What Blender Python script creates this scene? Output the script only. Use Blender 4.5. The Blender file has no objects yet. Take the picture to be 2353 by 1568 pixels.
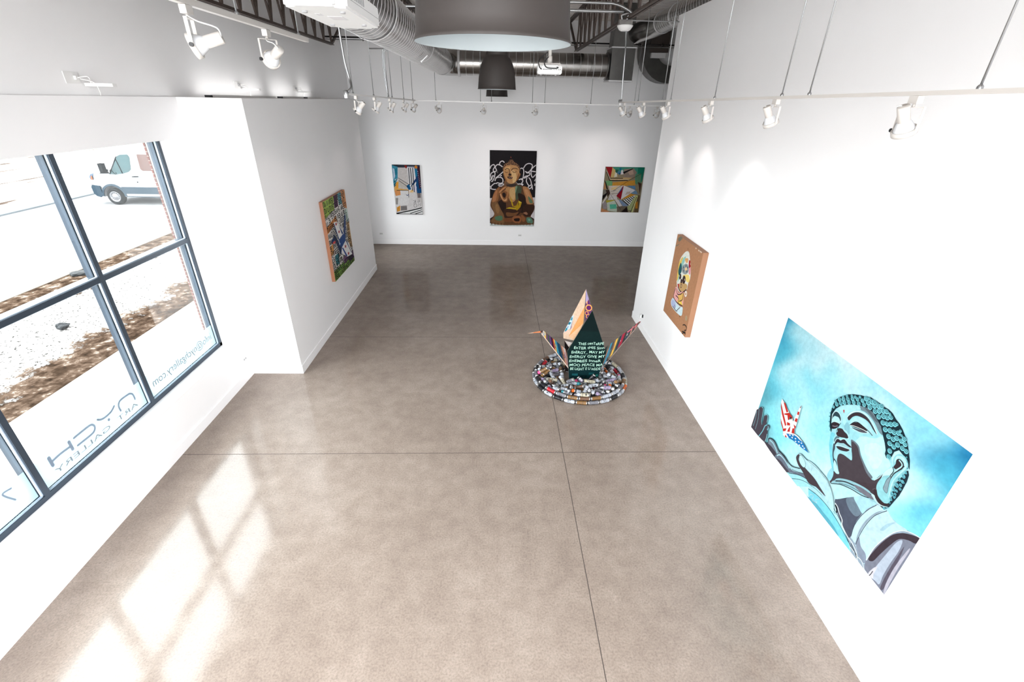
import bpy, bmesh, math, random
from mathutils import Vector, Matrix, Quaternion
from mathutils.geometry import tessellate_polygon
V = Vector
PI = math.pi
scene = bpy.context.scene
COL = scene.collection
rng = random.Random(7)

# ------------------------------------------------------------------ helpers
def lin(c):
    c = c / 255.0
    return c / 12.92 if c <= 0.04045 else ((c + 0.055) / 1.055) ** 2.4

def rgb(r, g, b, k=1.0):
    return (lin(r) * k, lin(g) * k, lin(b) * k, 1.0)

class MB:
    """collects faces with material slots; build() links them as one mesh object"""
    def __init__(s):
        s.v, s.f, s.m, s.c, s.sm = [], [], [], [], []
        s.mi = 0
        s.col = (1, 1, 1, 1)
        s.smooth = False
    def face(s, idx):
        s.f.append(tuple(idx)); s.m.append(s.mi); s.c.append(s.col); s.sm.append(s.smooth)
    def add(s, pts, faces):
        b = len(s.v)
        s.v += [tuple(p) for p in pts]
        for f in faces:
            s.face([b + i for i in f])
    def box(s, x0, x1, y0, y1, z0, z1, M=None):
        p = [V((x, y, z)) for x in (x0, x1) for y in (y0, y1) for z in (z0, z1)]
        if M is not None:
            p = [M @ q for q in p]
        s.add(p, [(0, 1, 3, 2), (4, 6, 7, 5), (0, 4, 5, 1), (2, 3, 7, 6), (0, 2, 6, 4), (1, 5, 7, 3)])
    def bar(s, a, b, w, h, up=(0, 0, 1)):
        a, b = V(a), V(b)
        d = (b - a)
        L = d.length
        d.normalize()
        u = V(up)
        if abs(d.dot(u)) > 0.95:
            u = V((1, 0, 0)) if abs(d.x) < 0.9 else V((0, 1, 0))
        r = d.cross(u).normalized()
        u = r.cross(d)
        M = Matrix((r, d, u)).transposed().to_4x4()
        M.translation = a
        s.box(-w / 2, w / 2, 0, L, -h / 2, h / 2, M)
    def sweep(s, path, rad, n=12, caps=True, twist=None):
        """tube along a path; rad: number or list"""
        path = [V(p) for p in path]
        R = rad if isinstance(rad, (list, tuple)) else [rad] * len(path)
        t = [(path[min(i + 1, len(path) - 1)] - path[max(i - 1, 0)]).normalized() for i in range(len(path))]
        u = V((0, 0, 1))
        if abs(t[0].dot(u)) > 0.9:
            u = V((1, 0, 0))
        b = len(s.v)
        sm = s.smooth
        s.smooth = True
        for i, p in enumerate(path):
            u = (u - t[i] * u.dot(t[i])).normalized()
            w = t[i].cross(u)
            for k in range(n):
                a = 2 * PI * k / n
                s.v.append(tuple(p + (u * math.cos(a) + w * math.sin(a)) * R[i]))
        for i in range(len(path) - 1):
            for k in range(n):
                k2 = (k + 1) % n
                s.face((b + i * n + k, b + i * n + k2, b + (i + 1) * n + k2, b + (i + 1) * n + k))
        s.smooth = sm
        if caps:
            s.face([b + k for k in range(n)][::-1])
            s.face([b + (len(path) - 1) * n + k for k in range(n)])
    def lathe(s, prof, n=24, M=None, caps=(False, False), mats=None):
        """profile of (r, z) around local z"""
        b = len(s.v)
        sm = s.smooth
        s.smooth = True
        for r, z in prof:
            for k in range(n):
                a = 2 * PI * k / n
                p = V((r * math.cos(a), r * math.sin(a), z))
                s.v.append(tuple(M @ p if M is not None else p))
        for i in range(len(prof) - 1):
            if mats:
                s.mi = mats[i]
            for k in range(n):
                k2 = (k + 1) % n
                s.face((b + i * n + k, b + i * n + k2, b + (i + 1) * n + k2, b + (i + 1) * n + k))
        s.smooth = sm
        if caps[0]:
            s.face([b + k for k in range(n)][::-1])
        if caps[1]:
            s.face([b + (len(prof) - 1) * n + k for k in range(n)])
    def poly(s, pts, fn):
        """filled concave polygon in 2D, mapped to 3D by fn"""
        tris = tessellate_polygon([[V((p[0], p[1], 0)) for p in pts]])
        b = len(s.v)
        s.v += [tuple(fn(*p)) for p in pts]
        for t in tris:
            a, c, d = (pts[i] for i in t)
            ar = (c[0] - a[0]) * (d[1] - a[1]) - (c[1] - a[1]) * (d[0] - a[0])
            if abs(ar) > .000000001:
                s.face([b + i for i in (t if ar > 0 else t[::-1])])
    def prism(s, pts, fn0, fn1):
        """polygon extruded between two maps"""
        s.poly(pts, fn1)
        s.poly(pts[::-1], fn0)
        n = len(pts)
        b = len(s.v)
        s.v += [tuple(fn0(*p)) for p in pts] + [tuple(fn1(*p)) for p in pts]
        for i in range(n):
            j = (i + 1) % n
            s.face((b + i, b + j, b + n + j, b + n + i))
    def mesh(s, name, mats, recalc=False):
        me = bpy.data.meshes.new(name)
        me.from_pydata(s.v, [], s.f)
        for m in mats:
            me.materials.append(m)
        me.polygons.foreach_set('material_index', s.m)
        me.polygons.foreach_set('use_smooth', s.sm)
        if any(c != (1, 1, 1, 1) for c in s.c):
            at = me.color_attributes.new('paint', 'FLOAT_COLOR', 'CORNER')
            k = 0
            for p, c in zip(me.polygons, s.c):
                for q in range(len(p.loop_indices)):
                    at.data[k].color = c[q] if isinstance(c, list) else c
                    k += 1
        if recalc:
            bm = bmesh.new(); bm.from_mesh(me)
            bmesh.ops.recalc_face_normals(bm, faces=bm.faces[:])
            bm.to_mesh(me); bm.free()
        me.update()
        return me
    def build(s, name, mats, parent=None, loc=None, recalc=False):
        if not isinstance(mats, (list, tuple)):
            mats = [mats]
        o = bpy.data.objects.new(name, s.mesh(name, mats, recalc))
        COL.objects.link(o)
        if parent is not None:
            o.parent = parent
        if loc is not None:
            o.location = loc
        return o

def tag(o, label=None, cat=None, group=None, kind=None):
    if label: o['label'] = label
    if cat: o['category'] = cat
    if group: o['group'] = group
    if kind: o['kind'] = kind
    return o

def empty(name, loc=(0, 0, 0), rz=0):
    o = bpy.data.objects.new(name, None)
    o.empty_display_size = .1
    o.location = loc
    o.rotation_euler = (0, 0, rz)
    COL.objects.link(o)
    return o

def inst(name, me, parent, M=None):
    o = bpy.data.objects.new(name, me)
    COL.objects.link(o)
    o.parent = parent
    if M is not None:
        o.matrix_local = M
    return o

def copy_tree(o, parent=None):
    c = o.copy(); COL.objects.link(c)
    if parent is not None: c.parent = parent
    for ch in list(o.children): copy_tree(ch, c)
    return c

def bezier_pts(pts, n=8, closed=False):
    """Catmull-Rom through the points (any dimension)"""
    P = [tuple(p) for p in pts]
    m = len(P)
    out = []
    rngi = range(m) if closed else range(m - 1)
    for i in rngi:
        p0 = P[(i - 1) % m] if closed or i > 0 else P[i]
        p1 = P[i]
        p2 = P[(i + 1) % m]
        p3 = P[(i + 2) % m] if closed or i + 2 < m else p2
        for k in range(n):
            t = k / n
            out.append(tuple(0.5 * (2 * b + (c - a) * t + (2 * a - 5 * b + 4 * c - d) * t * t + (3 * b - a - 3 * c + d) * t ** 3)
                             for a, b, c, d in zip(p0, p1, p2, p3)))
    if not closed:
        out.append(P[-1])
    return out

def stroke2d(pts, w):
    """outline of a polyline with width w; list of quads"""
    L, Rr = [], []
    n = len(pts)
    for i in range(n):
        a = pts[max(i - 1, 0)]; b = pts[min(i + 1, n - 1)]
        dx, dy = b[0] - a[0], b[1] - a[1]
        l = math.hypot(dx, dy) or 1
        nx, ny = -dy / l * w / 2, dx / l * w / 2
        L.append((pts[i][0] + nx, pts[i][1] + ny)); Rr.append((pts[i][0] - nx, pts[i][1] - ny))
    return L, Rr

def text_mesh(body, size, mirror=False, font_w=0.0, extrude=0.0):
    cu = bpy.data.curves.new('t', 'FONT')
    cu.body = body; cu.size = size; cu.offset = font_w; cu.extrude = extrude
    cu.resolution_u = 3
    o = bpy.data.objects.new('t', cu)
    COL.objects.link(o)
    dg = bpy.context.evaluated_depsgraph_get()
    me = bpy.data.meshes.new_from_object(o.evaluated_get(dg))
    bpy.data.objects.remove(o); bpy.data.curves.remove(cu)
    return me

# ------------------------------------------------------------------ materials
def newmat(name):
    m = bpy.data.materials.new(name)
    m.use_nodes = True
    nt = m.node_tree
    nt.nodes.clear()
    out = nt.nodes.new('ShaderNodeOutputMaterial')
    return m, nt, out

def N(nt, t, **kw):
    n = nt.nodes.new(t)
    for k, v in kw.items():
        if k.startswith('i_'):
            n.inputs[k[2:].replace('_', ' ')].default_value = v
        else:
            setattr(n, k, v)
    return n

def pmat(name, col, rough=.5, metal=0.0, ior=1.45, var=0.0, scale=20.0, bump=0.0, coat=0.0, emit=None, emit_s=0.0, stretch=None, spec=.5):
    m, nt, out = newmat(name)
    b = N(nt, 'ShaderNodeBsdfPrincipled')
    b.inputs['Base Color'].default_value = col
    b.inputs['Roughness'].default_value = rough
    b.inputs['Metallic'].default_value = metal
    b.inputs['IOR'].default_value = ior
    b.inputs['Coat Weight'].default_value = coat
    b.inputs['Specular IOR Level'].default_value = spec
    if emit:
        b.inputs['Emission Color'].default_value = emit
        b.inputs['Emission Strength'].default_value = emit_s
    nt.links.new(b.outputs[0], out.inputs[0])
    if var or bump:
        tc = N(nt, 'ShaderNodeTexCoord')
        no = N(nt, 'ShaderNodeTexNoise', i_Scale=scale, i_Detail=4.0)
        if stretch:
            mp = N(nt, 'ShaderNodeMapping')
            mp.inputs['Scale'].default_value = stretch
            nt.links.new(tc.outputs['Object'], mp.inputs[0]); nt.links.new(mp.outputs[0], no.inputs['Vector'])
        else:
            nt.links.new(tc.outputs['Object'], no.inputs['Vector'])
        if var:
            mx = N(nt, 'ShaderNodeMix', data_type='RGBA')
            mx.inputs[6].default_value = tuple(c * (1 - var) for c in col[:3]) + (1,)
            mx.inputs[7].default_value = tuple(min(1, c * (1 + var)) for c in col[:3]) + (1,)
            nt.links.new(no.outputs[0], mx.inputs[0]); nt.links.new(mx.outputs[2], b.inputs['Base Color'])
        if bump:
            bp = N(nt, 'ShaderNodeBump', i_Strength=bump, i_Distance=.01)
            nt.links.new(no.outputs[0], bp.inputs['Height']); nt.links.new(bp.outputs[0], b.inputs['Normal'])
    return m

def ramp(nt, stops, interp='LINEAR'):
    r = N(nt, 'ShaderNodeValToRGB')
    r.color_ramp.interpolation = interp
    e = r.color_ramp.elements
    while len(e) < len(stops): e.new(.5)
    for el, (p, c) in zip(e, stops):
        el.position = p; el.color = c if len(c) == 4 else tuple(c) + (1,)
    return r

def mixc(nt, f, a, b, blend='MIX'):
    mx = N(nt, 'ShaderNodeMix', data_type='RGBA', blend_type=blend)
    for i, x in ((0, f), (6, a), (7, b)):
        if isinstance(x, (int, float, tuple)):
            mx.inputs[i].default_value = x
        else:
            nt.links.new(x, mx.inputs[i])
    return mx.outputs[2]

def math_n(nt, op, a, b=None, clamp=False):
    n = N(nt, 'ShaderNodeMath', operation=op, use_clamp=clamp)
    for i, x in enumerate((a, b)):
        if x is None: continue
        if isinstance(x, (int, float)): n.inputs[i].default_value = x
        else: nt.links.new(x, n.inputs[i])
    return n.outputs[0]

WALL = pmat('wall_paint', (.86, .86, .87, 1), .55, var=.012, scale=3)
TRIM = pmat('trim_paint', (.90, .90, .91, 1), .4)
UPPER = WALL
WHITE_METAL = pmat('white_enamel', (.58, .55, .52, 1), .35)
WHITE_PLASTIC = pmat('white_plastic', (.76, .76, .755, 1), .4)
GREY_PLASTIC = pmat('grey_plastic', (.35, .35, .36, 1), .5)
BLACK = pmat('black_plastic', (.012, .012, .014, 1), .45)
STEEL_DARK = pmat('joist_primer', rgb(74, 62, 56), .55, var=.25, scale=6)
GALV = pmat('galvanised_sheet', (.34, .33, .32, 1), .24, metal=1.0, var=.3, scale=4)
GALV_DULL = pmat('galvanised_dull', (.13, .127, .122, 1), .38, metal=.9, var=.25, scale=6)
GALV_SEAM = pmat('galvanised_seam', (.66, .66, .67, 1), .45, metal=.3)  # pale, barely metallic colour paints in the white flash of highlights on seams
CONDUIT = pmat('conduit_steel', (.42, .43, .44, 1), .3, metal=1.0)
ROD = pmat('threaded_rod', (.40, .41, .42, 1), .35, metal=.9)
PIPE_BLACK = pmat('black_pipe', (.05, .045, .045, 1), .25, metal=.6)
TRACK_GREY = pmat('track_aluminium', (.80, .79, .78, 1), .4)
LAMP_GREY = pmat('lamp_taupe', rgb(48, 43, 41), .6, var=.05, scale=30)
LAMP_IN = pmat('lamp_lining', (.33, .37, .385, 1), .5)
BULB = pmat('frosted_bulb', (.62, .63, .65, 1), .25)
BULB_LIT = pmat('lit_bulb_face', (.9, .88, .84, 1), .3, emit=(1, .93, .86, 1), emit_s=6)
LED = pmat('led_strip', (.9, .9, .9, 1), .4, emit=(1, .98, .96, 1), emit_s=13)
FRAME = pmat('window_frame_metal', rgb(58, 68, 80), .35, metal=.3)
STOP = pmat('glazing_stop', rgb(170, 185, 200), .4)
GASKET = pmat('gasket', rgb(30, 38, 48), .5)
KRAFT = pmat('kraft_board', rgb(146, 105, 78), .7, var=.06, scale=8)
WOOD_EDGE = pmat('wood_edge', rgb(148, 98, 70), .6, var=.15, scale=12, stretch=(6, 1, 1))
CANVAS_WHITE = pmat('canvas_edge', (.82, .80, .78, 1), .7)
CANVAS_DARK = pmat('canvas_edge_dark', rgb(60, 46, 44), .7)

def paint_mat(name, k, rough=.45):
    m, nt, out = newmat(name)
    b = N(nt, 'ShaderNodeBsdfPrincipled', i_Roughness=rough)
    b.inputs['Specular IOR Level'].default_value = .05
    a = N(nt, 'ShaderNodeAttribute', attribute_name='paint')
    no = N(nt, 'ShaderNodeTexNoise', i_Scale=26.0, i_Detail=3.0)
    tc = N(nt, 'ShaderNodeTexCoord')
    nt.links.new(tc.outputs['Object'], no.inputs['Vector'])
    r = ramp(nt, [(.3, (k * .9,) * 3), (.7, (k * 1.08,) * 3)])
    nt.links.new(no.outputs[0], r.inputs[0])
    nt.links.new(mixc(nt, 1.0, a.outputs['Color'], r.outputs[0], 'MULTIPLY'), b.inputs['Base Color'])
    nt.links.new(b.outputs[0], out.inputs[0])
    return m

def floor_mat():
    m, nt, out = newmat('polished_concrete')
    b = N(nt, 'ShaderNodeBsdfPrincipled')
    b.inputs['Specular IOR Level'].default_value = 0.0
    tc = N(nt, 'ShaderNodeTexCoord'); P = tc.outputs['Object']
    big = N(nt, 'ShaderNodeTexNoise', i_Scale=.6, i_Detail=6.0, i_Roughness=.62)
    med = N(nt, 'ShaderNodeTexNoise', i_Scale=4.5, i_Detail=6.0, i_Roughness=.65)
    fine = N(nt, 'ShaderNodeTexNoise', i_Scale=55.0, i_Detail=4.0, i_Roughness=.7)
    sp = N(nt, 'ShaderNodeTexVoronoi', i_Scale=70.0)
    for n in (big, med, fine, sp): nt.links.new(P, n.inputs['Vector'])
    c0 = ramp(nt, [(.30, rgb(115, 103, 95)), (.5, rgb(131, 119, 110)), (.72, rgb(148, 137, 128))])
    nt.links.new(math_n(nt, 'ADD', math_n(nt, 'MULTIPLY', big.outputs[0], .5), math_n(nt, 'MULTIPLY', med.outputs[0], .5)), c0.inputs[0])
    f1 = ramp(nt, [(.32, (.76, .755, .75)), (.52, (1.02, 1.02, 1.02)), (.74, (1.22, 1.21, 1.20))])
    nt.links.new(fine.outputs[0], f1.inputs[0])
    col = mixc(nt, 1.0, c0.outputs[0], f1.outputs[0], 'MULTIPLY')
    pit = ramp(nt, [(.05, (.45, .42, .40)), (.13, (1, 1, 1))])
    nt.links.new(sp.outputs['Distance'], pit.inputs[0])
    gate = ramp(nt, [(.52, (0, 0, 0)), (.62, (1, 1, 1))])
    nt.links.new(med.outputs[0], gate.inputs[0])
    col = mixc(nt, gate.outputs[0], col, mixc(nt, 1.0, col, pit.outputs[0], 'MULTIPLY'))
    # pale scuffs
    sc = N(nt, 'ShaderNodeTexNoise', i_Scale=2.2, i_Detail=8.0, i_Roughness=.75, i_Distortion=1.2)
    nt.links.new(P, sc.inputs['Vector'])
    scr = ramp(nt, [(.66, (0, 0, 0)), (.74, (.5, .5, .5))])
    nt.links.new(sc.outputs[0], scr.inputs[0])
    col = mixc(nt, scr.outputs[0], col, rgb(196, 184, 172))
    # sawn control joints
    sep = N(nt, 'ShaderNodeSeparateXYZ'); nt.links.new(P, sep.inputs[0])
    wob = math_n(nt, 'MULTIPLY', math_n(nt, 'SUBTRACT', med.outputs[0], .5), .012)
    def joint(ax, v, w):
        d = math_n(nt, 'ABSOLUTE', math_n(nt, 'SUBTRACT', math_n(nt, 'ADD', sep.outputs[ax], wob), v))
        return math_n(nt, 'LESS_THAN', d, w)
    j = math_n(nt, 'MAXIMUM', joint(0, .94, .0045), math_n(nt, 'MAXIMUM', joint(1, 4.88, .0045), joint(1, 8.365, .0045)))
    col = mixc(nt, j, col, rgb(52, 42, 36))
    nt.links.new(col, b.inputs['Base Color'])
    rr = ramp(nt, [(.3, (.08,) * 3), (.75, (.17,) * 3)])
    nt.links.new(med.outputs[0], rr.inputs[0])
    rj = math_n(nt, 'MAXIMUM', rr.outputs[0], math_n(nt, 'MULTIPLY', j, .8))
    gl = N(nt, 'ShaderNodeBsdfGlossy')          # sealer sheen of the polished slab
    nt.links.new(rj, gl.inputs['Roughness'])
    mx = N(nt, 'ShaderNodeMixShader')
    lw = N(nt, 'ShaderNodeLayerWeight'); lw.inputs['Blend'].default_value = .5
    nt.links.new(math_n(nt, 'ADD', math_n(nt, 'MULTIPLY', math_n(nt, 'POWER', lw.outputs['Facing'], 2.0), .06), FLOOR_SHEEN), mx.inputs[0])
    nt.links.new(b.outputs[0], mx.inputs[1]); nt.links.new(gl.outputs[0], mx.inputs[2])
    nt.links.new(mx.outputs[0], out.inputs[0])
    return m

def glass_mat():
    m, nt, out = newmat('window_glass')
    t = N(nt, 'ShaderNodeBsdfTransparent'); t.inputs[0].default_value = (.93, .96, .96, 1)
    g = N(nt, 'ShaderNodeBsdfGlossy'); g.inputs['Roughness'].default_value = 0.02
    fr = N(nt, 'ShaderNodeFresnel')
    ge = N(nt, 'ShaderNodeNewGeometry')
    io = N(nt, 'ShaderNodeMapRange'); io.inputs['To Min'].default_value = 1.45; io.inputs['To Max'].default_value = 1 / 1.45   # same reflectance from both sides of the pane
    nt.links.new(ge.outputs['Backfacing'], io.inputs['Value']); nt.links.new(io.outputs[0], fr.inputs['IOR'])
    mx = N(nt, 'ShaderNodeMixShader')
    nt.links.new(fr.outputs[0], mx.inputs[0]); nt.links.new(t.outputs[0], mx.inputs[1]); nt.links.new(g.outputs[0], mx.inputs[2])
    nt.links.new(mx.outputs[0], out.inputs[0])
    return m

def film_mat():
    m, nt, out = newmat('frosted_film')
    t = N(nt, 'ShaderNodeBsdfTransparent'); t.inputs[0].default_value = (1, 1, 1, 1)
    d = N(nt, 'ShaderNodeBsdfTranslucent'); d.inputs[0].default_value = (.35, .43, .46, 1)
    mx = N(nt, 'ShaderNodeMixShader'); mx.inputs[0].default_value = .86
    nt.links.new(t.outputs[0], mx.inputs[1]); nt.links.new(d.outputs[0], mx.inputs[2])
    nt.links.new(mx.outputs[0], out.inputs[0])
    return m

def vinyl_mat(name, col, clear):
    m, nt, out = newmat(name)
    t = N(nt, 'ShaderNodeBsdfTranslucent'); t.inputs[0].default_value = (.93, .97, 1, 1)
    d = N(nt, 'ShaderNodeBsdfDiffuse'); d.inputs[0].default_value = col
    mx = N(nt, 'ShaderNodeMixShader'); mx.inputs[0].default_value = 1 - clear
    nt.links.new(t.outputs[0], mx.inputs[1]); nt.links.new(d.outputs[0], mx.inputs[2])
    nt.links.new(mx.outputs[0], out.inputs[0])
    return m

def verge_mat():
    """gravel strip between pavement and road: stones over dirt"""
    m, nt, out = newmat('gravel_verge')
    b = N(nt, 'ShaderNodeBsdfPrincipled', i_Roughness=.9); b.inputs['Specular IOR Level'].default_value = 0.0
    tc = N(nt, 'ShaderNodeTexCoord'); P = tc.outputs['Object']
    sep = N(nt, 'ShaderNodeSeparateXYZ'); nt.links.new(P, sep.inputs[0])
    n1 = N(nt, 'ShaderNodeTexNoise', i_Scale=.9, i_Detail=8.0, i_Roughness=.68)
    n2 = N(nt, 'ShaderNodeTexNoise', i_Scale=19.0, i_Detail=5.0, i_Roughness=.6)
    n3 = N(nt, 'ShaderNodeTexNoise', i_Scale=5.0, i_Detail=6.0, i_Roughness=.7)
    for n in (n1, n2, n3): nt.links.new(P, n.inputs['Vector'])
    gr = ramp(nt, [(.35, rgb(14, 13, 13)), (.41, rgb(60, 58, 56)), (.46, rgb(150, 148, 146))])
    nt.links.new(n2.outputs[0], gr.inputs[0])
    di = ramp(nt, [(.30, rgb(15, 11, 8)), (.45, rgb(42, 32, 25)), (.57, rgb(68, 56, 47)), (.70, rgb(135, 126, 118))])
    nt.links.new(n3.outputs[0], di.inputs[0])
    x = math_n(nt, 'ADD', sep.outputs[0], math_n(nt, 'MULTIPLY', math_n(nt, 'SUBTRACT', n1.outputs[0], .5), 2.6))
    x = math_n(nt, 'ADD', x, math_n(nt, 'MULTIPLY', math_n(nt, 'SUBTRACT', n3.outputs[0], .5), 1.6))
    e1 = N(nt, 'ShaderNodeMapRange'); e1.inputs['From Min'].default_value = -8.35; e1.inputs['From Max'].default_value = -8.05
    nt.links.new(x, e1.inputs['Value'])
    e2 = N(nt, 'ShaderNodeMapRange'); e2.inputs['From Min'].default_value = -10.25; e2.inputs['From Max'].default_value = -10.6
    nt.links.new(x, e2.inputs['Value'])
    e = math_n(nt, 'MAXIMUM', e1.outputs[0], e2.outputs[0])
    nt.links.new(mixc(nt, e, gr.outputs[0], di.outputs[0]), b.inputs['Base Color'])
    nt.links.new(b.outputs[0], out.inputs[0])
    return m

def lot_mat():
    """pale far lot with brown streaks"""
    m, nt, out = newmat('far_lot')
    b = N(nt, 'ShaderNodeBsdfPrincipled', i_Roughness=.9); b.inputs['Specular IOR Level'].default_value = 0.0
    tc = N(nt, 'ShaderNodeTexCoord')
    mp = N(nt, 'ShaderNodeMapping'); mp.inputs['Scale'].default_value = (1.2, .12, 1); mp.inputs['Rotation'].default_value = (0, 0, .25)
    n1 = N(nt, 'ShaderNodeTexNoise', i_Scale=.8, i_Detail=9.0, i_Roughness=.72)
    nt.links.new(tc.outputs['Object'], mp.inputs[0]); nt.links.new(mp.outputs[0], n1.inputs['Vector'])
    r = ramp(nt, [(.30, rgb(24, 18, 15)), (.38, rgb(62, 52, 46)), (.45, rgb(130, 128, 126))])
    nt.links.new(n1.outputs[0], r.inputs[0]); nt.links.new(r.outputs[0], b.inputs['Base Color'])
    nt.links.new(b.outputs[0], out.inputs[0])
    return m

def brick_mat():
    m, nt, out = newmat('brick')
    b = N(nt, 'ShaderNodeBsdfPrincipled', i_Roughness=.8)
    tc = N(nt, 'ShaderNodeTexCoord')
    mp = N(nt, 'ShaderNodeMapping'); mp.inputs['Rotation'].default_value = (PI / 2, 0, 0)
    br = N(nt, 'ShaderNodeTexBrick', i_Scale=4.5)
    br.inputs['Color1'].default_value = rgb(92, 46, 38); br.inputs['Color2'].default_value = rgb(80, 40, 34); br.inputs['Mortar'].default_value = rgb(130, 124, 118)
    nt.links.new(tc.outputs['Object'], mp.inputs[0]); nt.links.new(mp.outputs[0], br.inputs['Vector'])
    nt.links.new(br.outputs[0], b.inputs['Base Color']); nt.links.new(b.outputs[0], out.inputs[0])
    return m

def can_mat():
    m, nt, out = newmat('can_paint')
    b = N(nt, 'ShaderNodeBsdfPrincipled', i_Roughness=.3)
    oi = N(nt, 'ShaderNodeObjectInfo')
    nt.links.new(oi.outputs['Color'], b.inputs['Base Color'])
    b.inputs['Metallic'].default_value = 0.0; b.inputs['Specular IOR Level'].default_value = .3
    nt.links.new(b.outputs[0], out.inputs[0])
    return m

FLOOR_SHEEN = .048
FLOOR = floor_mat(); GLASS = glass_mat(); FILM = film_mat(); BRICK = brick_mat()
SKY_K = 14.8
EXPOSURE = 0.06
VINYL = .06

# ------------------------------------------------------------------ setting
XL, XR, XP = -4.216, 3.116, -3.37       # window wall, right wall, projecting wall
YB, YP, YF = 15.16, 6.97, 12.56         # back wall, projection near face, projection far end
ZL, ZC, ZR = 4.262, 6.30, 5.65          # ledge, ceiling, right wall top
YN = -1.8                               # near end of the hall (behind the camera)
XE = 7.6                                # far side of the bay behind the right wall

def struct(name, mb, m, parent=None):
    o = mb.build(name, m, parent)
    if parent is None: o['kind'] = 'structure'
    return o

mb = MB(); mb.box(-4.62, XE, YN, YB, -.25, 0); struct('floor', mb, FLOOR)

# corrugated roof deck, ribs run across the hall
DECK = pmat('roof_deck', rgb(226, 220, 216), .45, metal=.0, var=.12, scale=2)
mb = MB(); prof = []
y = YN
while y < YB + .2:
    prof += [(y, ZC), (y + .065, ZC), (y + .085, ZC + .045), (y + .135, ZC + .045)]
    y += .155
pts = [(x, a, b) for a, b in prof for x in (-4.7, XE + .1)]
mb.add(pts, [(2 * i, 2 * i + 1, 2 * i + 3, 2 * i + 2) for i in range(len(prof) - 1)])
n0 = len(mb.v)
mb.box(-4.7, XE + .1, YN - .1, YB + .3, ZC + .12, ZC + .2)
struct('ceiling', mb, DECK)

mb = MB(); mb.box(-4.62, XE + .2, YB, YB + .22, 0, ZC + .15); struct('wall_back', mb, WALL)
mb = MB(); mb.box(XR, XR + .2, YN, 9.41, 0, ZR); struct('wall_right', mb, WALL)
mb = MB(); mb.box(XE, XE + .2, YN, YB, 0, ZC + .15); struct('wall_right_far', mb, WALL)

# window wall with two openings, its ledge top and the wall above set back behind it
WY0, WY1, WZ0, WZ1 = -1.20, 6.70, .705, 3.77
mb = MB()
mb.box(-4.62, XL, YN, YB, 0, .705)
mb.box(-4.62, XL, YN, YB, WZ1, ZL)
mb.box(-4.62, XL, YN, WY0, .705, WZ1)
mb.box(-4.62, XL, WY1, 13.55, .705, WZ1)
mb.box(-4.62, XL, 14.25, YB, .705, WZ1)
struct('wall_left', mb, WALL)
mb = MB(); mb.box(-4.62, -4.25, YN, YB, ZL, ZC + .12); struct('wall_left_upper', mb, WALL)
mb = MB(); mb.box(XL, XP, YP, YF, 0, ZL); struct('wall_left_projection', mb, WALL)

# near wall behind the camera: unseen, with a big opening added and sized for daylight
mb = MB()
mb.box(-4.62, XE + .2, YN - .3, YN, 0, .3); mb.box(-4.62, XE + .2, YN - .3, YN, 5.9, ZC + .15)
mb.box(-4.62, -4.0, YN - .3, YN, .3, 5.9); mb.box(1.5, XE + .2, YN - .3, YN, .3, 5.9)
struct('wall_front', mb, WALL)

def base(name, x0, x1, y0, y1):
    mb = MB(); mb.box(x0, x1, y0, y1, 0, .148)
    t = .004
    mb.box(x0 + (t if x1 - x0 < .1 else 0), x1 - (t if x1 - x0 < .1 else 0), y0 + (t if y1 - y0 < .1 else 0), y1 - (t if y1 - y0 < .1 else 0), .148, .154)
    struct(name, mb, TRIM)
base('baseboard_back', XL, XE, YB - .016, YB)
base('baseboard_right', XR - .016, XR, YN, 9.41)
base('baseboard_left_projection', XP, XP + .016, YP, YF)
base('baseboard_left_return', XL, XP + .016, YP - .016, YP)
base('baseboard_left', XL, XL + .016, YN, YP - .016)

# ------------------------------------------------------------------ window
win = tag(empty('window_1', (-4.45, 3, .705)), kind='structure')
def wbuild(name, mb, mats):
    o = mb.build(name, mats); o.parent = win
    o.matrix_parent_inverse = Matrix.Translation(-V(win.location)); return o
MULL = [6.70, 5.035, 3.455, 1.875, .295, -1.20]
def member(mb, horiz, a0, a1, b0, b1):
    """a = along, b = across; face toward room at x=-4.425"""
    def bx(x0, x1, c0, c1, mi):
        mb.mi = mi
        if horiz: mb.box(x0, x1, a0, a1, c0, c1)
        else: mb.box(x0, x1, c0, c1, a0, a1)
    bx(-4.455, -4.425, b0, b1, 0)
    bx(-4.475, -4.455, b0 + .004, b1 - .004, 2)
    bx(-4.462, -4.440, b0 - .010, b0, 1); bx(-4.462, -4.440, b1, b1 + .010, 1)
    bx(-4.560, -4.484, b0 - .004, b1 + .004, 0)
mb = MB()
member(mb, True, WY0, WY1, .708, .760)
member(mb, True, WY0, WY1, 3.752, 3.766)
member(mb, False, .708, 3.768, 6.642, 6.698)
member(mb, False, .708, 3.768, -1.198, -1.142)
wbuild('window_frame', mb, [FRAME, STOP, GASKET])
for y in MULL[1:-1]:
    mb = MB(); member(mb, False, .76, 3.752, y - .029, y + .029); wbuild('mullion', mb, [FRAME, STOP, GASKET])
for y1, y0 in zip(MULL[:-1], MULL[1:]):
    a0, a1 = y0 + .03, y1 - (.058 if y1 == 6.70 else .03)
    mb = MB(); member(mb, True, a0, a1, 2.405, 2.463); wbuild('transom', mb, [FRAME, STOP, GASKET])
    for z0, z1 in ((.76, 2.405), (2.463, 3.752)):
        mb = MB(); mb.box(-4.482, -4.476, a0, a1, z0, z1); wbuild('window_pane', mb, GLASS)
    mb = MB(); mb.box(-4.4752, -4.4748, a0 + .012, a1 - .012, .772, 1.09); wbuild('frosted_film', mb, FILM)

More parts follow.
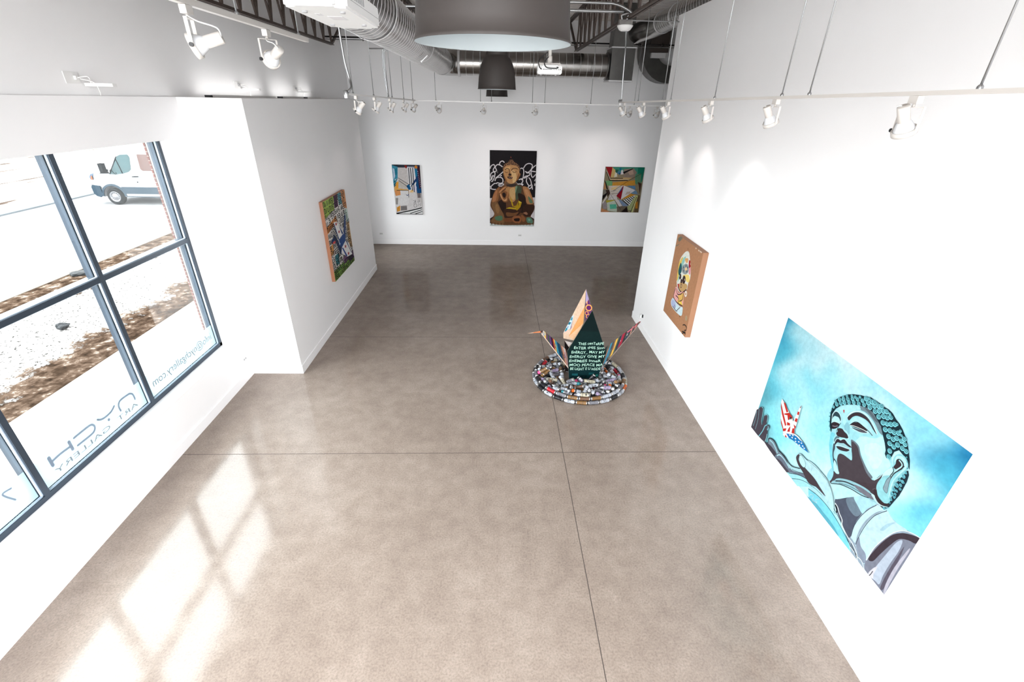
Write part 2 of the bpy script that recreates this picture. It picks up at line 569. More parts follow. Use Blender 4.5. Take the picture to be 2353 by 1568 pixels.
LETTER = vinyl_mat('letter_vinyl', rgb(120, 132, 148), VINYL)
LETTER2 = vinyl_mat('letter_vinyl_thin', rgb(120, 124, 130), VINYL)
GX = -4.4742
def glass_text(body, y_start, z, width, m, name='lettering', w=0.0, tall=1.0):
    """lettering that reads from the street, so it is mirrored from the room"""
    me = text_mesh(body, 1.0, font_w=w)
    xs = [v.co.x for v in me.vertices]
    k = width / (max(xs) - min(xs)); x0 = min(xs)
    for v in me.vertices:
        v.co = V((GX, y_start - (v.co.x - x0) * k, z + v.co.y * k * tall))
    me.materials.clear(); me.materials.append(m)
    o = bpy.data.objects.new(name, me); COL.objects.link(o); o.parent = win
    o.matrix_parent_inverse = Matrix.Translation(-V(win.location))
    return o
glass_text('info@nychgallery.com', 6.56, .885, 1.375, LETTER2)
def logo(strokes, w, m, name='lettering', lift=0.0):
    GX = globals()['GX'] + lift
    mb = MB()
    for pts in strokes:
        if len(pts) == 1:
            y, z = pts[0]
            ring = [(y + w * .75 * math.cos(a * PI / 8), z + w * .75 * math.sin(a * PI / 8)) for a in range(16)]
            mb.poly(ring, lambda a, b: (GX, a, b)); continue
        q = bezier_pts(pts, 6) if len(pts) > 2 else pts
        L, R = stroke2d(q, w)
        for i in range(len(q) - 1):
            mb.add([(GX, *L[i]), (GX, *L[i + 1]), (GX, *R[i + 1]), (GX, *R[i])], [(0, 1, 2, 3)])
        for e, gx in ((q[0], GX + .00015), (q[-1], GX + .0003)):
            ring = [(e[0] + w / 2 * math.cos(a * PI / 6), e[1] + w / 2 * math.sin(a * PI / 6)) for a in range(12)]
            mb.poly(ring, lambda a, b, gx=gx: (gx, a, b))
    return wbuild(name, mb, m)
logo([[(4.848, .927), (4.847, .99), (4.819, 1.027), (4.775, 1.039), (4.66, 1.042), (4.617, 1.016), (4.603, .98), (4.605, .928)],
      [(4.551, 1.033), (4.489, 1.001), (4.406, .992), (4.336, 1.003), (4.296, 1.031)], [(4.42, .936)],
      [(3.974, 1.035), (4.14, 1.037), (4.207, 1.028), (4.232, .988), (4.207, .945), (4.15, .932), (3.974, .935)],
      [(3.908, .979), (3.865, .985), (3.781, .989), (3.709, .985), (3.664, .979)]], .025, LETTER)
for y in (3.909, 3.664): logo([[(y, 1.036), (y, .94)]], .036, LETTER, lift=.0005)
glass_text('ART  GALLERY', 4.86, .830, 1.21, LETTER2, w=.0, tall=.44)
for d in (0, .16): logo([[(3.259 - d, 1.034), (3.179 - d, 1.037), (3.24 - d, .91)]], .018, LETTER)

# second opening behind the projecting wall, a glazed street door off to the side
win2 = tag(empty('window_2', (-4.45, 13.9, .705)), kind='structure')
mb = MB()
for a, b, c, d in ((13.55, 13.60, .705, WZ1), (14.20, 14.25, .705, WZ1), (13.55, 14.25, .705, .77), (13.55, 14.25, 3.70, WZ1)):
    mb.box(-4.52, -4.43, a, b, c, d)
o = mb.build('window_frame', FRAME); o.parent = win2; o.matrix_parent_inverse = Matrix.Translation(-V(win2.location))
mb = MB(); mb.box(-4.482, -4.476, 13.60, 14.20, .77, 3.70)
o = mb.build('window_pane', GLASS); o.parent = win2; o.matrix_parent_inverse = Matrix.Translation(-V(win2.location))

# brick return outside the window jamb
mb = MB(); mb.box(-4.645, -4.621, 6.69, 12.9, -.05, ZC); struct('wall_exterior_brick', mb, BRICK)

# ------------------------------------------------------------------ outdoors
PAVE = pmat('pavement_concrete', rgb(150, 149, 147), .85, spec=0.0, var=.05, scale=3)
ROADM = pmat('road_surface', rgb(108, 108, 109), .85, spec=0.0, var=.05, scale=.7)
KERB = pmat('kerb_concrete', rgb(92, 87, 82), .85, spec=0.0, var=.1, scale=6)
GZ = -.05
mb = MB(); mb.box(-7.16, -4.62, -14, 34, GZ - .1, GZ); struct('sidewalk', mb, PAVE)
mb = MB(); mb.box(-11.45, -7.16, -14, 45, GZ - .12, GZ - .015); tag(struct('ground_verge', mb, verge_mat()), kind='structure')
mb = MB(); mb.box(-11.62, -11.45, -14, 60, GZ - .12, GZ - .005); struct('kerb', mb, KERB)
mb = MB(); mb.box(-19.3, -11.62, -14, 80, GZ - .14, GZ - .03); struct('road', mb, ROADM)
mb = MB(); mb.box(-19.5, -19.3, -14, 80, GZ - .12, GZ + .03); struct('kerb_far', mb, pmat('kerb_dark', rgb(84, 87, 90), .85, spec=0.0, var=.2, scale=1.5))
mb = MB(); mb.box(-140, -19.5, -60, 160, GZ - .14, GZ - .01); struct('ground_far_lot', mb, lot_mat())
mb = MB(); mb.box(-4.6, 30, -40, YN - .3, GZ - .14, GZ); struct('ground_front', mb, PAVE)

def rock(name, loc, r, col, label, seed, flat=.6):
    bm = bmesh.new(); bmesh.ops.create_icosphere(bm, subdivisions=3, radius=r)
    g = random.Random(seed)
    for v in bm.verts:
        k = 1 + .28 * math.sin(v.co.x * 9 / r * .35 + seed) * math.cos(v.co.y * 7 / r * .4 + seed * 2) + g.uniform(-.12, .12)
        v.co *= k; v.co.z *= flat
    me = bpy.data.meshes.new(name); bm.to_mesh(me); bm.free()
    me.materials.append(pmat(name + '_surface', col, .9, var=.3, scale=9))
    o = bpy.data.objects.new(name, me); o.location = loc; COL.objects.link(o)
    tag(o, label, 'rock')
rock('asphalt_lump', (-8.97, 8.83, GZ + .03), .11, rgb(22, 25, 28), 'dark broken lump of asphalt lying on the pale gravel strip outside', 3)
rock('plastic_bit', (-11.2, 12.1, GZ + .02), .17, rgb(18, 20, 22), 'long dark bit of plastic lying in the dirt beside the road kerb', 8, .35)  # dark scrap of plastic, modelled with the rock shape

# street light and felled barrier far across the road
t = tag(empty('street_light', (-27.5, 24.4, GZ)), 'thin pale street light pole standing far across the road', 'street light')
mb = MB(); mb.sweep([(0, 0, 0), (0, 0, 6)], [.09, .06], 10); mb.build('pole', WHITE_METAL, t)
mb = MB(); mb.lathe([(.22, 0), (.22, .12), (.12, .2), (.09, .3)], 12); mb.build('pole_base', pmat('pole_base_grey', rgb(150, 155, 165), .6), t)
t = tag(empty('road_barrier', (-24.6, 22.9, GZ)), 'orange and white road barrier lying far across the road', 'barrier')
ORNG = pmat('barrier_orange', rgb(196, 90, 60), .6)
mb = MB(); mb.bar((-.9, 0, .12), (.9, .2, .18), .05, .16); mb.build('board', ORNG, t)
mb = MB(); mb.bar((-.7, -.3, .02), (-.5, .5, .3), .06, .06); mb.build('leg', WHITE_METAL, t)
mb = MB(); mb.bar((.5, -.3, .02), (.7, .6, .3), .06, .06); mb.build('leg', WHITE_METAL, t)

# ------------------------------------------------------------------ van
VAN_W = pmat('van_white', (.24, .24, .245, 1), .3, coat=.5)
VAN_G = pmat('van_grey_plastic', rgb(44, 54, 62), .6, spec=0.0)
VAN_D = pmat('van_dark', rgb(14, 17, 20), .5, spec=0.0)
VAN_GL = pmat('van_glass', rgb(28, 52, 55), .08, var=.45, scale=3, spec=.2)
VAN_GL2 = pmat('van_glass_reflection', rgb(74, 58, 55), .25, var=.12, scale=2, spec=.08)  # pinkish colour paints a reflection of brick into the rear windows
TYRE = pmat('tyre_rubber', rgb(18, 20, 22), .85, spec=0.0)
RIM = pmat('steel_wheel', rgb(96, 96, 99), .4, metal=.3)
van = tag(empty('van', (-17.55, 21.15, GZ - .03)), 'white cargo van with grey lower trim parked across the road outside', 'van')
van.rotation_euler = (0, 0, 0)
def vs(x, z, o=0.0):
    """point on the near side skin; x back from the nose, z up"""
    ins = max(0, z - 1.2) * .10 + max(0, .55 - x) * .35
    return V((x, ins - o, z))
def vf(x, z, o=0.0):
    p = vs(x, z, o); return V((p.x, 2.02 - p.y, p.z))
arch = [(.97 + .44 * math.cos(a), .36 + .44 * math.sin(a)) for a in [PI * k / 12 for k in range(13)]]
arch2 = [(4.55 + .44 * math.cos(a), .36 + .44 * math.sin(a)) for a in [PI * k / 12 for k in range(13)]]
prof = [(.06, .36), (.02, .55), (.03, .80), (.10, 1.06), (.28, 1.22), (.62, 1.33), (.98, 1.44), (1.40, 1.92), (1.66, 2.17), (1.95, 2.30), (2.4, 2.36),
        (5.4, 2.36), (5.58, 2.2), (5.62, 1.0), (5.60, .40)] + [(4.99, .34)] + arch2 + [(4.11, .34), (1.41, .34)] + arch + [(.53, .34)]
mb = MB(); mb.prism(prof, lambda x, z: vf(x, z), lambda x, z: vs(x, z)); mb.build('body', VAN_W, van, recalc=True)
def panel(name, poly, m, o=.012, parent=van, both=False):
    mb = MB(); mb.prism(poly, lambda x, z: vs(x, z, -.01), lambda x, z: vs(x, z, o))
    return mb.build(name, m, parent, recalc=True)
wp = [(1.08, 1.29), (1.30, 1.66), (1.54, 1.98), (1.72, 2.06), (2.02, 2.07), (2.08, 1.96), (2.00, 1.48), (1.88, 1.38), (1.64, 1.31), (1.3, 1.27)]
dw = panel('door_window', wp, VAN_GL, .012)
mb = MB()
for a, b in ((wp[0], wp[2]), ((1.48, 1.93), (1.62, 1.32))):
    mb.bar(vs(*a, .016), vs(*b, .016), .035, .012, up=(0, -1, 0))
mb.build('window_seal', VAN_D, dw)
mb = MB(); mb.sweep([vs(1.12, 1.36, .016) + V((.24 * (1 - math.cos(k * PI / 8)) / 2 * 1.0, 0, .09 * math.sin(k * PI / 4))) for k in range(9)], .012, 6)
mb.build('steering_wheel', VAN_D, dw)
panel('rear_window', [(2.40, 2.08), (2.40, 1.50), (2.48, 1.43), (3.55, 1.43), (3.55, 2.08)], VAN_GL2)
panel('rear_window', [(3.75, 2.08), (3.75, 1.43), (5.1, 1.43), (5.1, 2.08)], VAN_GL2)
panel('side_trim', [(1.47, .48), (1.36, .76), (4.15, .76), (4.06, .48)], VAN_G, .03)
panel('rear_trim', [(5.04, .48), (5.02, .76), (5.6, .76), (5.6, .48)], VAN_G, .03)
panel('sill_strip', [(1.46, .345), (1.46, .375), (4.08, .375), (4.08, .345)], VAN_G, .015)
ring = [(.97 + .52 * math.cos(a), .36 + .52 * math.sin(a)) for a in [PI * k / 12 for k in range(13)]] + arch[::-1]
panel('wheel_arch', ring, VAN_G, .035)
panel('wheel_arch', [(x + 3.58, z) for x, z in ring], VAN_G, .035)
panel('bumper', [(-.04, .44), (-.06, .70), (.02, .80), (.46, .78), (.46, .40), (.30, .30), (.08, .34)], VAN_G, .03)
hl = panel('headlight', [(.06, 1.02), (.05, 1.12), (.14, 1.24), (.36, 1.30), (.25, 1.18), (.18, 1.02)], pmat('headlight_glass', rgb(50, 68, 86), .1), .02)
mb = MB(); mb.prism([(.11, 1.03), (.13, 1.14), (.22, 1.20), (.20, 1.03)], lambda x, z: vs(x, z, .01), lambda x, z: vs(x, z, .03))
mb.build('indicator', pmat('amber_lens', rgb(130, 58, 18), .3), hl, recalc=True)
panel('door_handle', [(1.98, 1.17), (1.98, 1.20), (2.22, 1.21), (2.22, 1.18)], VAN_D, .03)
panel('fuel_flap_lock', [(2.10, .94), (2.10, .99), (2.14, .99), (2.14, .94)], VAN_D, .015)
panel('wiper_cowl', [(.66, 1.30), (.82, 1.42), (1.0, 1.42), (1.06, 1.31)], VAN_D, .014)
mb = MB(); q = vs(1.02, 1.38)
mb.box(q.x - .13, q.x + .02, q.y - .26, q.y - .05, q.z, q.z + .34); mb.bar(q + V((0, .02, .05)), q + V((-.03, -.12, .1)), .05, .05)
mb.build('wing_mirror', VAN_D, van)
def wheel(x, yy, sgn):
    M = Matrix.Translation((x, yy, .345)) @ Matrix.Rotation(PI / 2 * sgn, 4, 'X')
    mb = MB(); mb.lathe([(.20, -.02), (.22, .0), (.30, .015), (.335, -.005), (.345, -.05), (.345, -.17), (.33, -.21), (.2, -.21)], 32, M)
    w = mb.build('wheel', TYRE, van)
    mb = MB(); mb.lathe([(.0, .02), (.075, .025), (.085, .012), (.12, -.012), (.185, -.01), (.20, .012), (.222, .012), (.224, -.02)], 28, M)
    mb.mi = 1
    for k in range(12):
        a = 2 * PI * k / 12
        mb.lathe([(0, .001), (.017, .001)], 8, M @ Matrix.Translation((.155 * math.cos(a), .155 * math.sin(a), -.008)))
    mb.build('wheel_rim', [RIM, VAN_D], w)
wheel(.97, -.01, 1); wheel(4.55, -.01, 1); wheel(.97, 2.03, -1); wheel(4.55, 2.03, -1)

# painted shapes, in millimetres on each canvas: kind+colour, width, points
ART_STATUE = [
(1,150,168,184,0,1366,1199,1472,1064,1569,935,1636,895,1710,874,1779,851,1825,847,1864,866,1919,864,2001,838,2100,800,2100,1469,2089,1470,1717,1470,1684,1441,1542,1339,1438,1292,1383,1234),
(0,80,86,102,0,1372,1199,1480,1057,1544,998,1615,1004,1643,1061,1633,1175,1640,1282,1651,1351,1629,1378,1542,1339,1446,1283),
(0,112,130,145,0,1462,1091,1535,1002,1629,989,1640,1076,1607,1147,1526,1147),
(0,172,218,228,0,1517,1012,1570,937,1636,895,1712,874,1699,915,1665,995,1650,1065,1593,1050),
(0,196,228,235,0,1654,1346,1636,1251,1643,1128,1671,1008,1706,907,1744,861,1779,851,1808,847,1765,903,1730,977,1700,1088,1690,1199,1697,1282,1710,1353,1676,1355),
(2,58,64,76,5,1653,1343,1636,1228,1647,1102,1679,980,1718,890),
(0,192,224,234,0,1716,1353,1708,1257,1710,1152,1727,1033,1760,933,1809,848,1864,866,1919,864,2005,838,1956,901,1920,979,1892,1078,1863,1223,1857,1380,1852,1435,1783,1408,1726,1374),
(0,140,152,170,0,1719,1354,1715,1272,1764,1326,1826,1340,1854,1384,1850,1431,1786,1415),
(0,168,205,218,0,1833,1039,1856,947,1904,871,1881,939,1861,1016),
(2,45,50,60,5,1721,1363,1713,1257,1718,1123,1740,998,1773,918,1810,850),
(1,128,132,148,0,1854,1396,1863,1223,1893,1080,1933,967,1985,887,2046,834,2100,804,2100,1469,1937,1470,1876,1461),
(0,64,54,62,0,1865,1352,1877,1210,1899,1091,1935,971,1987,890,2047,836,2099,809,2097,867,2044,898,1985,960,1952,1081,1924,1222,1905,1327),
(0,186,198,214,0,1932,1466,1944,1344,1963,1161,1981,1007,2012,942,2027,1044,2021,1182,2022,1338,2032,1439,1992,1451),
(0,92,86,100,0,2050,1454,2038,1293,2038,1084,2044,970,2064,1156,2070,1338,2074,1442),
(0,188,186,200,0,2090,1470,2069,1374,2060,1184,2075,961,2087,967,2085,1161,2090,1320,2100,1461),
(0,215,214,222,0,1922,1468,1932,1383,1956,1327,1959,1415,1970,1458),
(2,50,40,46,6,1935,1470,1940,1444,1942,1402),
(2,226,242,247,7,1858,1382,1863,1223,1892,1078,1929,958,1978,873,2042,824,2100,800),
(1,176,226,234,0,1029,1310,1156,1268,1291,1261,1426,1294,1542,1339,1669,1411,1718,1470,1116,1470),
(1,128,215,233,0,1066,1385,1143,1358,1272,1332,1405,1331,1524,1363,1637,1394,1706,1466,1718,1470,1116,1470),
(0,95,175,195,0,1104,1459,1206,1426,1319,1426,1427,1426,1514,1445,1525,1468,1116,1470),
(2,30,40,46,6,1030,1311,1171,1271,1308,1267,1442,1300,1542,1339,1671,1415,1774,1434),
(2,40,60,66,4,1042,1336,1173,1302,1307,1294,1438,1318),
(2,30,40,46,6,1066,1383,1193,1343,1327,1333,1453,1349,1557,1375,1658,1413),
(2,20,20,25,15,1396,1243,1423,1262,1442,1293),
(2,240,250,252,9,1387,1229,1427,1239,1467,1271,1516,1298,1540,1341,1629,1378,1691,1384,1759,1416,1789,1460),
(2,240,250,252,7,1691,1431,1752,1437,1808,1470),
(2,240,250,252,6,1782,1439,1828,1431,1883,1470),
(2,25,28,34,7,1680,1397,1734,1424,1782,1451),
(2,214,214,204,3,1107,1450,1121,1403,1153,1394,1155,1443,1215,1416,1190,1400,1226,1357),
(1,70,60,66,0,1240,1097,1247,1028,1229,965,1255,862,1289,604,1440,618,1611,718,1645,606,1649,694,1666,793,1693,825,1615,846,1481,923,1325,1057,1261,1113),
(0,188,236,241,0,1267,1106,1349,1038,1495,969,1572,935,1473,1065,1366,1200,1327,1152),
(0,150,198,208,0,1266,1104,1292,1026,1332,979,1421,915,1533,862,1619,839,1674,865,1712,874,1605,918,1569,935,1483,968,1349,1038),
(2,45,40,48,10,1296,1047,1378,972,1472,922,1582,872,1643,855),
(2,35,35,42,7,1268,1108,1357,1030,1463,974,1569,935,1636,895),
(2,80,95,105,5,1334,1035,1435,967,1560,916),
(0,118,118,130,0,1469,916,1540,877,1628,856,1678,872,1599,907,1518,922),
(1,163,226,235,0,1052,684,1062,741,1088,813,1145,898,1199,961,1237,990,1277,979,1300,953,1467,830,1608,727,1645,606,1666,545,1691,500,1649,450,1581,430,1533,362,1478,307,1413,264,1339,232,1274,239,1214,259,1138,302,1076,347,1024,400,993,464,983,527,1009,606),
(0,192,244,250,0,1312,584,1343,486,1453,416,1501,355,1550,382,1588,451,1649,484,1672,517,1647,590,1603,718,1551,718,1488,683,1429,642,1366,596),
(0,205,250,252,0,1403,543,1470,450,1532,431,1583,490,1594,584,1562,650,1497,624),
(0,126,214,229,0,1052,684,1062,741,1088,813,1145,898,1199,961,1237,990,1216,937,1163,867,1120,786,1098,711,1096,667),
(0,118,142,152,0,1215,262,1281,236,1339,232,1413,264,1473,304,1503,340,1462,340,1397,303,1334,283,1273,282,1231,292),
(0,92,105,114,0,1258,253,1312,239,1372,255,1420,278,1387,284,1327,268),
(0,178,234,240,0,1013,431,1081,356,1167,293,1226,282,1186,332,1133,393,1146,470,1149,526,1109,499,1067,450),
(0,140,200,212,0,1149,526,1160,481,1195,490,1229,558,1202,565,1162,553),
(0,62,52,58,0,1145,442,1156,404,1183,359,1229,321,1285,307,1333,311,1380,330,1421,352,1455,374,1410,361,1362,339,1314,334,1265,345,1219,365,1188,403,1171,452),
(2,226,248,250,8,1140,440,1151,395,1185,345,1232,310,1287,296,1345,304,1391,323,1459,370),
(0,182,231,238,0,1193,478,1195,433,1214,387,1247,358,1296,345,1346,351,1395,375,1433,406,1378,402,1322,398,1273,409,1233,426,1202,464),
(0,52,43,48,0,1199,481,1212,449,1245,416,1284,400,1325,403,1367,406,1346,428,1293,449,1239,471),
(0,84,84,94,0,1223,488,1282,458,1339,430,1375,422,1323,461,1275,478),
(2,238,250,250,5,1199,482,1248,456,1309,433,1357,419,1387,416),
(2,28,24,30,6,1196,484,1221,434,1256,407,1316,401,1378,401,1427,409),
(2,205,242,244,5,1208,491,1264,488,1318,466,1380,427),
(0,48,70,80,0,991,544,990,503,1009,478,1041,469,1074,481,1093,510,1086,525,1054,513,1020,519,1004,551,1006,587),
(2,215,246,250,7,1003,582,992,536,997,491,1021,466,1059,470,1092,497,1104,532),
(0,186,236,241,0,1008,590,1004,551,1022,522,1059,505,1090,522,1094,549,1052,564,1017,586),
(0,50,40,46,0,1015,610,1038,573,1092,550,1099,565,1084,610,1047,646,1026,631),
(2,130,125,140,9,1036,620,1065,604,1087,579),
(2,210,244,248,4,1012,604,1040,567,1097,546),
(2,60,92,104,5,1105,531,1097,597,1096,644),
(2,200,240,246,7,1128,582,1183,560,1223,572,1242,593,1226,613),
(0,60,50,55,0,1098,606,1115,583,1145,568,1173,575,1208,576,1233,593,1225,610,1198,625,1158,651,1120,664,1103,647,1110,626),
(2,205,243,248,5,1089,611,1097,651,1121,665),
(0,95,130,140,0,1110,717,1122,668,1153,658,1142,690,1130,738),
(0,56,46,54,0,1133,753,1136,696,1154,678,1175,675,1192,649,1213,635,1252,644,1306,642,1276,661,1221,671,1185,697,1155,715,1145,750),
(2,215,244,248,5,1127,750,1131,696,1152,674,1173,672,1193,642,1219,630,1309,640),
(0,168,217,224,0,1151,749,1162,713,1188,702,1213,673,1248,670,1299,670,1258,695,1202,721),
(2,225,246,250,4,1148,754,1173,734,1206,712,1257,692,1298,672),
(0,62,52,58,0,1161,756,1203,723,1258,695,1294,678,1288,703,1245,737,1195,761),
(0,110,122,132,0,1272,603,1296,576,1359,580,1408,632,1465,668,1526,698,1589,718,1520,778,1389,738),
(0,74,66,72,0,1282,598,1314,589,1355,598,1402,644,1457,683,1511,720,1567,735,1607,726,1636,668,1645,607,1642,716,1540,818,1319,990,1281,1060,1239,984,1277,977,1297,955,1262,910,1220,854,1214,812,1227,781,1266,762,1314,754,1356,743,1336,696,1313,664),
(0,166,222,230,0,1161,783,1198,766,1248,742,1282,708,1306,672,1333,699,1355,743,1314,755,1267,763,1228,782,1214,813,1221,853,1225,874,1181,858,1162,820),
(0,70,84,96,0,1123,761,1142,753,1158,784,1162,828,1187,869,1227,879,1262,926,1290,939,1277,961,1234,946,1194,903,1153,844),
(0,190,240,245,0,1201,889,1224,891,1270,928,1299,948,1290,968,1256,973,1224,955),
(1,190,25,40,0,1074,411,1087,400,1096,428,1090,429),
(0,152,216,229,0,1197,1079,1206,974,1241,986,1256,1036,1245,1098),
(2,215,244,248,5,1609,723,1635,665,1645,607),
(1,28,48,58,0,1053,686,1009,645,987,592,969,546,957,494,954,451,957,391,983,336,1023,292,1056,255,1105,219,1174,180,1226,159,1268,135,1318,132,1366,126,1409,128,1454,121,1498,127,1543,150,1580,160,1624,183,1676,223,1711,257,1742,301,1779,352,1809,416,1730,357,1673,346,1647,386,1647,426,1644,473,1612,478,1587,458,1582,429,1548,383,1509,342,1458,288,1410,266,1346,235,1279,237,1215,262,1164,287,1096,335,1037,390,999,454,984,526,1013,603,1044,647),
(1,40,54,64,0,1802,428,1824,454,1834,512,1836,587,1835,656,1822,740,1814,800,1785,863,1745,863,1789,774,1781,701,1770,603,1781,514),
(0,150,214,221,0,1691,495,1712,562,1665,623,1645,700,1654,763,1698,809,1760,813,1793,782,1794,727,1771,642,1770,564,1790,496,1793,409,1760,365,1720,355,1679,382,1666,441),
(0,190,240,243,0,1686,461,1679,401,1726,368,1767,387,1783,428,1763,513,1748,596,1768,694,1776,747,1742,641,1747,538,1768,433,1742,400,1698,402),
(0,60,50,55,0,1691,426,1709,402,1747,406,1763,438,1747,482,1698,500,1699,460),
(2,185,236,238,10,1708,413,1739,421,1746,447,1715,529,1713,579),
(2,50,45,50,7,1689,501,1712,523,1707,572,1709,590),
(2,52,46,52,8,1717,629,1722,544,1746,480,1764,422),
(0,140,166,176,0,1700,693,1696,627,1714,582,1727,646,1746,723,1706,720),
(2,55,60,66,3,1700,693,1696,627,1714,582,1727,646,1746,723,1706,720,1700,693),
(0,60,48,52,0,1644,804,1658,769,1698,810,1761,816,1796,788,1797,808,1767,846,1700,850),
(2,204,237,240,7,1639,841,1682,859,1750,854,1803,817),
(2,120,110,116,3,1633,803,1647,779,1662,775),
(4,132,216,226,21,989,410),
(4,36,76,88,15,989,405),
(4,128,212,222,11,989,404),
(4,36,80,92,5,989,403),
(4,132,216,226,21,1024,373),
(4,36,76,88,15,1024,368),
(4,128,212,222,10,1024,368),
(4,36,80,92,5,1025,366),
(4,132,216,226,21,1057,343),
(4,36,76,88,14,1057,338),
(4,128,212,222,10,1057,337),
(4,36,80,92,5,1057,336),
(4,132,216,226,20,1098,309),
(4,36,76,88,14,1099,305),
(4,128,212,222,10,1099,304),
(4,36,80,92,4,1099,303),
(4,132,216,226,20,1143,278),
(4,36,76,88,14,1143,273),
(4,128,212,222,10,1143,272),
(4,36,80,92,4,1143,271),
(4,132,216,226,19,1191,254),
(4,36,76,88,14,1191,249),
(4,128,212,222,10,1192,248),
(4,36,80,92,4,1192,247),
(4,132,216,226,19,1243,230),
(4,36,76,88,13,1243,226),
(4,128,212,222,9,1243,225),
(4,36,80,92,4,1243,224),
(4,132,216,226,23,1300,213),
(4,36,76,88,16,1300,208),
(4,128,212,222,11,1300,207),
(4,36,80,92,5,1300,206),
(4,132,216,226,22,1358,211),
(4,36,76,88,16,1358,206),
(4,128,212,222,11,1358,205),
(4,36,80,92,5,1358,203),
(4,132,216,226,22,1407,230),
(4,36,76,88,15,1407,225),
(4,128,212,222,11,1407,224),
(4,36,80,92,5,1408,223),
(4,132,216,226,22,1462,248),
(4,36,76,88,15,1462,243),
(4,128,212,222,11,1462,242),
(4,36,80,92,5,1462,240),
(4,132,216,226,22,1504,282),
(4,36,76,88,15,1503,276),
(4,128,212,222,11,1504,275),
(4,36,80,92,5,1504,274),
(4,132,216,226,21,1553,311),
(4,36,76,88,15,1553,306),
(4,128,212,222,11,1553,305),
(4,36,80,92,5,1553,304),
(4,132,216,226,21,1587,353),
(4,36,76,88,15,1587,347),
(4,128,212,222,11,1587,346),
(4,36,80,92,5,1587,345),
(4,132,216,226,21,1615,405),
(4,36,76,88,15,1615,400),
(4,128,212,222,11,1615,399),
(4,36,80,92,5,1615,398),
(4,132,216,226,21,1630,453),
(4,36,76,88,15,1630,448),
(4,128,212,222,11,1630,447),
(4,36,80,92,5,1630,445),
(4,132,216,226,21,999,349),
(4,36,76,88,15,999,344),
(4,128,212,222,11,999,343),
(4,36,80,92,5,999,342),
(4,132,216,226,21,1037,321),
(4,36,76,88,14,1037,316),
(4,128,212,222,10,1038,315),
(4,36,80,92,5,1038,314),
(4,132,216,226,20,1078,290),
(4,36,76,88,14,1078,285),
(4,128,212,222,10,1078,284),
(4,36,80,92,4,1078,283),
(4,132,216,226,20,1120,257),
(4,36,76,88,14,1120,252),
(4,128,212,222,10,1120,251),
(4,36,80,92,4,1120,250),
(4,132,216,226,19,1166,228),
(4,36,76,88,14,1167,223),
(4,128,212,222,10,1167,222),
(4,36,80,92,4,1167,221),
(4,132,216,226,19,1214,208),
(4,36,76,88,13,1214,203),
(4,128,212,222,10,1214,203),
(4,36,80,92,4,1214,202),
(4,132,216,226,23,1272,188),
(4,36,76,88,16,1272,182),
(4,128,212,222,11,1272,181),
(4,36,80,92,5,1272,180),
(4,132,216,226,22,1336,175),
(4,36,76,88,16,1336,169),
(4,128,212,222,11,1336,169),
(4,36,80,92,5,1336,167),
(4,132,216,226,22,1392,185),
(4,36,76,88,15,1392,180),
(4,128,212,222,11,1392,179),
(4,36,80,92,5,1392,178),
(4,132,216,226,22,1444,197),
(4,36,76,88,15,1444,192),
(4,128,212,222,11,1444,191),
(4,36,80,92,5,1444,190),
(4,132,216,226,21,1498,230),
(4,36,76,88,15,1498,224),
(4,128,212,222,11,1498,224),
(4,36,80,92,5,1498,222),
(4,132,216,226,21,1544,260),
(4,36,76,88,15,1544,255),
(4,128,212,222,11,1544,254),
(4,36,80,92,5,1544,253),
(4,132,216,226,21,1598,301),
(4,36,76,88,15,1598,296),
(4,128,212,222,10,1598,295),
(4,36,80,92,5,1598,294),
(4,132,216,226,21,1629,350),
(4,36,76,88,15,1629,344),
(4,128,212,222,10,1629,344),
(4,36,80,92,5,1629,342),
(4,132,216,226,23,1240,170),
(4,36,76,88,16,1240,164),
(4,128,212,222,12,1240,164),
(4,36,80,92,5,1240,162),
(4,132,216,226,23,1302,159),
(4,36,76,88,16,1302,154),
(4,128,212,222,11,1303,153),
(4,36,80,92,5,1303,152),
(4,132,216,226,22,1372,152),
(4,36,76,88,15,1372,147),
(4,128,212,222,11,1372,146),
(4,36,80,92,5,1372,145),
(4,132,216,226,22,1425,159),
(4,36,76,88,15,1425,154),
(4,128,212,222,11,1425,153),
(4,36,80,92,5,1425,152),
(4,132,216,226,21,1479,184),
(4,36,76,88,15,1479,179),
(4,128,212,222,11,1479,178),
(4,36,80,92,5,1479,176),
(4,132,216,226,21,1529,210),
(4,36,76,88,15,1529,205),
(4,128,212,222,11,1529,204),
(4,36,80,92,5,1529,203),
(4,132,216,226,21,1581,247),
(4,36,76,88,15,1581,242),
(4,128,212,222,10,1581,241),
(4,36,80,92,5,1581,239),
(4,132,216,226,21,1620,273),
(4,36,76,88,14,1620,268),
(4,128,212,222,10,1620,267),
(4,36,80,92,5,1620,266),
(4,132,216,226,21,1650,313),
(4,36,76,88,14,1650,308),
(4,128,212,222,10,1650,307),
(4,36,80,92,5,1650,306),
(4,132,216,226,22,1325,146),
(4,36,76,88,16,1325,141),
(4,128,212,222,11,1326,140),
(4,36,80,92,5,1326,139),
(4,132,216,226,22,1394,138),
(4,36,76,88,15,1394,133),
(4,128,212,222,11,1394,132),
(4,36,80,92,5,1394,131),
(4,132,216,226,21,1453,145),
(4,36,76,88,15,1453,140),
(4,128,212,222,11,1453,139),
(4,36,80,92,5,1453,138),
(4,132,216,226,21,1504,159),
(4,36,76,88,15,1504,153),
(4,128,212,222,10,1504,153),
(4,36,80,92,5,1504,151),
(4,132,216,226,21,1558,187),
(4,36,76,88,14,1558,182),
(4,128,212,222,10,1558,181),
(4,36,80,92,5,1558,180),
(4,132,216,226,20,1614,227),
(4,36,76,88,14,1614,222),
(4,128,212,222,10,1614,221),
(4,36,80,92,4,1614,220),
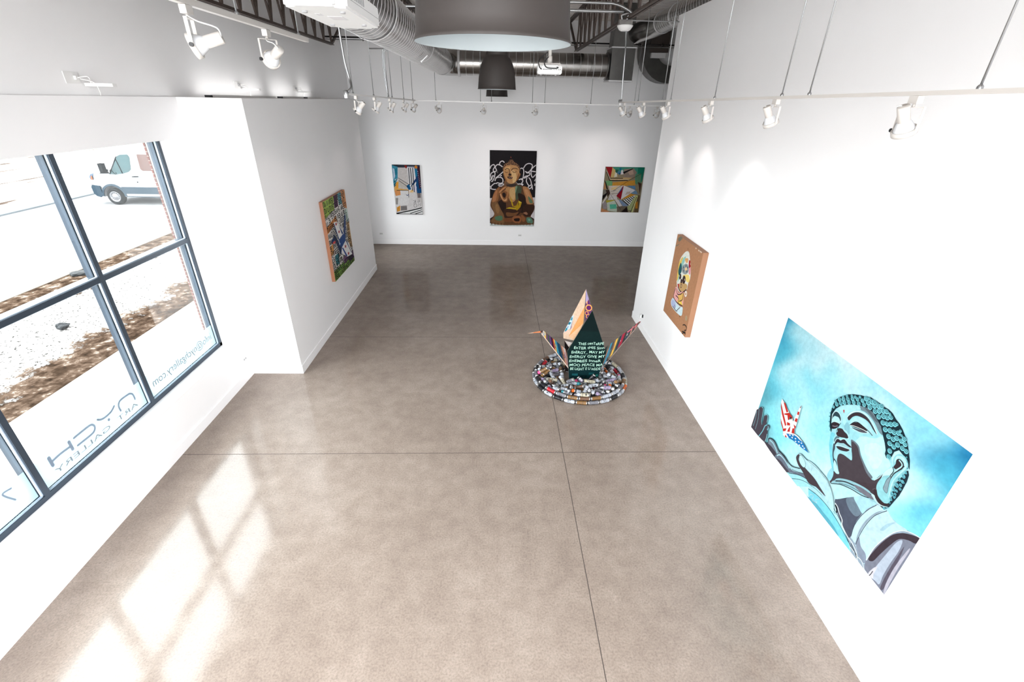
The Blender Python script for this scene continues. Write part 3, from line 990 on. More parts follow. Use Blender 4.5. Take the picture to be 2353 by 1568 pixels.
(4,132,216,226,20,1662,265),
(4,36,76,88,14,1661,259),
(4,128,212,222,10,1661,259),
(4,36,80,92,4,1661,257),
(4,132,216,226,20,1695,307),
(4,36,76,88,14,1695,302),
(4,128,212,222,10,1695,301),
(4,36,80,92,4,1695,300),
(4,132,216,226,20,1699,265),
(4,36,76,88,14,1699,259),
(4,128,212,222,10,1699,259),
(4,36,80,92,4,1699,257),
(4,132,216,226,20,1730,306),
(4,36,76,88,14,1729,301),
(4,128,212,222,10,1729,300),
(4,36,80,92,4,1729,299),
(4,132,216,226,20,1675,234),
(4,36,76,88,14,1675,229),
(4,128,212,222,10,1675,228),
(4,36,80,92,4,1675,227),
(4,132,216,226,15,976,449),
(4,36,76,88,11,976,446),
(4,128,212,222,8,977,445),
(4,36,80,92,3,977,444),
(4,132,216,226,15,973,388),
(4,36,76,88,10,973,385),
(4,128,212,222,7,974,384),
(4,36,80,92,3,974,383),
(4,132,216,226,14,1031,300),
(4,36,76,88,10,1032,297),
(4,128,212,222,7,1032,296),
(4,36,80,92,3,1032,296),
(4,132,216,226,14,1062,267),
(4,36,76,88,10,1062,264),
(4,128,212,222,7,1062,263),
(4,36,80,92,3,1062,262),
(4,132,216,226,14,1109,235),
(4,36,76,88,10,1109,231),
(4,128,212,222,7,1109,231),
(4,36,80,92,3,1109,230),
(4,132,216,226,14,1143,221),
(4,36,76,88,10,1143,218),
(4,128,212,222,7,1143,218),
(4,36,80,92,3,1143,217),
(4,132,216,226,13,1185,192),
(4,36,76,88,9,1185,189),
(4,128,212,222,7,1185,189),
(4,36,80,92,3,1185,188),
(4,132,216,226,13,1270,146),
(4,36,76,88,9,1270,143),
(4,128,212,222,6,1270,143),
(4,36,80,92,3,1270,142),
(4,132,216,226,13,1358,138),
(4,36,76,88,9,1358,135),
(4,128,212,222,6,1358,135),
(4,36,80,92,3,1358,134),
(4,132,216,226,12,1488,140),
(4,36,76,88,8,1488,137),
(4,128,212,222,6,1488,137),
(4,36,80,92,3,1488,136),
(4,132,216,226,12,1577,172),
(4,36,76,88,8,1577,169),
(4,128,212,222,6,1577,168),
(4,36,80,92,3,1577,168),
(4,132,216,226,12,1623,199),
(4,36,76,88,8,1622,196),
(4,128,212,222,6,1623,196),
(4,36,80,92,3,1623,195),
(4,132,216,226,11,1647,223),
(4,36,76,88,8,1647,220),
(4,128,212,222,6,1647,219),
(4,36,80,92,3,1647,219),
(4,86,160,172,8,971,485),
(4,86,160,172,8,971,522),
(4,86,160,172,8,979,555),
(4,86,160,172,8,998,601),
(4,86,160,172,8,1020,637),
(4,86,160,172,8,1044,664),
(4,86,160,172,6,1756,340),
(4,86,160,172,6,1778,367),
(4,86,160,172,6,1800,411),
(4,86,160,172,6,1804,450),
(4,110,190,205,16,1804,488),
(4,40,80,95,10,1804,485),
(4,120,200,212,7,1805,484),
(4,110,190,205,14,1788,537),
(4,40,80,95,9,1788,534),
(4,120,200,212,6,1789,533),
(4,110,190,205,14,1816,530),
(4,40,80,95,8,1817,527),
(4,120,200,212,6,1817,526),
(4,110,190,205,18,1792,591),
(4,40,80,95,11,1793,588),
(4,120,200,212,7,1793,587),
(4,110,190,205,13,1816,566),
(4,40,80,95,8,1817,564),
(4,120,200,212,5,1817,563),
(4,110,190,205,16,1788,639),
(4,40,80,95,10,1789,636),
(4,120,200,212,6,1789,635),
(4,110,190,205,11,1826,595),
(4,40,80,95,7,1827,593),
(4,120,200,212,4,1827,591),
(4,110,190,205,11,1812,631),
(4,40,80,95,7,1813,628),
(4,120,200,212,4,1813,627),
(4,110,190,205,16,1792,684),
(4,40,80,95,10,1793,682),
(4,120,200,212,7,1793,680),
(4,110,190,205,11,1814,662),
(4,40,80,95,7,1814,659),
(4,120,200,212,4,1814,658),
(4,110,190,205,13,1804,727),
(4,40,80,95,8,1805,724),
(4,120,200,212,5,1805,723),
(4,110,190,205,10,1819,691),
(4,40,80,95,6,1819,689),
(4,120,200,212,4,1820,687),
(4,110,190,205,11,1806,448),
(4,40,80,95,6,1807,445),
(4,120,200,212,4,1807,444),
(4,110,190,205,12,1793,841),
(4,40,80,95,7,1794,838),
(4,120,200,212,5,1794,837),
(4,80,150,165,8,1811,760),
(4,80,150,165,7,1807,820),
(4,80,150,165,6,1832,526),
(4,80,150,165,6,1835,590),
(4,80,150,165,6,1826,678),
(0,76,70,80,0,1,1470,0,1271,2,1212,30,1177,40,1151,62,1121,104,1118,123,1184,134,1251,171,1309,164,1237,156,1178,175,1144,216,1141,233,1203,229,1253,270,1221,298,1236,287,1283,300,1338,304,1431,300,1451),
(2,130,208,220,10,180,1461,209,1370,217,1320,221,1279,250,1237),
(2,150,200,210,5,84,1436,80,1322,65,1246,36,1173),
(2,150,200,210,5,31,1429,31,1330,8,1222),
(2,140,205,216,7,69,1121,104,1123,124,1192,142,1264,167,1302),
(2,140,205,216,7,161,1174,182,1145,215,1146,232,1213),
(2,160,215,224,8,297,1331,306,1391,306,1434),
(2,120,175,188,18,268,1241,284,1256,277,1291),
(0,120,136,150,0,300,1451,355,1418,338,1363,368,1334,427,1317,491,1337,553,1358,637,1348,713,1352,744,1365,756,1470,544,1470),
(0,72,66,76,0,300,1451,385,1410,458,1404,532,1414,544,1470),
(2,36,46,52,10,354,1412,344,1364,373,1331,440,1316,503,1336,552,1355,634,1341,714,1353),
(2,165,215,223,16,367,1360,431,1351,503,1373,544,1396),
(0,108,118,134,0,544,1470,533,1422,564,1380,620,1363,697,1367,761,1374,823,1379,968,1284,1019,1296,907,1363,758,1470),
(0,78,72,82,0,553,1461,628,1430,705,1433,778,1433,757,1469),
(2,176,220,228,14,549,1427,580,1385,638,1374,716,1381,773,1397),
(2,40,48,54,7,562,1350,676,1350,746,1368,816,1365),
(0,172,217,224,0,715,1355,795,1346,898,1278,957,1285,823,1379,754,1380),
(2,38,44,50,7,717,1358,795,1347,899,1279),
(2,38,44,50,5,809,1376,883,1337,960,1286),
(1,164,226,236,0,754,1470,826,1410,921,1346,1020,1298,1174,1247,951,1470),
(2,38,44,50,6,787,1450,904,1357,1021,1300,1175,1259),
(2,38,50,56,5,853,1462,941,1385,1026,1335,1115,1303),
(0,178,220,228,0,800,1218,815,1157,849,1135,924,1132,1020,1112,1105,1099,1177,1105,1234,1106,1279,1135,1331,1207,1326,1280,1178,1265,1078,1228,971,1226,897,1253,834,1240),
(0,186,226,233,0,939,1131,1039,1093,1152,1092,1230,1098,1275,1123,1324,1155,1373,1209,1424,1296,1357,1286,1257,1248,1123,1204,983,1218),
(0,72,62,68,0,987,1226,1040,1212,1114,1213,1193,1230,1287,1253,1156,1270,1030,1311),
(0,72,62,68,0,800,1218,817,1160,831,1165,844,1214,896,1228,945,1217,1029,1214,1091,1214,1177,1244,1077,1310,1010,1303,944,1279,857,1263),
(0,192,236,239,0,831,1165,854,1144,902,1152,935,1174,949,1204,930,1231,881,1232,848,1210),
(2,50,60,66,4,831,1165,854,1144,902,1152,936,1173,950,1205,929,1233,881,1232,848,1210,831,1165),
(2,130,170,182,3,1000,1131,1026,1149,1035,1187),
(2,36,44,50,3,814,1155,849,1134,924,1131,1019,1111,1104,1098,1176,1104,1234,1105,1279,1135),
(1,246,246,244,0,339,853,333,816,376,826,499,874,533,943,539,1052,513,1100,431,1049),
(1,200,48,40,0,340,860,393,910,523,1021,530,1059,501,1038,406,961,360,907),
(1,200,48,40,0,374,834,401,826,485,876,464,902),
(1,200,48,40,0,415,1017,500,1083,493,1098,440,1060),
(1,246,246,244,0,625,687,610,725,593,931,653,971,646,881),
(1,110,40,40,0,625,686,614,726,625,727),
(1,200,48,40,0,605,782,630,772,635,807,610,816),
(1,200,48,40,0,609,863,639,849,645,891,609,901),
(1,200,48,40,0,603,940,653,937,655,969,608,973),
(1,246,246,244,0,494,1088,523,1021,533,943,570,897,643,969,668,1019,563,1099,528,1155),
(1,200,48,40,0,433,941,500,877,564,885,561,923,514,906,452,940),
(1,200,48,40,0,492,1095,541,1051,543,1086,510,1118),
(1,200,48,40,0,518,985,563,967,574,989,533,1017),
(1,200,48,40,0,568,1037,582,987,601,1050,566,1076),
(1,200,48,40,0,618,989,643,969,667,1020,628,1042),
(1,200,48,40,0,517,1132,539,1121,537,1153),
(1,200,48,40,0,560,1119,596,1132,568,1148),
(1,200,48,40,0,492,922,521,883,533,943,523,959),
(1,60,30,30,0,529,911,555,892,557,924),
(1,246,246,244,0,521,1116,578,1082,686,1012,749,1002,691,1068,583,1140,528,1155),
(1,200,48,40,0,558,1121,596,1132,563,1150),
(1,30,122,188,0,564,1101,672,1031,733,1015,821,1012,887,1037,931,1047,828,1071,681,1096,621,1118),
(1,246,246,244,0,606,1085,615,1071,632,1072,625,1085),
(1,246,246,244,0,645,1057,654,1043,672,1044,664,1057),
(1,246,246,244,0,647,1084,656,1069,673,1071,666,1084),
(1,246,246,244,0,693,1059,702,1045,719,1046,712,1059),
(1,246,246,244,0,708,1084,717,1069,733,1070,726,1083),
(1,246,246,244,0,748,1054,757,1039,773,1041,766,1054),
(1,246,246,244,0,771,1077,780,1063,796,1064,789,1077),
(1,246,246,244,0,815,1053,823,1038,839,1040,832,1053),
(1,246,246,244,0,841,1057,849,1043,865,1044,859,1057),
(1,246,246,244,0,734,1096,743,1081,760,1082,753,1095),
(1,246,246,244,0,786,1039,794,1025,810,1026,803,1039),
(1,246,246,244,0,668,1022,739,1004,811,1010,758,1020)]
ART_KRAFT = [
(0,120,116,100,0,60,57,148,5,244,0,225,34,153,89,81,94),
(0,130,120,102,0,4,203,173,127,114,172,29,210),
(0,228,229,220,0,513,164,636,144,739,244,849,389,889,514,854,610,854,715,727,782,607,855,488,847,365,751,324,559,314,388,390,265),
(0,228,196,96,0,346,357,420,284,449,375,409,488,406,649,359,731,317,576,310,418),
(0,150,200,190,0,419,356,461,286,556,244,513,384,463,514,439,696,400,739,405,519),
(0,36,92,98,0,373,406,448,433,487,521,413,610,342,554),
(0,225,170,110,0,522,289,651,243,667,308,601,328),
(0,150,160,162,0,479,430,611,346,725,345,769,429,678,508,528,522),
(0,236,200,150,0,599,435,656,395,705,415,649,454),
(4,88,92,96,22,539,432),
(4,88,92,96,21,705,380),
(4,88,92,96,22,704,450),
(4,88,92,96,22,565,481),
(4,88,92,96,22,464,478),
(4,88,92,96,22,627,376),
(0,166,20,42,0,708,256,759,255,777,302,811,325,792,387,728,331),
(0,230,150,160,0,769,394,814,345,858,441,804,459),
(0,240,210,120,0,571,565,794,476,886,543,822,600,657,579),
(0,196,160,108,0,486,782,538,691,663,662,825,641,838,714,711,811,567,841),
(4,62,46,46,50,475,618),
(4,62,46,46,70,658,610),
(4,62,46,46,40,566,667),
(4,190,170,150,19,688,599),
(4,170,160,140,15,446,618),
(0,170,40,50,0,427,766,490,751,513,816,465,804),
(2,70,45,55,22,465,804,577,837,706,816,839,716),
(4,90,60,60,35,595,743),
(4,205,170,120,20,595,743),
(0,232,170,165,0,342,997,355,888,395,829,485,841,545,892,733,794,804,911,818,1024,711,1049,515,1066,376,1044),
(0,222,178,100,0,559,917,746,818,791,916,718,988,581,996),
(0,236,200,90,0,571,1015,712,976,813,1016,708,1043,587,1045),
(2,70,45,55,18,384,862,353,963,383,1041,556,1065,818,1024),
(2,70,45,55,17,436,844,500,923,640,879,733,794),
(2,70,45,55,18,444,974,592,978,614,1057),
(2,70,45,55,17,746,818,758,929,648,1007),
(0,206,226,232,0,285,1155,342,1060,529,1075,731,1070,837,1046,871,1160,799,1211,561,1227,362,1216),
(0,176,186,220,0,310,1160,354,1082,511,1097,534,1178,373,1196),
(2,70,45,55,15,394,1195,571,1208,646,1192),
(2,70,45,55,15,472,1142,523,1197),
(2,70,45,55,15,623,1187,731,1085),
(4,240,232,222,52,849,792),
(4,195,150,115,26,850,794),
(1,235,228,220,0,834,822,875,806,862,847),
(2,70,40,30,10,561,96,587,116),
(2,60,40,30,12,776,1228,818,1232),
(4,235,215,195,20,875,4),
(4,235,215,195,20,998,5),
(4,235,215,195,20,1057,4),
(4,235,215,195,20,1100,2),
(4,170,150,120,47,1067,1143),
(2,45,38,36,19,989,1306,1064,1266,1151,1272,1160,1318,1092,1355),
(2,45,38,36,19,1008,1414,1154,1363),
(2,45,38,36,19,1030,1450,1096,1397,1168,1390)]
ART_BIRD = [
(1,150,175,80,0,0,0,650,0,600,260,0,330),
(1,85,40,75,0,650,0,900,0,850,250,620,250),
(1,90,150,160,0,900,0,1130,0,1130,260,900,230),
(1,205,140,90,0,1130,0,1400,0,1400,420,1150,330),
(1,205,130,70,0,0,500,640,400,640,520,0,640),
(1,200,160,110,0,1230,560,1400,520,1400,1300,1150,1250),
(1,190,210,200,0,1150,430,1400,400,1400,700,1250,700),
(1,125,160,80,0,0,1430,1400,1430,1400,1650,0,1650),
(1,70,50,80,0,1000,1400,1400,1380,1400,1560,1050,1560),
(1,70,140,150,0,200,1150,420,1150,420,1380,200,1380),
(1,150,110,150,0,650,1350,1000,1330,1000,1480,700,1500),
(1,210,150,90,0,0,900,200,880,200,1080,0,1100),
(3,12,10,13,26,18,115,12,14,71,18,78,110),
(3,12,10,13,26,103,115,125,23,155,113),
(3,24,40,50,26,217,108,222,21,259,117,259,25),
(3,12,10,13,26,332,113,329,22,376,110,379,22),
(3,12,10,13,26,409,110,404,20,456,18,460,111),
(3,12,10,13,26,541,25,491,18,493,69,533,68,539,116,488,117),
(3,60,16,24,26,565,112,559,17,601,106,601,22),
(3,12,10,13,26,652,114,655,17,636,15,683,21),
(3,12,10,13,26,710,115,731,19,757,116),
(3,24,46,24,26,795,22,789,109,834,116,831,23,791,16),
(3,12,10,13,26,860,23,915,21,912,63,865,68,868,109,921,114),
(3,12,10,13,26,945,109,944,20,1008,110,1004,18),
(3,60,16,24,26,1041,20,1089,15,1092,71,1036,68,1039,114,1085,115),
(3,12,10,13,26,1127,106,1121,19,1186,108,1186,21),
(3,24,40,50,26,1213,19,1261,18,1259,67,1204,62,1211,110,1259,117),
(3,24,46,24,26,1286,112,1289,20,1339,115,1334,23),
(3,12,10,13,26,19,151,16,236,78,232,71,146,16,141),
(3,12,10,13,26,110,240,109,150,167,239,173,143),
(3,12,10,13,26,238,151,234,232,285,236),
(3,12,10,13,26,316,235,315,151,376,147,378,239),
(3,12,10,13,26,415,236,412,146,474,236,477,147),
(3,24,46,24,26,538,149,498,146,501,193,542,196,541,236,502,234),
(3,12,10,13,26,599,239,598,143,569,148,628,151),
(3,12,10,13,26,702,141,656,151,659,191,700,190,704,233,657,239),
(3,12,10,13,26,725,147,728,233,790,232,785,144,724,140),
(3,12,10,13,26,842,240,846,144,826,150,865,143),
(3,24,46,24,26,962,146,902,149,905,187,962,190,967,234,907,239),
(3,12,10,13,26,986,150,988,235,1051,232,1051,140,985,151),
(3,60,16,24,26,1125,147,1083,142,1083,193,1127,190,1125,241,1086,241),
(3,12,10,13,26,1157,233,1180,142,1206,242),
(3,12,10,13,26,1269,237,1267,147,1236,150,1304,145),
(3,12,10,13,26,13,367,13,266,54,271,62,359),
(3,12,10,13,26,90,366,121,273,148,368),
(3,12,10,13,26,185,274,179,360,236,369),
(3,12,10,13,26,270,366,267,266,334,276,331,369),
(3,12,10,13,26,362,268,362,362,406,361,410,269,362,266),
(3,12,10,13,26,474,269,431,272,439,319,482,314,474,364,434,364),
(3,60,16,24,26,512,277,509,359,568,367,566,270,505,272),
(3,24,46,24,26,640,271,596,274,601,322,646,312,645,362,601,358),
(3,12,10,13,26,676,365,707,274,735,361),
(3,12,10,13,26,762,361,758,272,825,358,819,277),
(3,12,10,13,26,905,267,850,270,849,319,901,323,902,365,854,359),
(3,12,10,13,26,970,367,1001,272,1027,365),
(3,12,10,13,26,1042,364,1046,276,1089,268,1088,360),
(3,12,10,13,26,1130,275,1188,276,1182,317,1125,313,1124,362,1182,362),
(3,12,10,13,26,1222,271,1275,267,1271,320,1219,319,1224,367,1270,366),
(3,12,10,13,26,1336,367,1337,277,1311,266,1359,271),
(3,12,10,13,26,10,401,16,494,63,488),
(3,12,10,13,26,84,403,86,492,138,492),
(3,24,40,50,26,175,398,229,392,229,440,172,448,175,491,229,485),
(3,12,10,13,26,264,395,264,491,330,486),
(3,12,10,13,26,388,489,389,402,361,395,416,403),
(3,12,10,13,26,493,491,498,400,477,392,518,402),
(3,12,10,13,26,598,399,545,402,538,446,591,442,593,493,543,489),
(3,24,46,24,26,623,401,621,487,665,494),
(3,12,10,13,26,701,491,703,400,748,403,753,484),
(3,12,10,13,26,787,394,843,393,849,445,787,439,781,488,849,484),
(3,12,10,13,26,871,403,875,489,915,494),
(3,12,10,13,26,941,484,962,397,985,490),
(3,12,10,13,26,1015,399,1014,489,1050,485),
(3,12,10,13,26,1088,489,1093,401,1146,397,1146,484),
(3,12,10,13,26,1171,394,1166,487,1218,487),
(3,12,10,13,26,1256,392,1254,485,1316,492),
(3,12,10,13,26,36,611,42,522,12,521,70,528),
(3,12,10,13,26,101,615,103,529,144,616,144,524),
(3,12,10,13,26,178,612,180,526,232,521,238,612),
(3,12,10,13,26,270,525,275,614,323,618,327,529,275,521),
(3,12,10,13,26,407,522,351,521,347,573,403,568,406,616,344,615),
(3,12,10,13,26,466,611,463,521,514,613,515,527),
(3,24,40,50,26,555,620,579,519,606,618),
(3,12,10,13,26,665,618,670,525,640,529,691,518),
(3,12,10,13,26,771,526,764,614,809,615),
(3,12,10,13,26,840,519,838,613,889,612,880,522,836,523),
(3,12,10,13,26,917,524,925,614,976,615,981,524,925,520),
(3,12,10,13,26,1002,519,1062,522,1068,567,1006,571,1009,611,1067,614),
(3,12,10,13,26,1115,614,1121,519,1092,528,1147,521),
(3,12,10,13,26,1175,529,1181,620,1231,611),
(3,12,10,13,26,1262,618,1259,522,1300,614,1301,520),
(3,12,10,13,26,13,741,18,644,78,747,71,651),
(3,12,10,13,26,97,746,122,647,143,745),
(3,12,10,13,26,178,653,180,737,236,744,241,645,183,645),
(3,12,10,13,26,295,650,296,740,346,744,347,653,297,651),
(3,12,10,13,26,382,647,439,647,437,699,384,692,391,736,438,737),
(3,12,10,13,26,467,652,469,744,530,745,525,649,464,653),
(3,12,10,13,26,676,648,627,649,634,697,679,692,672,736,635,740),
(3,12,10,13,26,713,652,714,742,758,741,762,646,707,646),
(3,12,10,13,26,796,651,795,746,846,736,848,655,790,644),
(3,12,10,13,26,910,739,913,648,959,655,966,744),
(3,12,10,13,26,984,742,984,652,1034,647,1026,738),
(3,12,10,13,26,1063,646,1061,744,1116,736,1116,655,1057,651),
(3,12,10,13,26,1144,737,1178,645,1204,742),
(3,12,10,13,26,1243,744,1237,654,1296,650,1302,739),
(3,12,10,13,26,1332,739,1338,644,1387,646,1388,743),
(3,12,10,13,26,13,870,11,776,54,777,63,869),
(3,12,10,13,26,82,869,109,781,135,872),
(3,12,10,13,26,155,777,158,873,222,866),
(3,12,10,13,26,244,867,246,770,292,773,292,871),
(3,12,10,13,26,330,772,333,873,387,862,389,770,333,775),
(3,12,10,13,26,427,869,428,770,475,773,468,867),
(3,12,10,13,26,520,869,520,772,494,773,540,771),
(3,12,10,13,26,567,780,573,863,623,870),
(3,12,10,13,26,675,864,673,780,651,771,701,772),
(3,24,46,24,26,731,871,725,774,788,771,791,862),
(3,12,10,13,26,865,773,815,774,812,824,863,817,862,863,820,869),
(3,12,10,13,26,896,871,895,774,954,873,960,779),
(3,12,10,13,26,1029,776,984,770,984,821,1027,816,1028,866,991,867),
(3,12,10,13,26,1158,779,1100,771,1098,823,1152,816,1153,864,1100,869),
(3,12,10,13,26,1187,869,1215,778,1234,872),
(3,12,10,13,26,1274,777,1272,869,1323,873,1327,770,1266,771),
(3,12,10,13,26,77,903,18,906,11,948,71,950,72,997,12,995),
(3,12,10,13,26,172,992,181,900,224,999,225,896),
(3,12,10,13,26,249,996,249,903,312,996,315,904),
(3,12,10,13,26,344,999,346,901,410,898,410,993),
(3,12,10,13,26,493,897,439,903,437,951,492,943,488,995,438,999),
(3,12,10,13,26,515,900,515,994,558,995),
(3,12,10,13,26,582,907,645,901,642,944,591,945,584,997,644,996),
(3,12,10,13,26,680,993,681,905,732,991,732,906),
(3,12,10,13,26,790,996,798,897,853,989,859,898),
(3,12,10,13,26,953,997,946,899,920,906,985,897),
(3,24,40,50,26,1016,904,1021,989,1069,988,1073,897,1017,903),
(3,12,10,13,26,1105,900,1101,988,1161,992,1160,904,1103,898),
(3,12,10,13,26,1190,989,1198,902,1244,996,1242,906),
(3,12,10,13,26,1268,990,1296,902,1327,993),
(3,60,16,24,26,19,1025,19,1124,63,1122),
(3,24,46,24,26,85,1118,85,1032,141,1026,144,1119),
(3,60,16,24,26,162,1116,169,1031,228,1027,229,1119),
(3,12,10,13,26,255,1026,302,1025,305,1073,247,1078,255,1114,302,1116),
(3,12,10,13,26,339,1027,392,1027,395,1073,341,1079,340,1121,393,1122),
(3,12,10,13,26,416,1031,462,1032,459,1079,416,1078,411,1120,460,1123),
(3,12,10,13,26,556,1030,491,1031,492,1075,557,1071,552,1117,499,1121),
(3,12,10,13,26,587,1023,581,1118,646,1115),
(3,12,10,13,26,673,1029,716,1032,723,1077,676,1070,679,1122,718,1124),
(3,12,10,13,26,797,1026,739,1031,740,1076,796,1071,790,1121,745,1121),
(3,12,10,13,26,829,1024,831,1121,879,1121,874,1029,832,1026),
(3,12,10,13,26,909,1121,926,1027,948,1116),
(3,12,10,13,26,983,1122,980,1022,1032,1030,1030,1115),
(3,12,10,13,26,1059,1115,1062,1022,1124,1115,1117,1033),
(3,12,10,13,26,1147,1033,1198,1029,1207,1071,1146,1072,1154,1118,1206,1117),
(3,12,10,13,26,1282,1022,1225,1025,1226,1068,1287,1076,1285,1120,1227,1123),
(3,12,10,13,26,1326,1027,1326,1124,1367,1116),
(3,12,10,13,26,17,1153,12,1244,63,1245),
(3,12,10,13,26,123,1155,84,1148,86,1205,126,1194,122,1248,87,1241),
(3,12,10,13,26,161,1244,160,1159,210,1242,208,1150),
(3,24,40,50,26,273,1159,265,1241,331,1244),
(3,12,10,13,26,355,1150,349,1241,408,1247,406,1150,354,1159),
(3,12,10,13,26,431,1248,429,1151,481,1158,477,1244),
(3,12,10,13,26,514,1247,514,1150,570,1243,574,1158),
(3,24,40,50,26,605,1157,598,1251,648,1240),
(3,12,10,13,26,720,1241,716,1159,778,1242,783,1158),
(3,12,10,13,26,844,1149,801,1157,801,1195,848,1194,845,1248,806,1248),
(3,12,10,13,26,879,1246,882,1150,942,1250,944,1151),
(3,12,10,13,26,966,1155,970,1244,1027,1246),
(3,24,40,50,26,1060,1245,1088,1150,1111,1251),
(3,12,10,13,26,1141,1251,1136,1156,1181,1159,1183,1250),
(3,12,10,13,26,1223,1248,1240,1152,1259,1246),
(3,12,10,13,26,1286,1148,1343,1159,1349,1205,1283,1195,1288,1245,1346,1242),
(3,12,10,13,26,13,1276,10,1377,77,1366,78,1277,19,1281),
(3,12,10,13,26,111,1284,112,1376,152,1375),
(3,12,10,13,26,233,1276,185,1274,189,1327,228,1330,225,1369,187,1370),
(3,12,10,13,26,257,1375,257,1283,316,1276,317,1367),
(3,12,10,13,26,398,1277,348,1275,346,1324,397,1321,402,1369,353,1377),
(3,12,10,13,26,456,1375,454,1279,441,1284,481,1278),
(3,12,10,13,26,501,1367,500,1278,551,1279,550,1372),
(3,24,46,24,26,575,1278,582,1370,626,1368),
(3,12,10,13,26,670,1377,671,1274,714,1368,708,1275),
(3,12,10,13,26,789,1280,744,1279,740,1331,781,1322,788,1373,743,1377),
(3,12,10,13,26,847,1366,848,1285,822,1279,872,1281),
(3,24,40,50,26,911,1276,908,1369,958,1377),
(3,12,10,13,26,983,1367,981,1281,1030,1278,1028,1368),
(3,12,10,13,26,1124,1274,1060,1285,1066,1326,1126,1330,1126,1371,1063,1377),
(3,12,10,13,26,1156,1369,1157,1280,1199,1274,1203,1377),
(3,12,10,13,26,1233,1285,1278,1274,1277,1326,1232,1329,1224,1366,1282,1370),
(3,12,10,13,26,1306,1280,1358,1277,1365,1330,1307,1324,1315,1369,1359,1368),
(3,12,10,13,26,59,1403,14,1407,14,1449,56,1449,57,1499,17,1501),
(3,12,10,13,26,81,1405,84,1498,134,1498,132,1408,82,1408),
(3,12,10,13,26,160,1401,224,1409,228,1456,168,1457,161,1493,221,1501),
(3,24,40,50,26,299,1407,252,1406,244,1454,301,1454,303,1496,248,1502),
(3,24,40,50,26,338,1403,391,1407,386,1456,336,1452,333,1501,388,1500),
(3,12,10,13,26,420,1400,424,1492,484,1496),
(3,24,40,50,26,567,1407,511,1405,505,1450,569,1457,570,1502,512,1497),
(3,12,10,13,26,664,1407,604,1406,603,1454,666,1452,667,1501,600,1493),
(3,12,10,13,26,702,1492,703,1410,765,1408,757,1498),
(3,12,10,13,26,781,1401,789,1495,837,1495,840,1411,785,1401),
(3,12,10,13,26,891,1498,893,1402,862,1408,915,1400),
(3,12,10,13,26,939,1496,943,1406,980,1402,983,1494),
(3,12,10,13,26,1013,1400,1067,1401,1064,1450,1013,1447,1011,1500,1068,1501),
(3,24,46,24,26,1093,1407,1093,1503,1132,1494,1141,1410,1094,1402),
(3,12,10,13,26,1194,1501,1195,1405,1167,1410,1229,1402),
(3,12,10,13,26,1246,1402,1251,1498,1293,1492),
(3,12,10,13,26,19,1622,18,1534,67,1526,67,1624),
(3,12,10,13,26,151,1533,100,1536,104,1579,150,1575,144,1624,100,1626),
(3,12,10,13,26,181,1627,180,1532,224,1621,219,1536),
(3,12,10,13,26,250,1536,246,1628,304,1627),
(3,12,10,13,26,337,1620,362,1536,387,1623),
(3,12,10,13,26,493,1526,443,1526,441,1583,494,1580,494,1618,440,1619),
(3,60,16,24,26,534,1536,589,1534,580,1577,529,1580,537,1625,587,1620),
(3,12,10,13,26,613,1530,618,1624,664,1623,669,1531,610,1533),
(3,12,10,13,26,707,1623,704,1535,742,1618,745,1534),
(3,12,10,13,26,811,1534,775,1535,771,1576,819,1583,818,1624,774,1628),
(3,12,10,13,26,846,1535,905,1537,907,1581,855,1578,851,1621,901,1623),
(3,24,40,50,26,949,1628,953,1531,929,1531,975,1530),
(3,24,40,50,26,1016,1619,1013,1535,1059,1628,1062,1530),
(3,12,10,13,26,1086,1536,1082,1622,1145,1618),
(3,12,10,13,26,1167,1629,1163,1528,1215,1527,1214,1629),
(3,12,10,13,26,1246,1527,1244,1626,1288,1620),
(3,12,10,13,26,1306,1534,1315,1622,1371,1621,1374,1528,1306,1532),
(1,222,220,218,0,387,497,523,502,708,611,1006,934,712,898,540,943),
(1,24,52,104,0,374,479,434,540,597,928,527,891),
(1,24,52,104,0,673,602,889,852,790,843),
(1,24,52,104,0,1162,469,1204,544,954,1035,788,1051,955,773),
(1,18,34,66,0,260,704,353,746,656,1108,527,1212,387,959,266,782),
(1,24,52,104,0,106,833,227,771,313,827,180,864),
(1,20,60,120,0,561,901,863,853,998,949,954,1035,656,1108,547,1025),
(1,222,220,220,0,954,1035,1170,1152,1280,1448,932,1400,577,1213,656,1108),
(1,24,60,130,0,656,1108,736,1133,940,1385,843,1361),
(1,24,52,104,0,958,1028,1041,1078,1262,1424,1220,1392),
(1,24,52,104,0,527,1212,656,1108,574,1220),
(1,190,210,230,0,540,943,608,1003,547,1025),
(1,210,80,80,0,190,844,360,872,295,907,173,877),
(1,150,28,40,0,555,513,555,545,604,551,562,565,581,596,539,578,510,602,510,570,462,564,504,550,485,520,526,538),
(1,150,28,40,0,661,704,661,737,711,744,667,758,688,789,644,770,615,795,614,762,565,755,608,741,588,710,631,729),
(1,150,28,40,0,920,1103,921,1138,974,1148,928,1161,950,1196,903,1173,872,1198,871,1163,818,1154,864,1141,842,1106,888,1128),
(1,150,28,40,0,1052,1306,1053,1343,1109,1353,1061,1366,1084,1402,1035,1378,1003,1403,1002,1367,947,1356,995,1344,972,1308,1020,1332)]
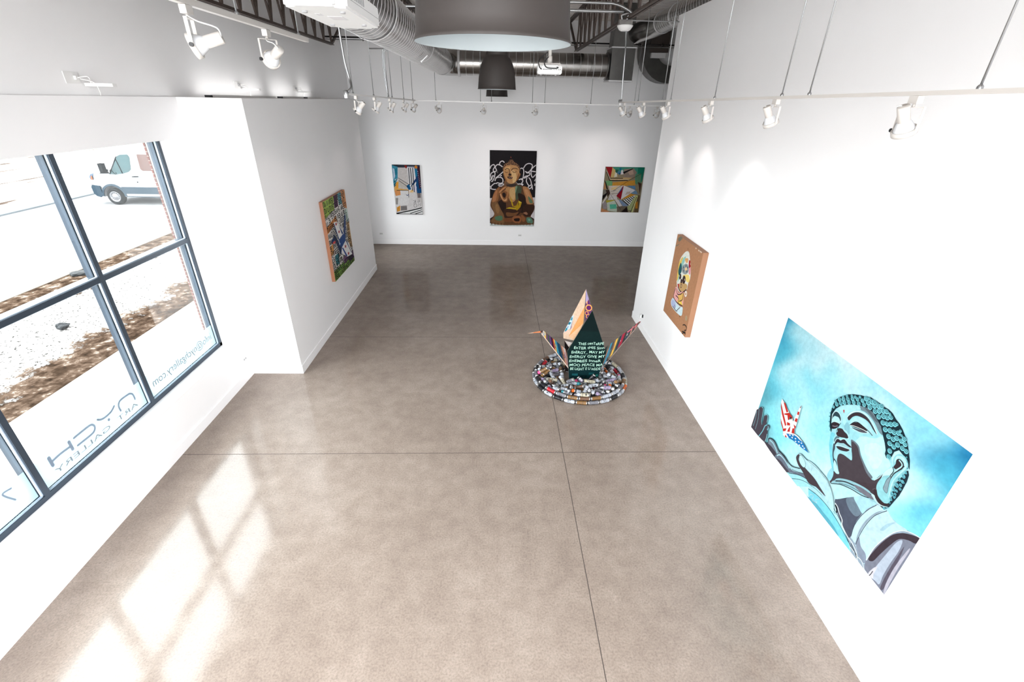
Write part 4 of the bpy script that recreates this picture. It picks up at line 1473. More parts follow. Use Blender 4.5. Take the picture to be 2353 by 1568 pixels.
ART_ABSTRACT = [
(1,45,50,60,0,0,0,870,0,864,78,0,80),
(1,60,140,165,0,0,7,182,62,151,387,11,690,0,570),
(1,190,205,225,0,22,95,66,123,78,329,18,450),
(1,30,110,135,0,98,122,148,92,131,269,86,329),
(1,20,75,125,0,700,66,870,0,870,825,731,859,710,526),
(1,60,25,45,0,777,79,870,4,866,674,808,705,790,315),
(1,35,120,160,0,714,81,792,94,774,316,707,362),
(1,222,170,95,0,11,690,92,508,190,476,205,656,485,741,448,986,29,994),
(1,235,160,50,0,107,523,170,521,139,688,72,719),
(1,222,220,220,0,19,766,468,757,451,1140,199,1426,4,1429,13,995),
(1,220,150,90,0,11,766,195,762,199,899,35,933),
(1,205,198,196,0,195,91,448,71,447,441,409,517,167,387),
(1,196,188,180,0,180,417,409,517,474,681,358,729,139,688),
(1,226,224,228,0,472,64,700,66,726,526,639,815,482,772,489,321),
(1,216,212,212,0,482,772,702,829,714,1074,870,1133,866,1319,335,1360,451,1140),
(1,215,150,60,0,33,1288,153,1224,137,1395,28,1429),
(1,140,134,134,0,167,1239,363,1220,367,1360,153,1395),
(1,150,146,142,0,29,994,110,993,75,1194,18,1195),
(1,20,90,140,0,400,622,500,560,550,725,469,742),
(1,30,60,110,0,523,665,660,557,765,435,764,346,668,452),
(1,150,40,30,0,390,14,469,12,461,100,430,101),
(1,230,190,130,0,533,741,630,724,607,815,494,817),
(1,120,130,150,0,480,63,699,74,702,40,483,34),
(1,235,235,235,0,63,1483,860,1281,868,1500),
(1,120,110,110,0,734,828,845,841,835,979,738,981),
(1,210,205,225,0,582,724,706,571,730,676,688,798),
(4,220,140,50,46,755,58),
(4,190,110,40,21,756,51),
(3,22,24,34,25,518,85,522,590),
(3,22,24,34,25,580,83,587,762),
(3,22,24,34,25,648,82,643,807),
(3,22,24,34,14,167,387,514,590),
(3,22,24,34,14,176,461,475,666),
(3,22,24,34,16,84,757,460,757,449,971),
(3,22,24,34,16,12,600,91,523),
(3,22,24,34,16,15,645,85,583),
(3,22,24,34,15,11,524,117,418),
(3,225,235,245,12,65,464,118,403,50,449),
(2,40,60,110,19,376,888,414,910,457,879),
(3,22,22,26,32,7,1479,429,1393,852,1289),
(3,22,22,26,22,455,1471,847,1348),
(3,22,22,26,21,616,1489,859,1401),
(3,22,22,26,26,5,1495,869,1497),
(3,24,24,30,15,2,7,870,4),
(3,24,24,30,18,869,7,870,673),
(3,50,44,44,11,660,1044,660,1152),
(3,50,44,44,11,587,1061,652,1093,595,1156),
(3,50,44,44,11,774,1034,781,1096,743,1120,721,1089),
(3,50,44,44,11,734,1236,749,1150,824,1227,822,1141),
(2,60,50,48,10,650,1168,600,1192,602,1262,642,1277,685,1245,689,1190,650,1168),
(3,90,86,86,8,174,1254,176,1371),
(3,90,86,86,8,197,1254,199,1371),
(3,90,86,86,8,219,1253,222,1370),
(3,90,86,86,8,242,1253,244,1370),
(3,90,86,86,8,265,1253,267,1370),
(3,90,86,86,8,287,1252,290,1369),
(3,90,86,86,8,310,1252,313,1369),
(3,90,86,86,8,333,1251,335,1368),
(3,90,86,86,8,356,1251,358,1368),
(4,190,180,215,12,801,182),
(4,190,180,215,12,807,238),
(4,190,180,215,12,814,294),
(4,190,180,215,12,821,350),
(4,190,180,215,12,827,407),
(4,190,180,215,12,834,464),
(4,190,180,215,12,841,520),
(4,190,180,215,12,848,577),
(4,190,180,215,12,855,635),
(3,150,90,40,8,29,1413,98,1287,128,1396)]
ART_SEATED = [
(1,24,20,24,0,0,0,1440,0,1440,1381,0,1421),
(2,222,216,218,28,9,534,45,448,126,412,153,480,108,550,125,618,216,600,243,651,198,548,171,480,234,411,323,427,395,477),
(2,222,216,218,28,296,401,323,333,395,303,449,348),
(2,222,216,218,28,0,898,43,827,26,706,89,636,161,652,134,809,88,897,43,915),
(2,222,216,218,28,61,862,89,740,129,757),
(2,222,216,218,29,161,896,197,808,306,781,397,823,406,928,325,964,234,948,197,983),
(2,222,216,218,28,179,808,252,755,378,649,414,614),
(2,222,216,218,29,252,1018,379,981,452,998,380,1043,279,1044),
(2,222,216,218,29,15,1082,124,984,179,966),
(2,222,216,218,29,0,1056,42,1091,24,1126,124,1152,197,1151),
(2,222,216,218,28,324,754,369,719),
(2,222,216,218,28,938,521,1010,503,1058,588,1035,798,981,851),
(2,222,216,218,28,1047,502,1117,398,1225,362,1317,412,1284,533,1195,621,1122,605),
(2,222,216,218,29,1103,588,1159,639,1232,638,1234,708,1107,744,1072,797,1198,743),
(2,222,216,218,29,1435,402,1337,481,1285,568,1298,707,1346,768,1440,670),
(2,222,216,218,29,1286,585,1432,601),
(2,222,216,218,29,1218,778,1275,847,1306,971,1261,1024,1205,990,1147,884,1163,796),
(2,222,216,218,29,1243,1025,1207,1078,1264,1113,1318,1059,1334,988),
(2,222,216,218,29,908,852,999,816,1037,885,1002,956,1057,991),
(2,222,216,218,29,817,923,873,976,965,975,1040,1018),
(2,222,216,218,29,1335,1024,1348,1139),
(2,222,216,218,29,1405,881,1440,810),
(2,222,216,218,29,1416,952,1413,1023),
(2,222,216,218,29,480,980,525,944,517,1032),
(1,214,206,208,0,0,1421,123,1411,196,1719,159,1958,1,2070),
(1,214,206,208,0,1308,1383,1440,1381,1440,2064,1287,1971,1395,1766,1417,1564),
(1,204,214,212,0,0,2220,1440,2215,1440,2310,0,2310),
(0,100,66,42,0,380,1052,525,979,818,976,1003,1027,1188,1070,1285,1203,1406,1527,1432,1766,1326,1990,1424,2102,1409,2234,1066,2264,687,2274,422,2275,139,2247,8,2164,84,2033,140,1903,39,1720,21,1592,87,1357,179,1160),
(0,150,100,62,0,197,1160,307,1070,289,1284,252,1500,67,1556,96,1357),
(0,180,120,80,0,105,1357,179,1213,234,1177,215,1392,178,1501,86,1537),
(0,172,122,80,0,1041,1062,1189,1079,1285,1221,1407,1546,1202,1584,1121,1348),
(0,196,140,96,0,1098,1169,1191,1150,1289,1347,1349,1510,1254,1456),
(0,96,120,92,0,1214,1347,1309,1419,1379,1546,1276,1547),
(0,182,134,86,0,508,1103,819,1029,826,1441,678,1533,565,1317),
(0,206,166,110,0,637,1138,783,1101,797,1405,733,1460,639,1316),
(0,70,82,62,0,819,1029,929,1028,1004,1098,972,1313,845,1477,815,1351),
(0,120,150,120,0,810,1047,865,1046,840,1171,808,1261),
(0,44,28,22,0,270,1536,418,1462,511,1552,513,1809,420,1883,289,1718),
(0,44,28,22,0,897,1260,1121,1348,1183,1602,1390,1619,1413,1748,1189,1823,982,1861,939,1531),
(0,60,36,26,0,475,1754,850,1788,1017,1732,983,1880,834,1992,477,2031),
(0,118,78,48,0,532,1864,757,1881,926,1843,834,1955,571,1993),
(0,128,92,60,0,49,1592,233,1554,345,1754,458,1975,441,2256,158,2238,37,2145,149,1958),
(0,88,122,92,0,159,2032,290,1976,402,1994,384,2125,215,2125),
(0,150,110,70,0,178,1646,252,1609,308,1810,252,1902,196,1829),
(0,92,128,108,0,1194,2028,1327,2027,1406,2140,1370,2215,1217,2178),
(0,120,170,150,0,1252,2065,1309,2074,1311,2131,1257,2121),
(0,56,34,24,0,1090,1639,1409,1619,1423,1766,1306,1971,1098,1954),
(0,122,74,46,0,459,2068,703,2049,723,2161,478,2162),
(0,150,92,58,0,740,2011,834,1964,985,1991,1025,2104,951,2217,780,2180,722,2086),
(0,34,20,16,0,788,2067,958,2048,950,2141,818,2142),
(0,140,88,54,0,1022,1935,1156,2047,1121,2160,1044,2122),
(0,150,104,80,0,1077,1879,1170,1842,1228,1897,1192,1934),
(0,196,136,90,0,289,1230,343,1158,471,1060,526,1068,380,1194,325,1266),
(0,140,92,56,0,307,1266,417,1211,472,1157,564,1210,602,1317,567,1516,437,1535,344,1391),
(0,40,24,20,0,399,1265,472,1246,510,1318,473,1408,408,1354),
(0,206,150,104,0,316,1301,353,1283,418,1426,474,1462,547,1407,529,1498,437,1498,362,1409),
(2,190,130,84,25,472,1175,546,1210,565,1299,529,1407),
(0,116,82,56,0,452,892,525,891,526,1032,453,1069),
(0,150,104,66,0,904,642,959,676,924,764,897,782),
(0,104,78,60,0,525,927,817,923,856,1029,673,1075,507,1033),
(0,60,50,46,0,544,997,818,976,819,1029,673,1066,544,1041),
(0,196,146,96,0,432,528,503,441,665,408,828,433,906,538,920,712,889,817,781,932,672,974,562,935,470,822,423,683),
(0,224,184,130,0,667,594,776,592,833,748,817,888,726,942,706,784),
(0,222,178,122,0,468,510,629,456,612,543,504,544),
(0,150,98,58,0,429,649,469,752,543,891,506,892,451,787),
(0,150,98,58,0,904,642,907,799,817,906,852,782),
(0,86,62,48,0,399,546,449,391,556,338,609,260,699,251,754,318,845,368,928,452,949,590,912,590,883,470,773,423,629,408,503,441,441,511,414,614),
(4,176,130,92,14,431,476),
(4,176,130,92,14,458,425),
(4,176,130,92,14,503,390),
(4,176,130,92,14,548,372),
(4,176,130,92,14,592,337),
(4,176,130,92,14,637,303),
(4,176,130,92,14,682,293),
(4,176,130,92,14,718,318),
(4,176,130,92,14,754,352),
(4,176,130,92,14,809,377),
(4,176,130,92,14,846,410),
(4,176,130,92,14,882,453),
(4,176,130,92,14,911,504),
(4,176,130,92,14,593,380),
(4,176,130,92,14,646,353),
(4,176,130,92,14,700,353),
(4,176,130,92,14,755,386),
(4,176,130,92,14,521,415),
(4,176,130,92,14,647,396),
(4,176,130,92,14,810,423),
(4,176,130,92,14,930,555),
(4,176,130,92,14,417,528),
(2,64,44,36,19,468,562,522,518,594,543,613,646,587,699),
(2,64,44,36,19,667,576,721,515,811,514,866,539),
(0,120,82,54,0,468,605,523,630,577,609,541,647,486,639),
(0,120,82,54,0,694,593,776,618,849,591,795,635,722,631),
(0,52,36,30,0,578,699,632,663,677,697,651,733,596,730),
(0,60,40,32,0,542,769,614,750,669,771,724,775,670,828,597,821),
(2,190,150,140,12,587,777,642,803,697,776),
(2,190,90,70,14,643,175,656,209),
(1,196,160,30,0,649,1370,686,1424,754,1642,736,1688,698,1606),
(1,206,176,40,0,513,1744,624,1698,867,1724,868,1770,681,1743),
(1,176,140,24,0,736,1669,847,1641,919,1486,1023,1539,979,1695,869,1806,830,1715),
(1,216,190,60,0,919,1486,1023,1539,939,1567),
(1,60,40,20,0,902,1586,923,1495,919,1677),
(1,100,70,46,0,27,2201,93,2201,60,2291),
(1,100,70,46,0,130,2201,196,2200,164,2291),
(1,100,70,46,0,233,2200,299,2200,267,2290),
(1,100,70,46,0,337,2200,403,2200,371,2290),
(1,100,70,46,0,441,2200,507,2199,475,2290),
(1,100,70,46,0,544,2199,610,2199,579,2290),
(1,100,70,46,0,648,2199,714,2199,683,2289),
(1,100,70,46,0,752,2198,818,2198,788,2289),
(1,100,70,46,0,856,2198,923,2198,892,2289),
(1,100,70,46,0,961,2198,1027,2198,997,2288),
(1,100,70,46,0,1065,2197,1132,2197,1101,2288),
(1,100,70,46,0,1170,2197,1236,2197,1206,2288),
(1,100,70,46,0,1274,2197,1341,2197,1311,2288),
(1,100,70,46,0,1379,2196,1440,2196,1416,2287)]
ART_GEOMETRIC = [
(1,140,128,104,0,0,0,1240,0,1240,1390,0,1390),
(1,60,140,118,0,226,5,1240,0,1193,485,1004,486,967,182,596,210,210,99),
(1,24,118,96,0,1025,6,1240,0,1213,434,1072,384),
(1,140,124,112,0,578,59,894,32,1017,157,878,334,605,285),
(1,176,150,134,0,704,108,874,82,916,208,786,234),
(1,150,28,36,0,0,0,219,5,182,325),
(1,196,170,110,0,213,11,315,86,418,286,194,312),
(1,40,90,76,0,313,73,421,85,379,186,322,148),
(1,70,120,150,0,423,97,510,160,450,223,379,186),
(1,30,100,140,0,430,47,492,10,502,97,463,97),
(1,210,206,190,0,322,148,379,186,391,286,300,312),
(1,20,70,110,0,431,173,499,185,465,235),
(1,214,206,208,0,502,97,554,84,596,210,504,223),
(1,20,20,22,0,562,147,595,203,895,38,842,39),
(1,190,160,110,0,194,312,875,309,777,385,175,388),
(1,110,160,110,0,45,414,243,401,289,565,86,554),
(1,196,140,56,0,277,464,992,384,1011,537,265,591),
(1,176,130,90,0,10,465,53,490,88,694,5,669),
(1,90,130,100,0,983,207,1154,181,1193,485,1034,511),
(1,70,48,40,0,1079,435,1206,485,1195,818,1135,562),
(1,120,116,106,0,6,681,194,681,129,822,0,874),
(1,200,190,180,0,155,566,636,551,461,898,267,976,217,770),
(1,220,190,140,0,267,616,476,565,382,680,236,693),
(1,140,18,36,0,636,551,606,988,444,872),
(1,40,80,130,0,612,577,597,679,445,878),
(1,214,210,212,0,649,551,1043,690,606,988),
(1,186,170,160,0,766,742,886,729,880,793,725,845),
(1,90,130,170,0,744,557,1014,562,1042,677),
(1,110,140,170,0,906,780,1057,690,1139,805,991,812),
(1,206,146,52,0,607,994,895,800,1074,831),
(1,120,140,170,0,526,1001,607,994,887,1181,713,1208),
(1,204,198,196,0,236,821,461,898,498,988,189,1002),
(1,176,166,60,0,123,1015,526,1001,159,1106),
(1,186,196,180,0,158,1093,420,1014,523,1209,515,1378,212,1340),
(1,90,178,150,0,258,1144,474,1131,503,1274,288,1287),
(1,206,200,200,0,418,1001,525,988,670,1182,577,1208),
(1,112,100,88,0,496,1209,712,1195,819,1182,649,1352,543,1378),
(1,150,140,142,0,12,1119,112,1041,203,1261,73,1314),
(1,190,130,90,0,0,1262,269,1366,245,1390,0,1390),
(1,160,170,120,0,848,1195,1076,844,1144,844,1000,1325,891,1325),
(1,36,26,24,0,652,1385,836,1208,898,1384),
(1,100,82,56,0,1089,1384,1144,844,1211,844,1240,1390),
(1,180,120,40,0,1105,1077,1167,1025,1196,1259,1114,1259),
(1,206,206,140,0,1076,844,1147,870,1048,1384,1000,1384),
(1,60,46,40,0,75,694,195,693,234,796,165,912,129,822),
(1,24,20,22,0,0,874,149,758,119,860,3,1028),
(1,210,204,200,0,9,1093,133,860,153,925,27,1132),
(1,24,20,22,0,2,389,63,465,155,694,97,655),
(3,24,20,22,23,183,338,590,333),
(3,24,20,22,24,164,404,751,392),
(3,24,20,22,18,36,150,171,407),
(3,24,20,22,10,307,731,804,385,1167,181),
(3,24,20,22,8,220,796,642,1300),
(3,24,20,22,11,625,1385,834,1195),
(3,24,20,22,11,891,1325,1001,1331),
(3,24,20,22,19,986,1384,1110,895),
(3,24,20,22,8,255,744,424,692),
(3,24,20,22,8,274,796,503,795),
(3,24,20,22,8,277,828,345,827),
(3,24,20,22,8,194,924,253,976,273,911),
(3,210,204,190,9,39,112,186,363,748,366),
(1,236,236,236,0,663,1007,1062,838,900,1181),
(1,18,16,18,0,656,1007,684,995,894,1150,879,1175),
(1,18,16,18,0,715,983,743,971,923,1101,908,1126),
(1,18,16,18,0,774,959,803,947,952,1053,938,1077),
(1,18,16,18,0,833,935,862,923,981,1004,967,1029),
(1,18,16,18,0,893,911,921,900,1010,955,996,980),
(1,18,16,18,0,952,887,980,876,1039,907,1025,931)]
CANS = [
(-0.6986, 0.1466, 0.0336, 0.707, -0.696, 0.127, -0.016),
(-0.5675, -0.0261, 0.0336, 0.409, -0.103, -0.700, 0.577),
(0.6043, -0.1579, 0.0336, 0.494, 0.408, -0.577, -0.506),
(-0.3872, -0.1912, 0.0336, 0.705, -0.689, -0.158, 0.048),
(-0.3814, -0.0399, 0.0336, 0.357, -0.449, -0.547, 0.610),
(0.3736, 0.0187, 0.0336, 0.056, 0.056, -0.705, 0.705),
(-0.0209, -0.6460, 0.0336, 0.311, -0.669, -0.229, 0.635),
(0.1654, 0.2715, 0.0336, 0.325, 0.671, -0.222, 0.628),
(0.1037, -0.6795, 0.0978, 0.593, 0.008, -0.028, -0.805),
(-0.0931, -0.7066, 0.0336, 0.626, -0.409, -0.577, 0.329),
(0.3175, -0.5653, 0.0340, 0.433, 0.262, -0.657, -0.559),
(-0.1429, 0.6433, 0.0336, 0.705, 0.537, -0.460, 0.054),
(0.2890, -0.2437, 0.0783, 0.323, 0.455, 0.182, 0.809),
(0.2073, 0.6801, 0.0339, 0.551, -0.585, -0.397, 0.444),
(0.0766, -0.3383, 0.0336, 0.476, 0.441, -0.552, 0.523),
(-0.5588, -0.4140, 0.0677, 0.820, -0.524, -0.181, 0.144),
(0.3550, -0.3499, 0.0336, 0.701, 0.401, 0.583, -0.093),
(-0.6213, -0.1982, 0.0336, 0.458, -0.057, 0.705, 0.539),
(-0.5554, -0.3376, 0.0336, 0.047, 0.650, -0.278, -0.706),
(-0.4596, -0.5385, 0.1312, 0.369, -0.050, 0.574, -0.730),
(-0.1913, -0.3771, 0.0336, 0.481, -0.587, 0.394, 0.518),
(-0.4136, -0.4951, 0.0336, 0.360, 0.451, 0.545, 0.609),
(-0.1237, -0.3711, 0.0336, 0.587, 0.481, 0.518, -0.394),
(0.0418, -0.5678, 0.0336, 0.702, 0.029, 0.707, 0.082),
(-0.2742, -0.5545, 0.0336, 0.352, -0.251, -0.661, 0.613),
(-0.3937, 0.5263, 0.0717, 0.840, 0.179, -0.500, -0.112),
(-0.4807, 0.2910, 0.0336, 0.238, 0.639, -0.302, -0.666),
(0.2228, -0.6519, 0.0872, 0.834, 0.352, -0.234, -0.354),
(-0.0210, -0.4942, 0.0336, 0.085, 0.707, -0.027, -0.702),
(0.0094, -0.3364, 0.0336, 0.033, 0.079, 0.703, -0.706),
(-0.1836, 0.4081, 0.0336, 0.516, 0.679, 0.196, 0.483),
(0.5623, -0.0704, 0.0336, 0.139, -0.681, -0.191, 0.693),
(0.0484, -0.6109, 0.0850, 0.063, 0.731, 0.049, 0.678),
(0.2800, -0.3672, 0.0586, 0.603, 0.624, 0.496, 0.011),
(0.0807, 0.6537, 0.0336, 0.660, -0.355, -0.612, -0.254),
(-0.6232, -0.3166, 0.1266, 0.880, 0.258, -0.336, 0.214),
(-0.4595, -0.4108, 0.0820, 0.885, -0.034, -0.463, 0.032),
(0.5205, 0.1695, 0.0336, 0.562, -0.638, 0.306, 0.430),
(-0.0591, -0.3464, 0.0532, 0.626, -0.773, -0.093, -0.028),
(0.0130, 0.5471, 0.0336, 0.642, -0.588, -0.393, 0.295),
(0.1791, -0.3113, 0.0336, 0.662, -0.521, -0.478, -0.248),
(-0.3861, 0.4621, 0.0336, 0.264, -0.533, 0.465, -0.656),
(0.2101, 0.5176, 0.0336, 0.695, 0.202, 0.678, 0.128),
(0.3799, 0.2149, 0.0753, 0.137, -0.093, -0.503, -0.848),
(-0.1589, -0.2436, 0.0672, 0.193, 0.542, 0.130, 0.808),
(-0.2056, 0.3002, 0.0336, 0.264, -0.533, 0.465, -0.656),
(-0.2628, -0.4196, 0.0687, 0.652, 0.472, 0.281, 0.522),
(0.1267, -0.4784, 0.0698, 0.329, -0.361, 0.759, 0.431),
(-0.3136, -0.0948, 0.0715, 0.531, 0.844, 0.067, -0.042),
(0.4685, -0.3228, 0.0336, 0.348, 0.706, -0.031, 0.615),
(0.5843, -0.0132, 0.0729, 0.400, 0.279, 0.804, 0.341),
(-0.5204, -0.1822, 0.0336, 0.095, 0.204, 0.677, 0.701),
(0.7115, -0.0426, 0.0336, 0.352, 0.387, 0.592, -0.613),
(-0.3830, 0.0295, 0.0491, 0.184, -0.758, -0.093, -0.618),
(-0.3094, -0.6107, 0.1006, 0.489, 0.243, -0.654, -0.524),
(-0.0092, -0.2937, 0.1279, 0.481, 0.217, 0.816, -0.236),
(0.1161, 0.6214, 0.1070, 0.444, -0.477, -0.277, 0.707),
(-0.0461, 0.6980, 0.1256, 0.572, 0.302, -0.495, -0.580),
(-0.3631, 0.6156, 0.0336, 0.485, -0.199, -0.679, 0.515),
(0.0810, 0.2618, 0.0336, 0.503, 0.707, -0.004, 0.497),
(0.3501, 0.2645, 0.0336, 0.489, 0.016, -0.707, 0.511),
(0.5227, -0.4827, 0.0336, 0.624, 0.232, -0.668, 0.334),
(0.2993, -0.4507, 0.1020, 0.733, -0.421, 0.525, -0.098),
(0.1860, -0.2875, 0.1101, 0.361, 0.807, -0.084, -0.459),
(-0.2801, -0.3437, 0.0688, 0.835, 0.217, 0.504, 0.039),
(0.3251, 0.4384, 0.0336, 0.437, 0.519, -0.481, -0.556),
(0.1902, -0.5115, 0.0336, 0.625, -0.676, -0.207, -0.331),
(0.4918, -0.2558, 0.1131, 0.653, 0.236, 0.612, 0.378),
(-0.0276, -0.5339, 0.0883, 0.192, -0.694, 0.138, -0.680),
(0.1485, -0.2439, 0.1464, 0.198, -0.742, -0.591, 0.248),
(0.5920, 0.2734, 0.0578, 0.662, 0.266, 0.544, -0.442),
(-0.1093, 0.2036, 0.0336, 0.538, -0.459, -0.538, 0.459),
(-0.1679, -0.6342, 0.0702, 0.259, 0.291, -0.790, -0.474),
(-0.4308, -0.2792, 0.0336, 0.363, -0.172, -0.686, -0.607),
(-0.6540, -0.0205, 0.1685, 0.476, -0.091, -0.873, 0.049),
(-0.2738, -0.6047, 0.1736, 0.625, 0.755, -0.190, -0.051),
(0.2981, 0.5863, 0.0336, 0.372, 0.604, -0.368, -0.602),
(-0.4900, 0.1936, 0.0672, 0.271, 0.345, -0.754, 0.489),
(-0.0784, 0.4649, 0.0336, 0.076, -0.185, 0.682, -0.703),
(0.0345, -0.6890, 0.1599, 0.331, 0.030, 0.060, -0.941),
(0.6935, 0.1599, 0.0336, 0.618, -0.680, 0.195, 0.343),
(0.4358, -0.1698, 0.0336, 0.497, 0.223, 0.671, -0.503),
(0.4632, -0.3391, 0.1056, 0.448, 0.350, 0.672, 0.475),
(-0.0154, -0.6395, 0.1528, 0.059, -0.291, -0.376, -0.878),
(0.2446, -0.5739, 0.1047, 0.501, -0.186, 0.663, -0.524),
(-0.5286, -0.3232, 0.1149, 0.788, 0.336, -0.043, -0.514),
(-0.2319, -0.5029, 0.1034, 0.379, -0.767, -0.347, 0.385),
(0.6637, -0.1505, 0.1000, 0.650, -0.649, 0.335, 0.209),
(-0.1262, -0.3637, 0.1236, 0.678, 0.565, 0.034, 0.469),
(-0.2275, 0.5390, 0.0336, 0.323, -0.672, 0.220, 0.629),
(0.4460, 0.2231, 0.0617, 0.496, 0.704, -0.401, 0.313),
(0.2951, -0.3861, 0.1405, 0.762, 0.123, 0.475, 0.423),
(0.0328, 0.4232, 0.0454, 0.422, 0.732, -0.166, 0.508),
(-0.4913, -0.0717, 0.1009, 0.121, 0.245, -0.661, 0.699),
(0.3022, -0.3172, 0.1212, 0.478, -0.386, -0.357, 0.704),
(0.5449, 0.4591, 0.0336, 0.693, 0.439, 0.554, -0.140),
(0.6035, -0.3452, 0.0696, 0.305, 0.074, 0.836, 0.451),
(-0.4809, 0.4239, 0.0336, 0.454, -0.363, 0.607, -0.542),
(-0.3390, 0.2849, 0.0336, 0.332, -0.406, 0.579, 0.624),
(0.4039, -0.5212, 0.0703, 0.534, -0.797, 0.272, -0.079),
(-0.6854, -0.1175, 0.0640, 0.637, 0.543, -0.191, 0.513),
(0.4221, 0.0428, 0.0807, 0.467, -0.744, 0.471, -0.085),
(0.4956, 0.0022, 0.0566, 0.217, -0.416, -0.448, 0.761),
(-0.5955, 0.3552, 0.0658, 0.161, 0.642, 0.517, -0.543),
(-0.3528, -0.5100, 0.1081, 0.439, -0.735, -0.149, 0.495),
(-0.5101, -0.2065, 0.1008, 0.702, 0.241, 0.665, 0.087),
(0.4865, -0.1068, 0.0949, 0.333, -0.615, -0.284, 0.656),
(0.4815, -0.4705, 0.0947, 0.015, 0.255, 0.822, 0.509),
(0.0828, 0.2036, 0.0886, 0.200, -0.512, 0.124, -0.826),
(0.0342, -0.4950, 0.1470, 0.758, 0.445, 0.341, 0.331),
(-0.3271, -0.2161, 0.0869, 0.261, 0.155, -0.397, -0.866),
(-0.0402, 0.2714, 0.0742, 0.205, -0.323, -0.793, -0.474),
(-0.5524, 0.1326, 0.0809, 0.880, -0.439, 0.175, 0.043),
(-0.1969, 0.6200, 0.1008, 0.642, 0.193, -0.680, 0.297),
(0.1621, -0.4280, 0.1277, 0.531, -0.199, -0.807, -0.165),
(0.0073, -0.4002, 0.1115, 0.382, 0.197, -0.602, -0.673),
(0.2666, 0.2718, 0.0728, 0.147, 0.413, 0.325, -0.838),
(-0.6261, 0.1622, 0.0336, 0.206, 0.333, 0.624, -0.676),
(0.5955, 0.1350, 0.0627, 0.588, -0.154, -0.561, -0.562),
(0.4767, 0.3574, 0.0336, 0.707, -0.693, -0.139, 0.028),
(-0.6715, 0.0463, 0.0829, 0.452, 0.857, 0.239, 0.072),
(0.1078, -0.3531, 0.1551, 0.678, 0.295, -0.582, -0.338),
(0.2606, 0.3695, 0.0603, 0.226, 0.802, -0.066, -0.548),
(-0.1310, 0.4989, 0.0901, 0.464, 0.622, -0.389, 0.497),
(-0.0931, -0.4917, 0.1367, 0.491, -0.134, -0.840, -0.188),
(0.1604, 0.6786, 0.1256, 0.235, -0.592, 0.420, -0.647),
(-0.4370, 0.1632, 0.0998, 0.087, 0.730, 0.514, 0.442),
(0.3707, -0.4855, 0.1182, 0.514, 0.167, 0.593, 0.596),
(-0.0699, -0.7437, 0.1555, 0.476, -0.582, -0.404, 0.520),
(-0.6044, -0.0241, 0.1202, 0.059, 0.784, 0.345, -0.513),
(-0.2190, 0.3641, 0.0709, 0.523, 0.621, 0.212, 0.544),
(0.1980, 0.4005, 0.0967, 0.163, 0.072, 0.504, -0.845),
(-0.4487, 0.0860, 0.0996, 0.458, 0.674, -0.245, -0.525),
(0.5436, -0.2079, 0.0652, 0.797, -0.097, -0.561, -0.199),
(0.1351, 0.3954, 0.0699, 0.298, 0.143, 0.525, -0.784),
(-0.1425, -0.5992, 0.1256, 0.768, -0.119, -0.621, 0.096),
(0.4006, 0.4661, 0.0966, 0.223, 0.679, -0.179, -0.677),
(0.5656, 0.3675, 0.0971, 0.184, 0.541, -0.352, 0.742),
(0.0093, 0.6297, 0.0534, 0.588, -0.680, -0.382, 0.214),
(0.3641, 0.5286, 0.0682, 0.775, 0.040, -0.551, -0.308),
(-0.4498, 0.3489, 0.0654, 0.153, 0.567, -0.017, 0.809),
(-0.2808, 0.2644, 0.0729, 0.736, -0.243, -0.466, -0.425),
(0.5858, -0.3317, 0.1426, 0.754, 0.542, -0.161, -0.334),
(-0.2231, -0.3149, 0.1412, 0.319, 0.009, -0.907, -0.273),
(-0.6177, 0.2100, 0.1086, 0.548, -0.161, 0.800, 0.183),
(-0.3136, 0.1255, 0.1023, 0.591, -0.615, 0.376, 0.361),
(-0.3847, 0.1022, 0.0336, 0.629, 0.571, -0.417, -0.322),
(0.3286, -0.5505, 0.1632, 0.735, 0.009, -0.671, 0.097),
(0.5314, -0.1599, 0.1363, 0.269, -0.545, -0.023, 0.793),
(0.0837, 0.4521, 0.1031, 0.005, 0.091, 0.686, -0.722),
(-0.1046, 0.2740, 0.0995, 0.156, -0.316, -0.642, -0.681),
(-0.0298, 0.5929, 0.0988, 0.607, -0.695, -0.232, 0.308)]

# ------------------------------------------------------------------ paintings
def parse_art(rows):
    """rows of kind, red, green, blue, width, then x and y pairs"""
    for row in rows:
        yield 'pqlkc'[row[0]], row[1:4], row[4], list(zip(row[5::2], row[6::2]))

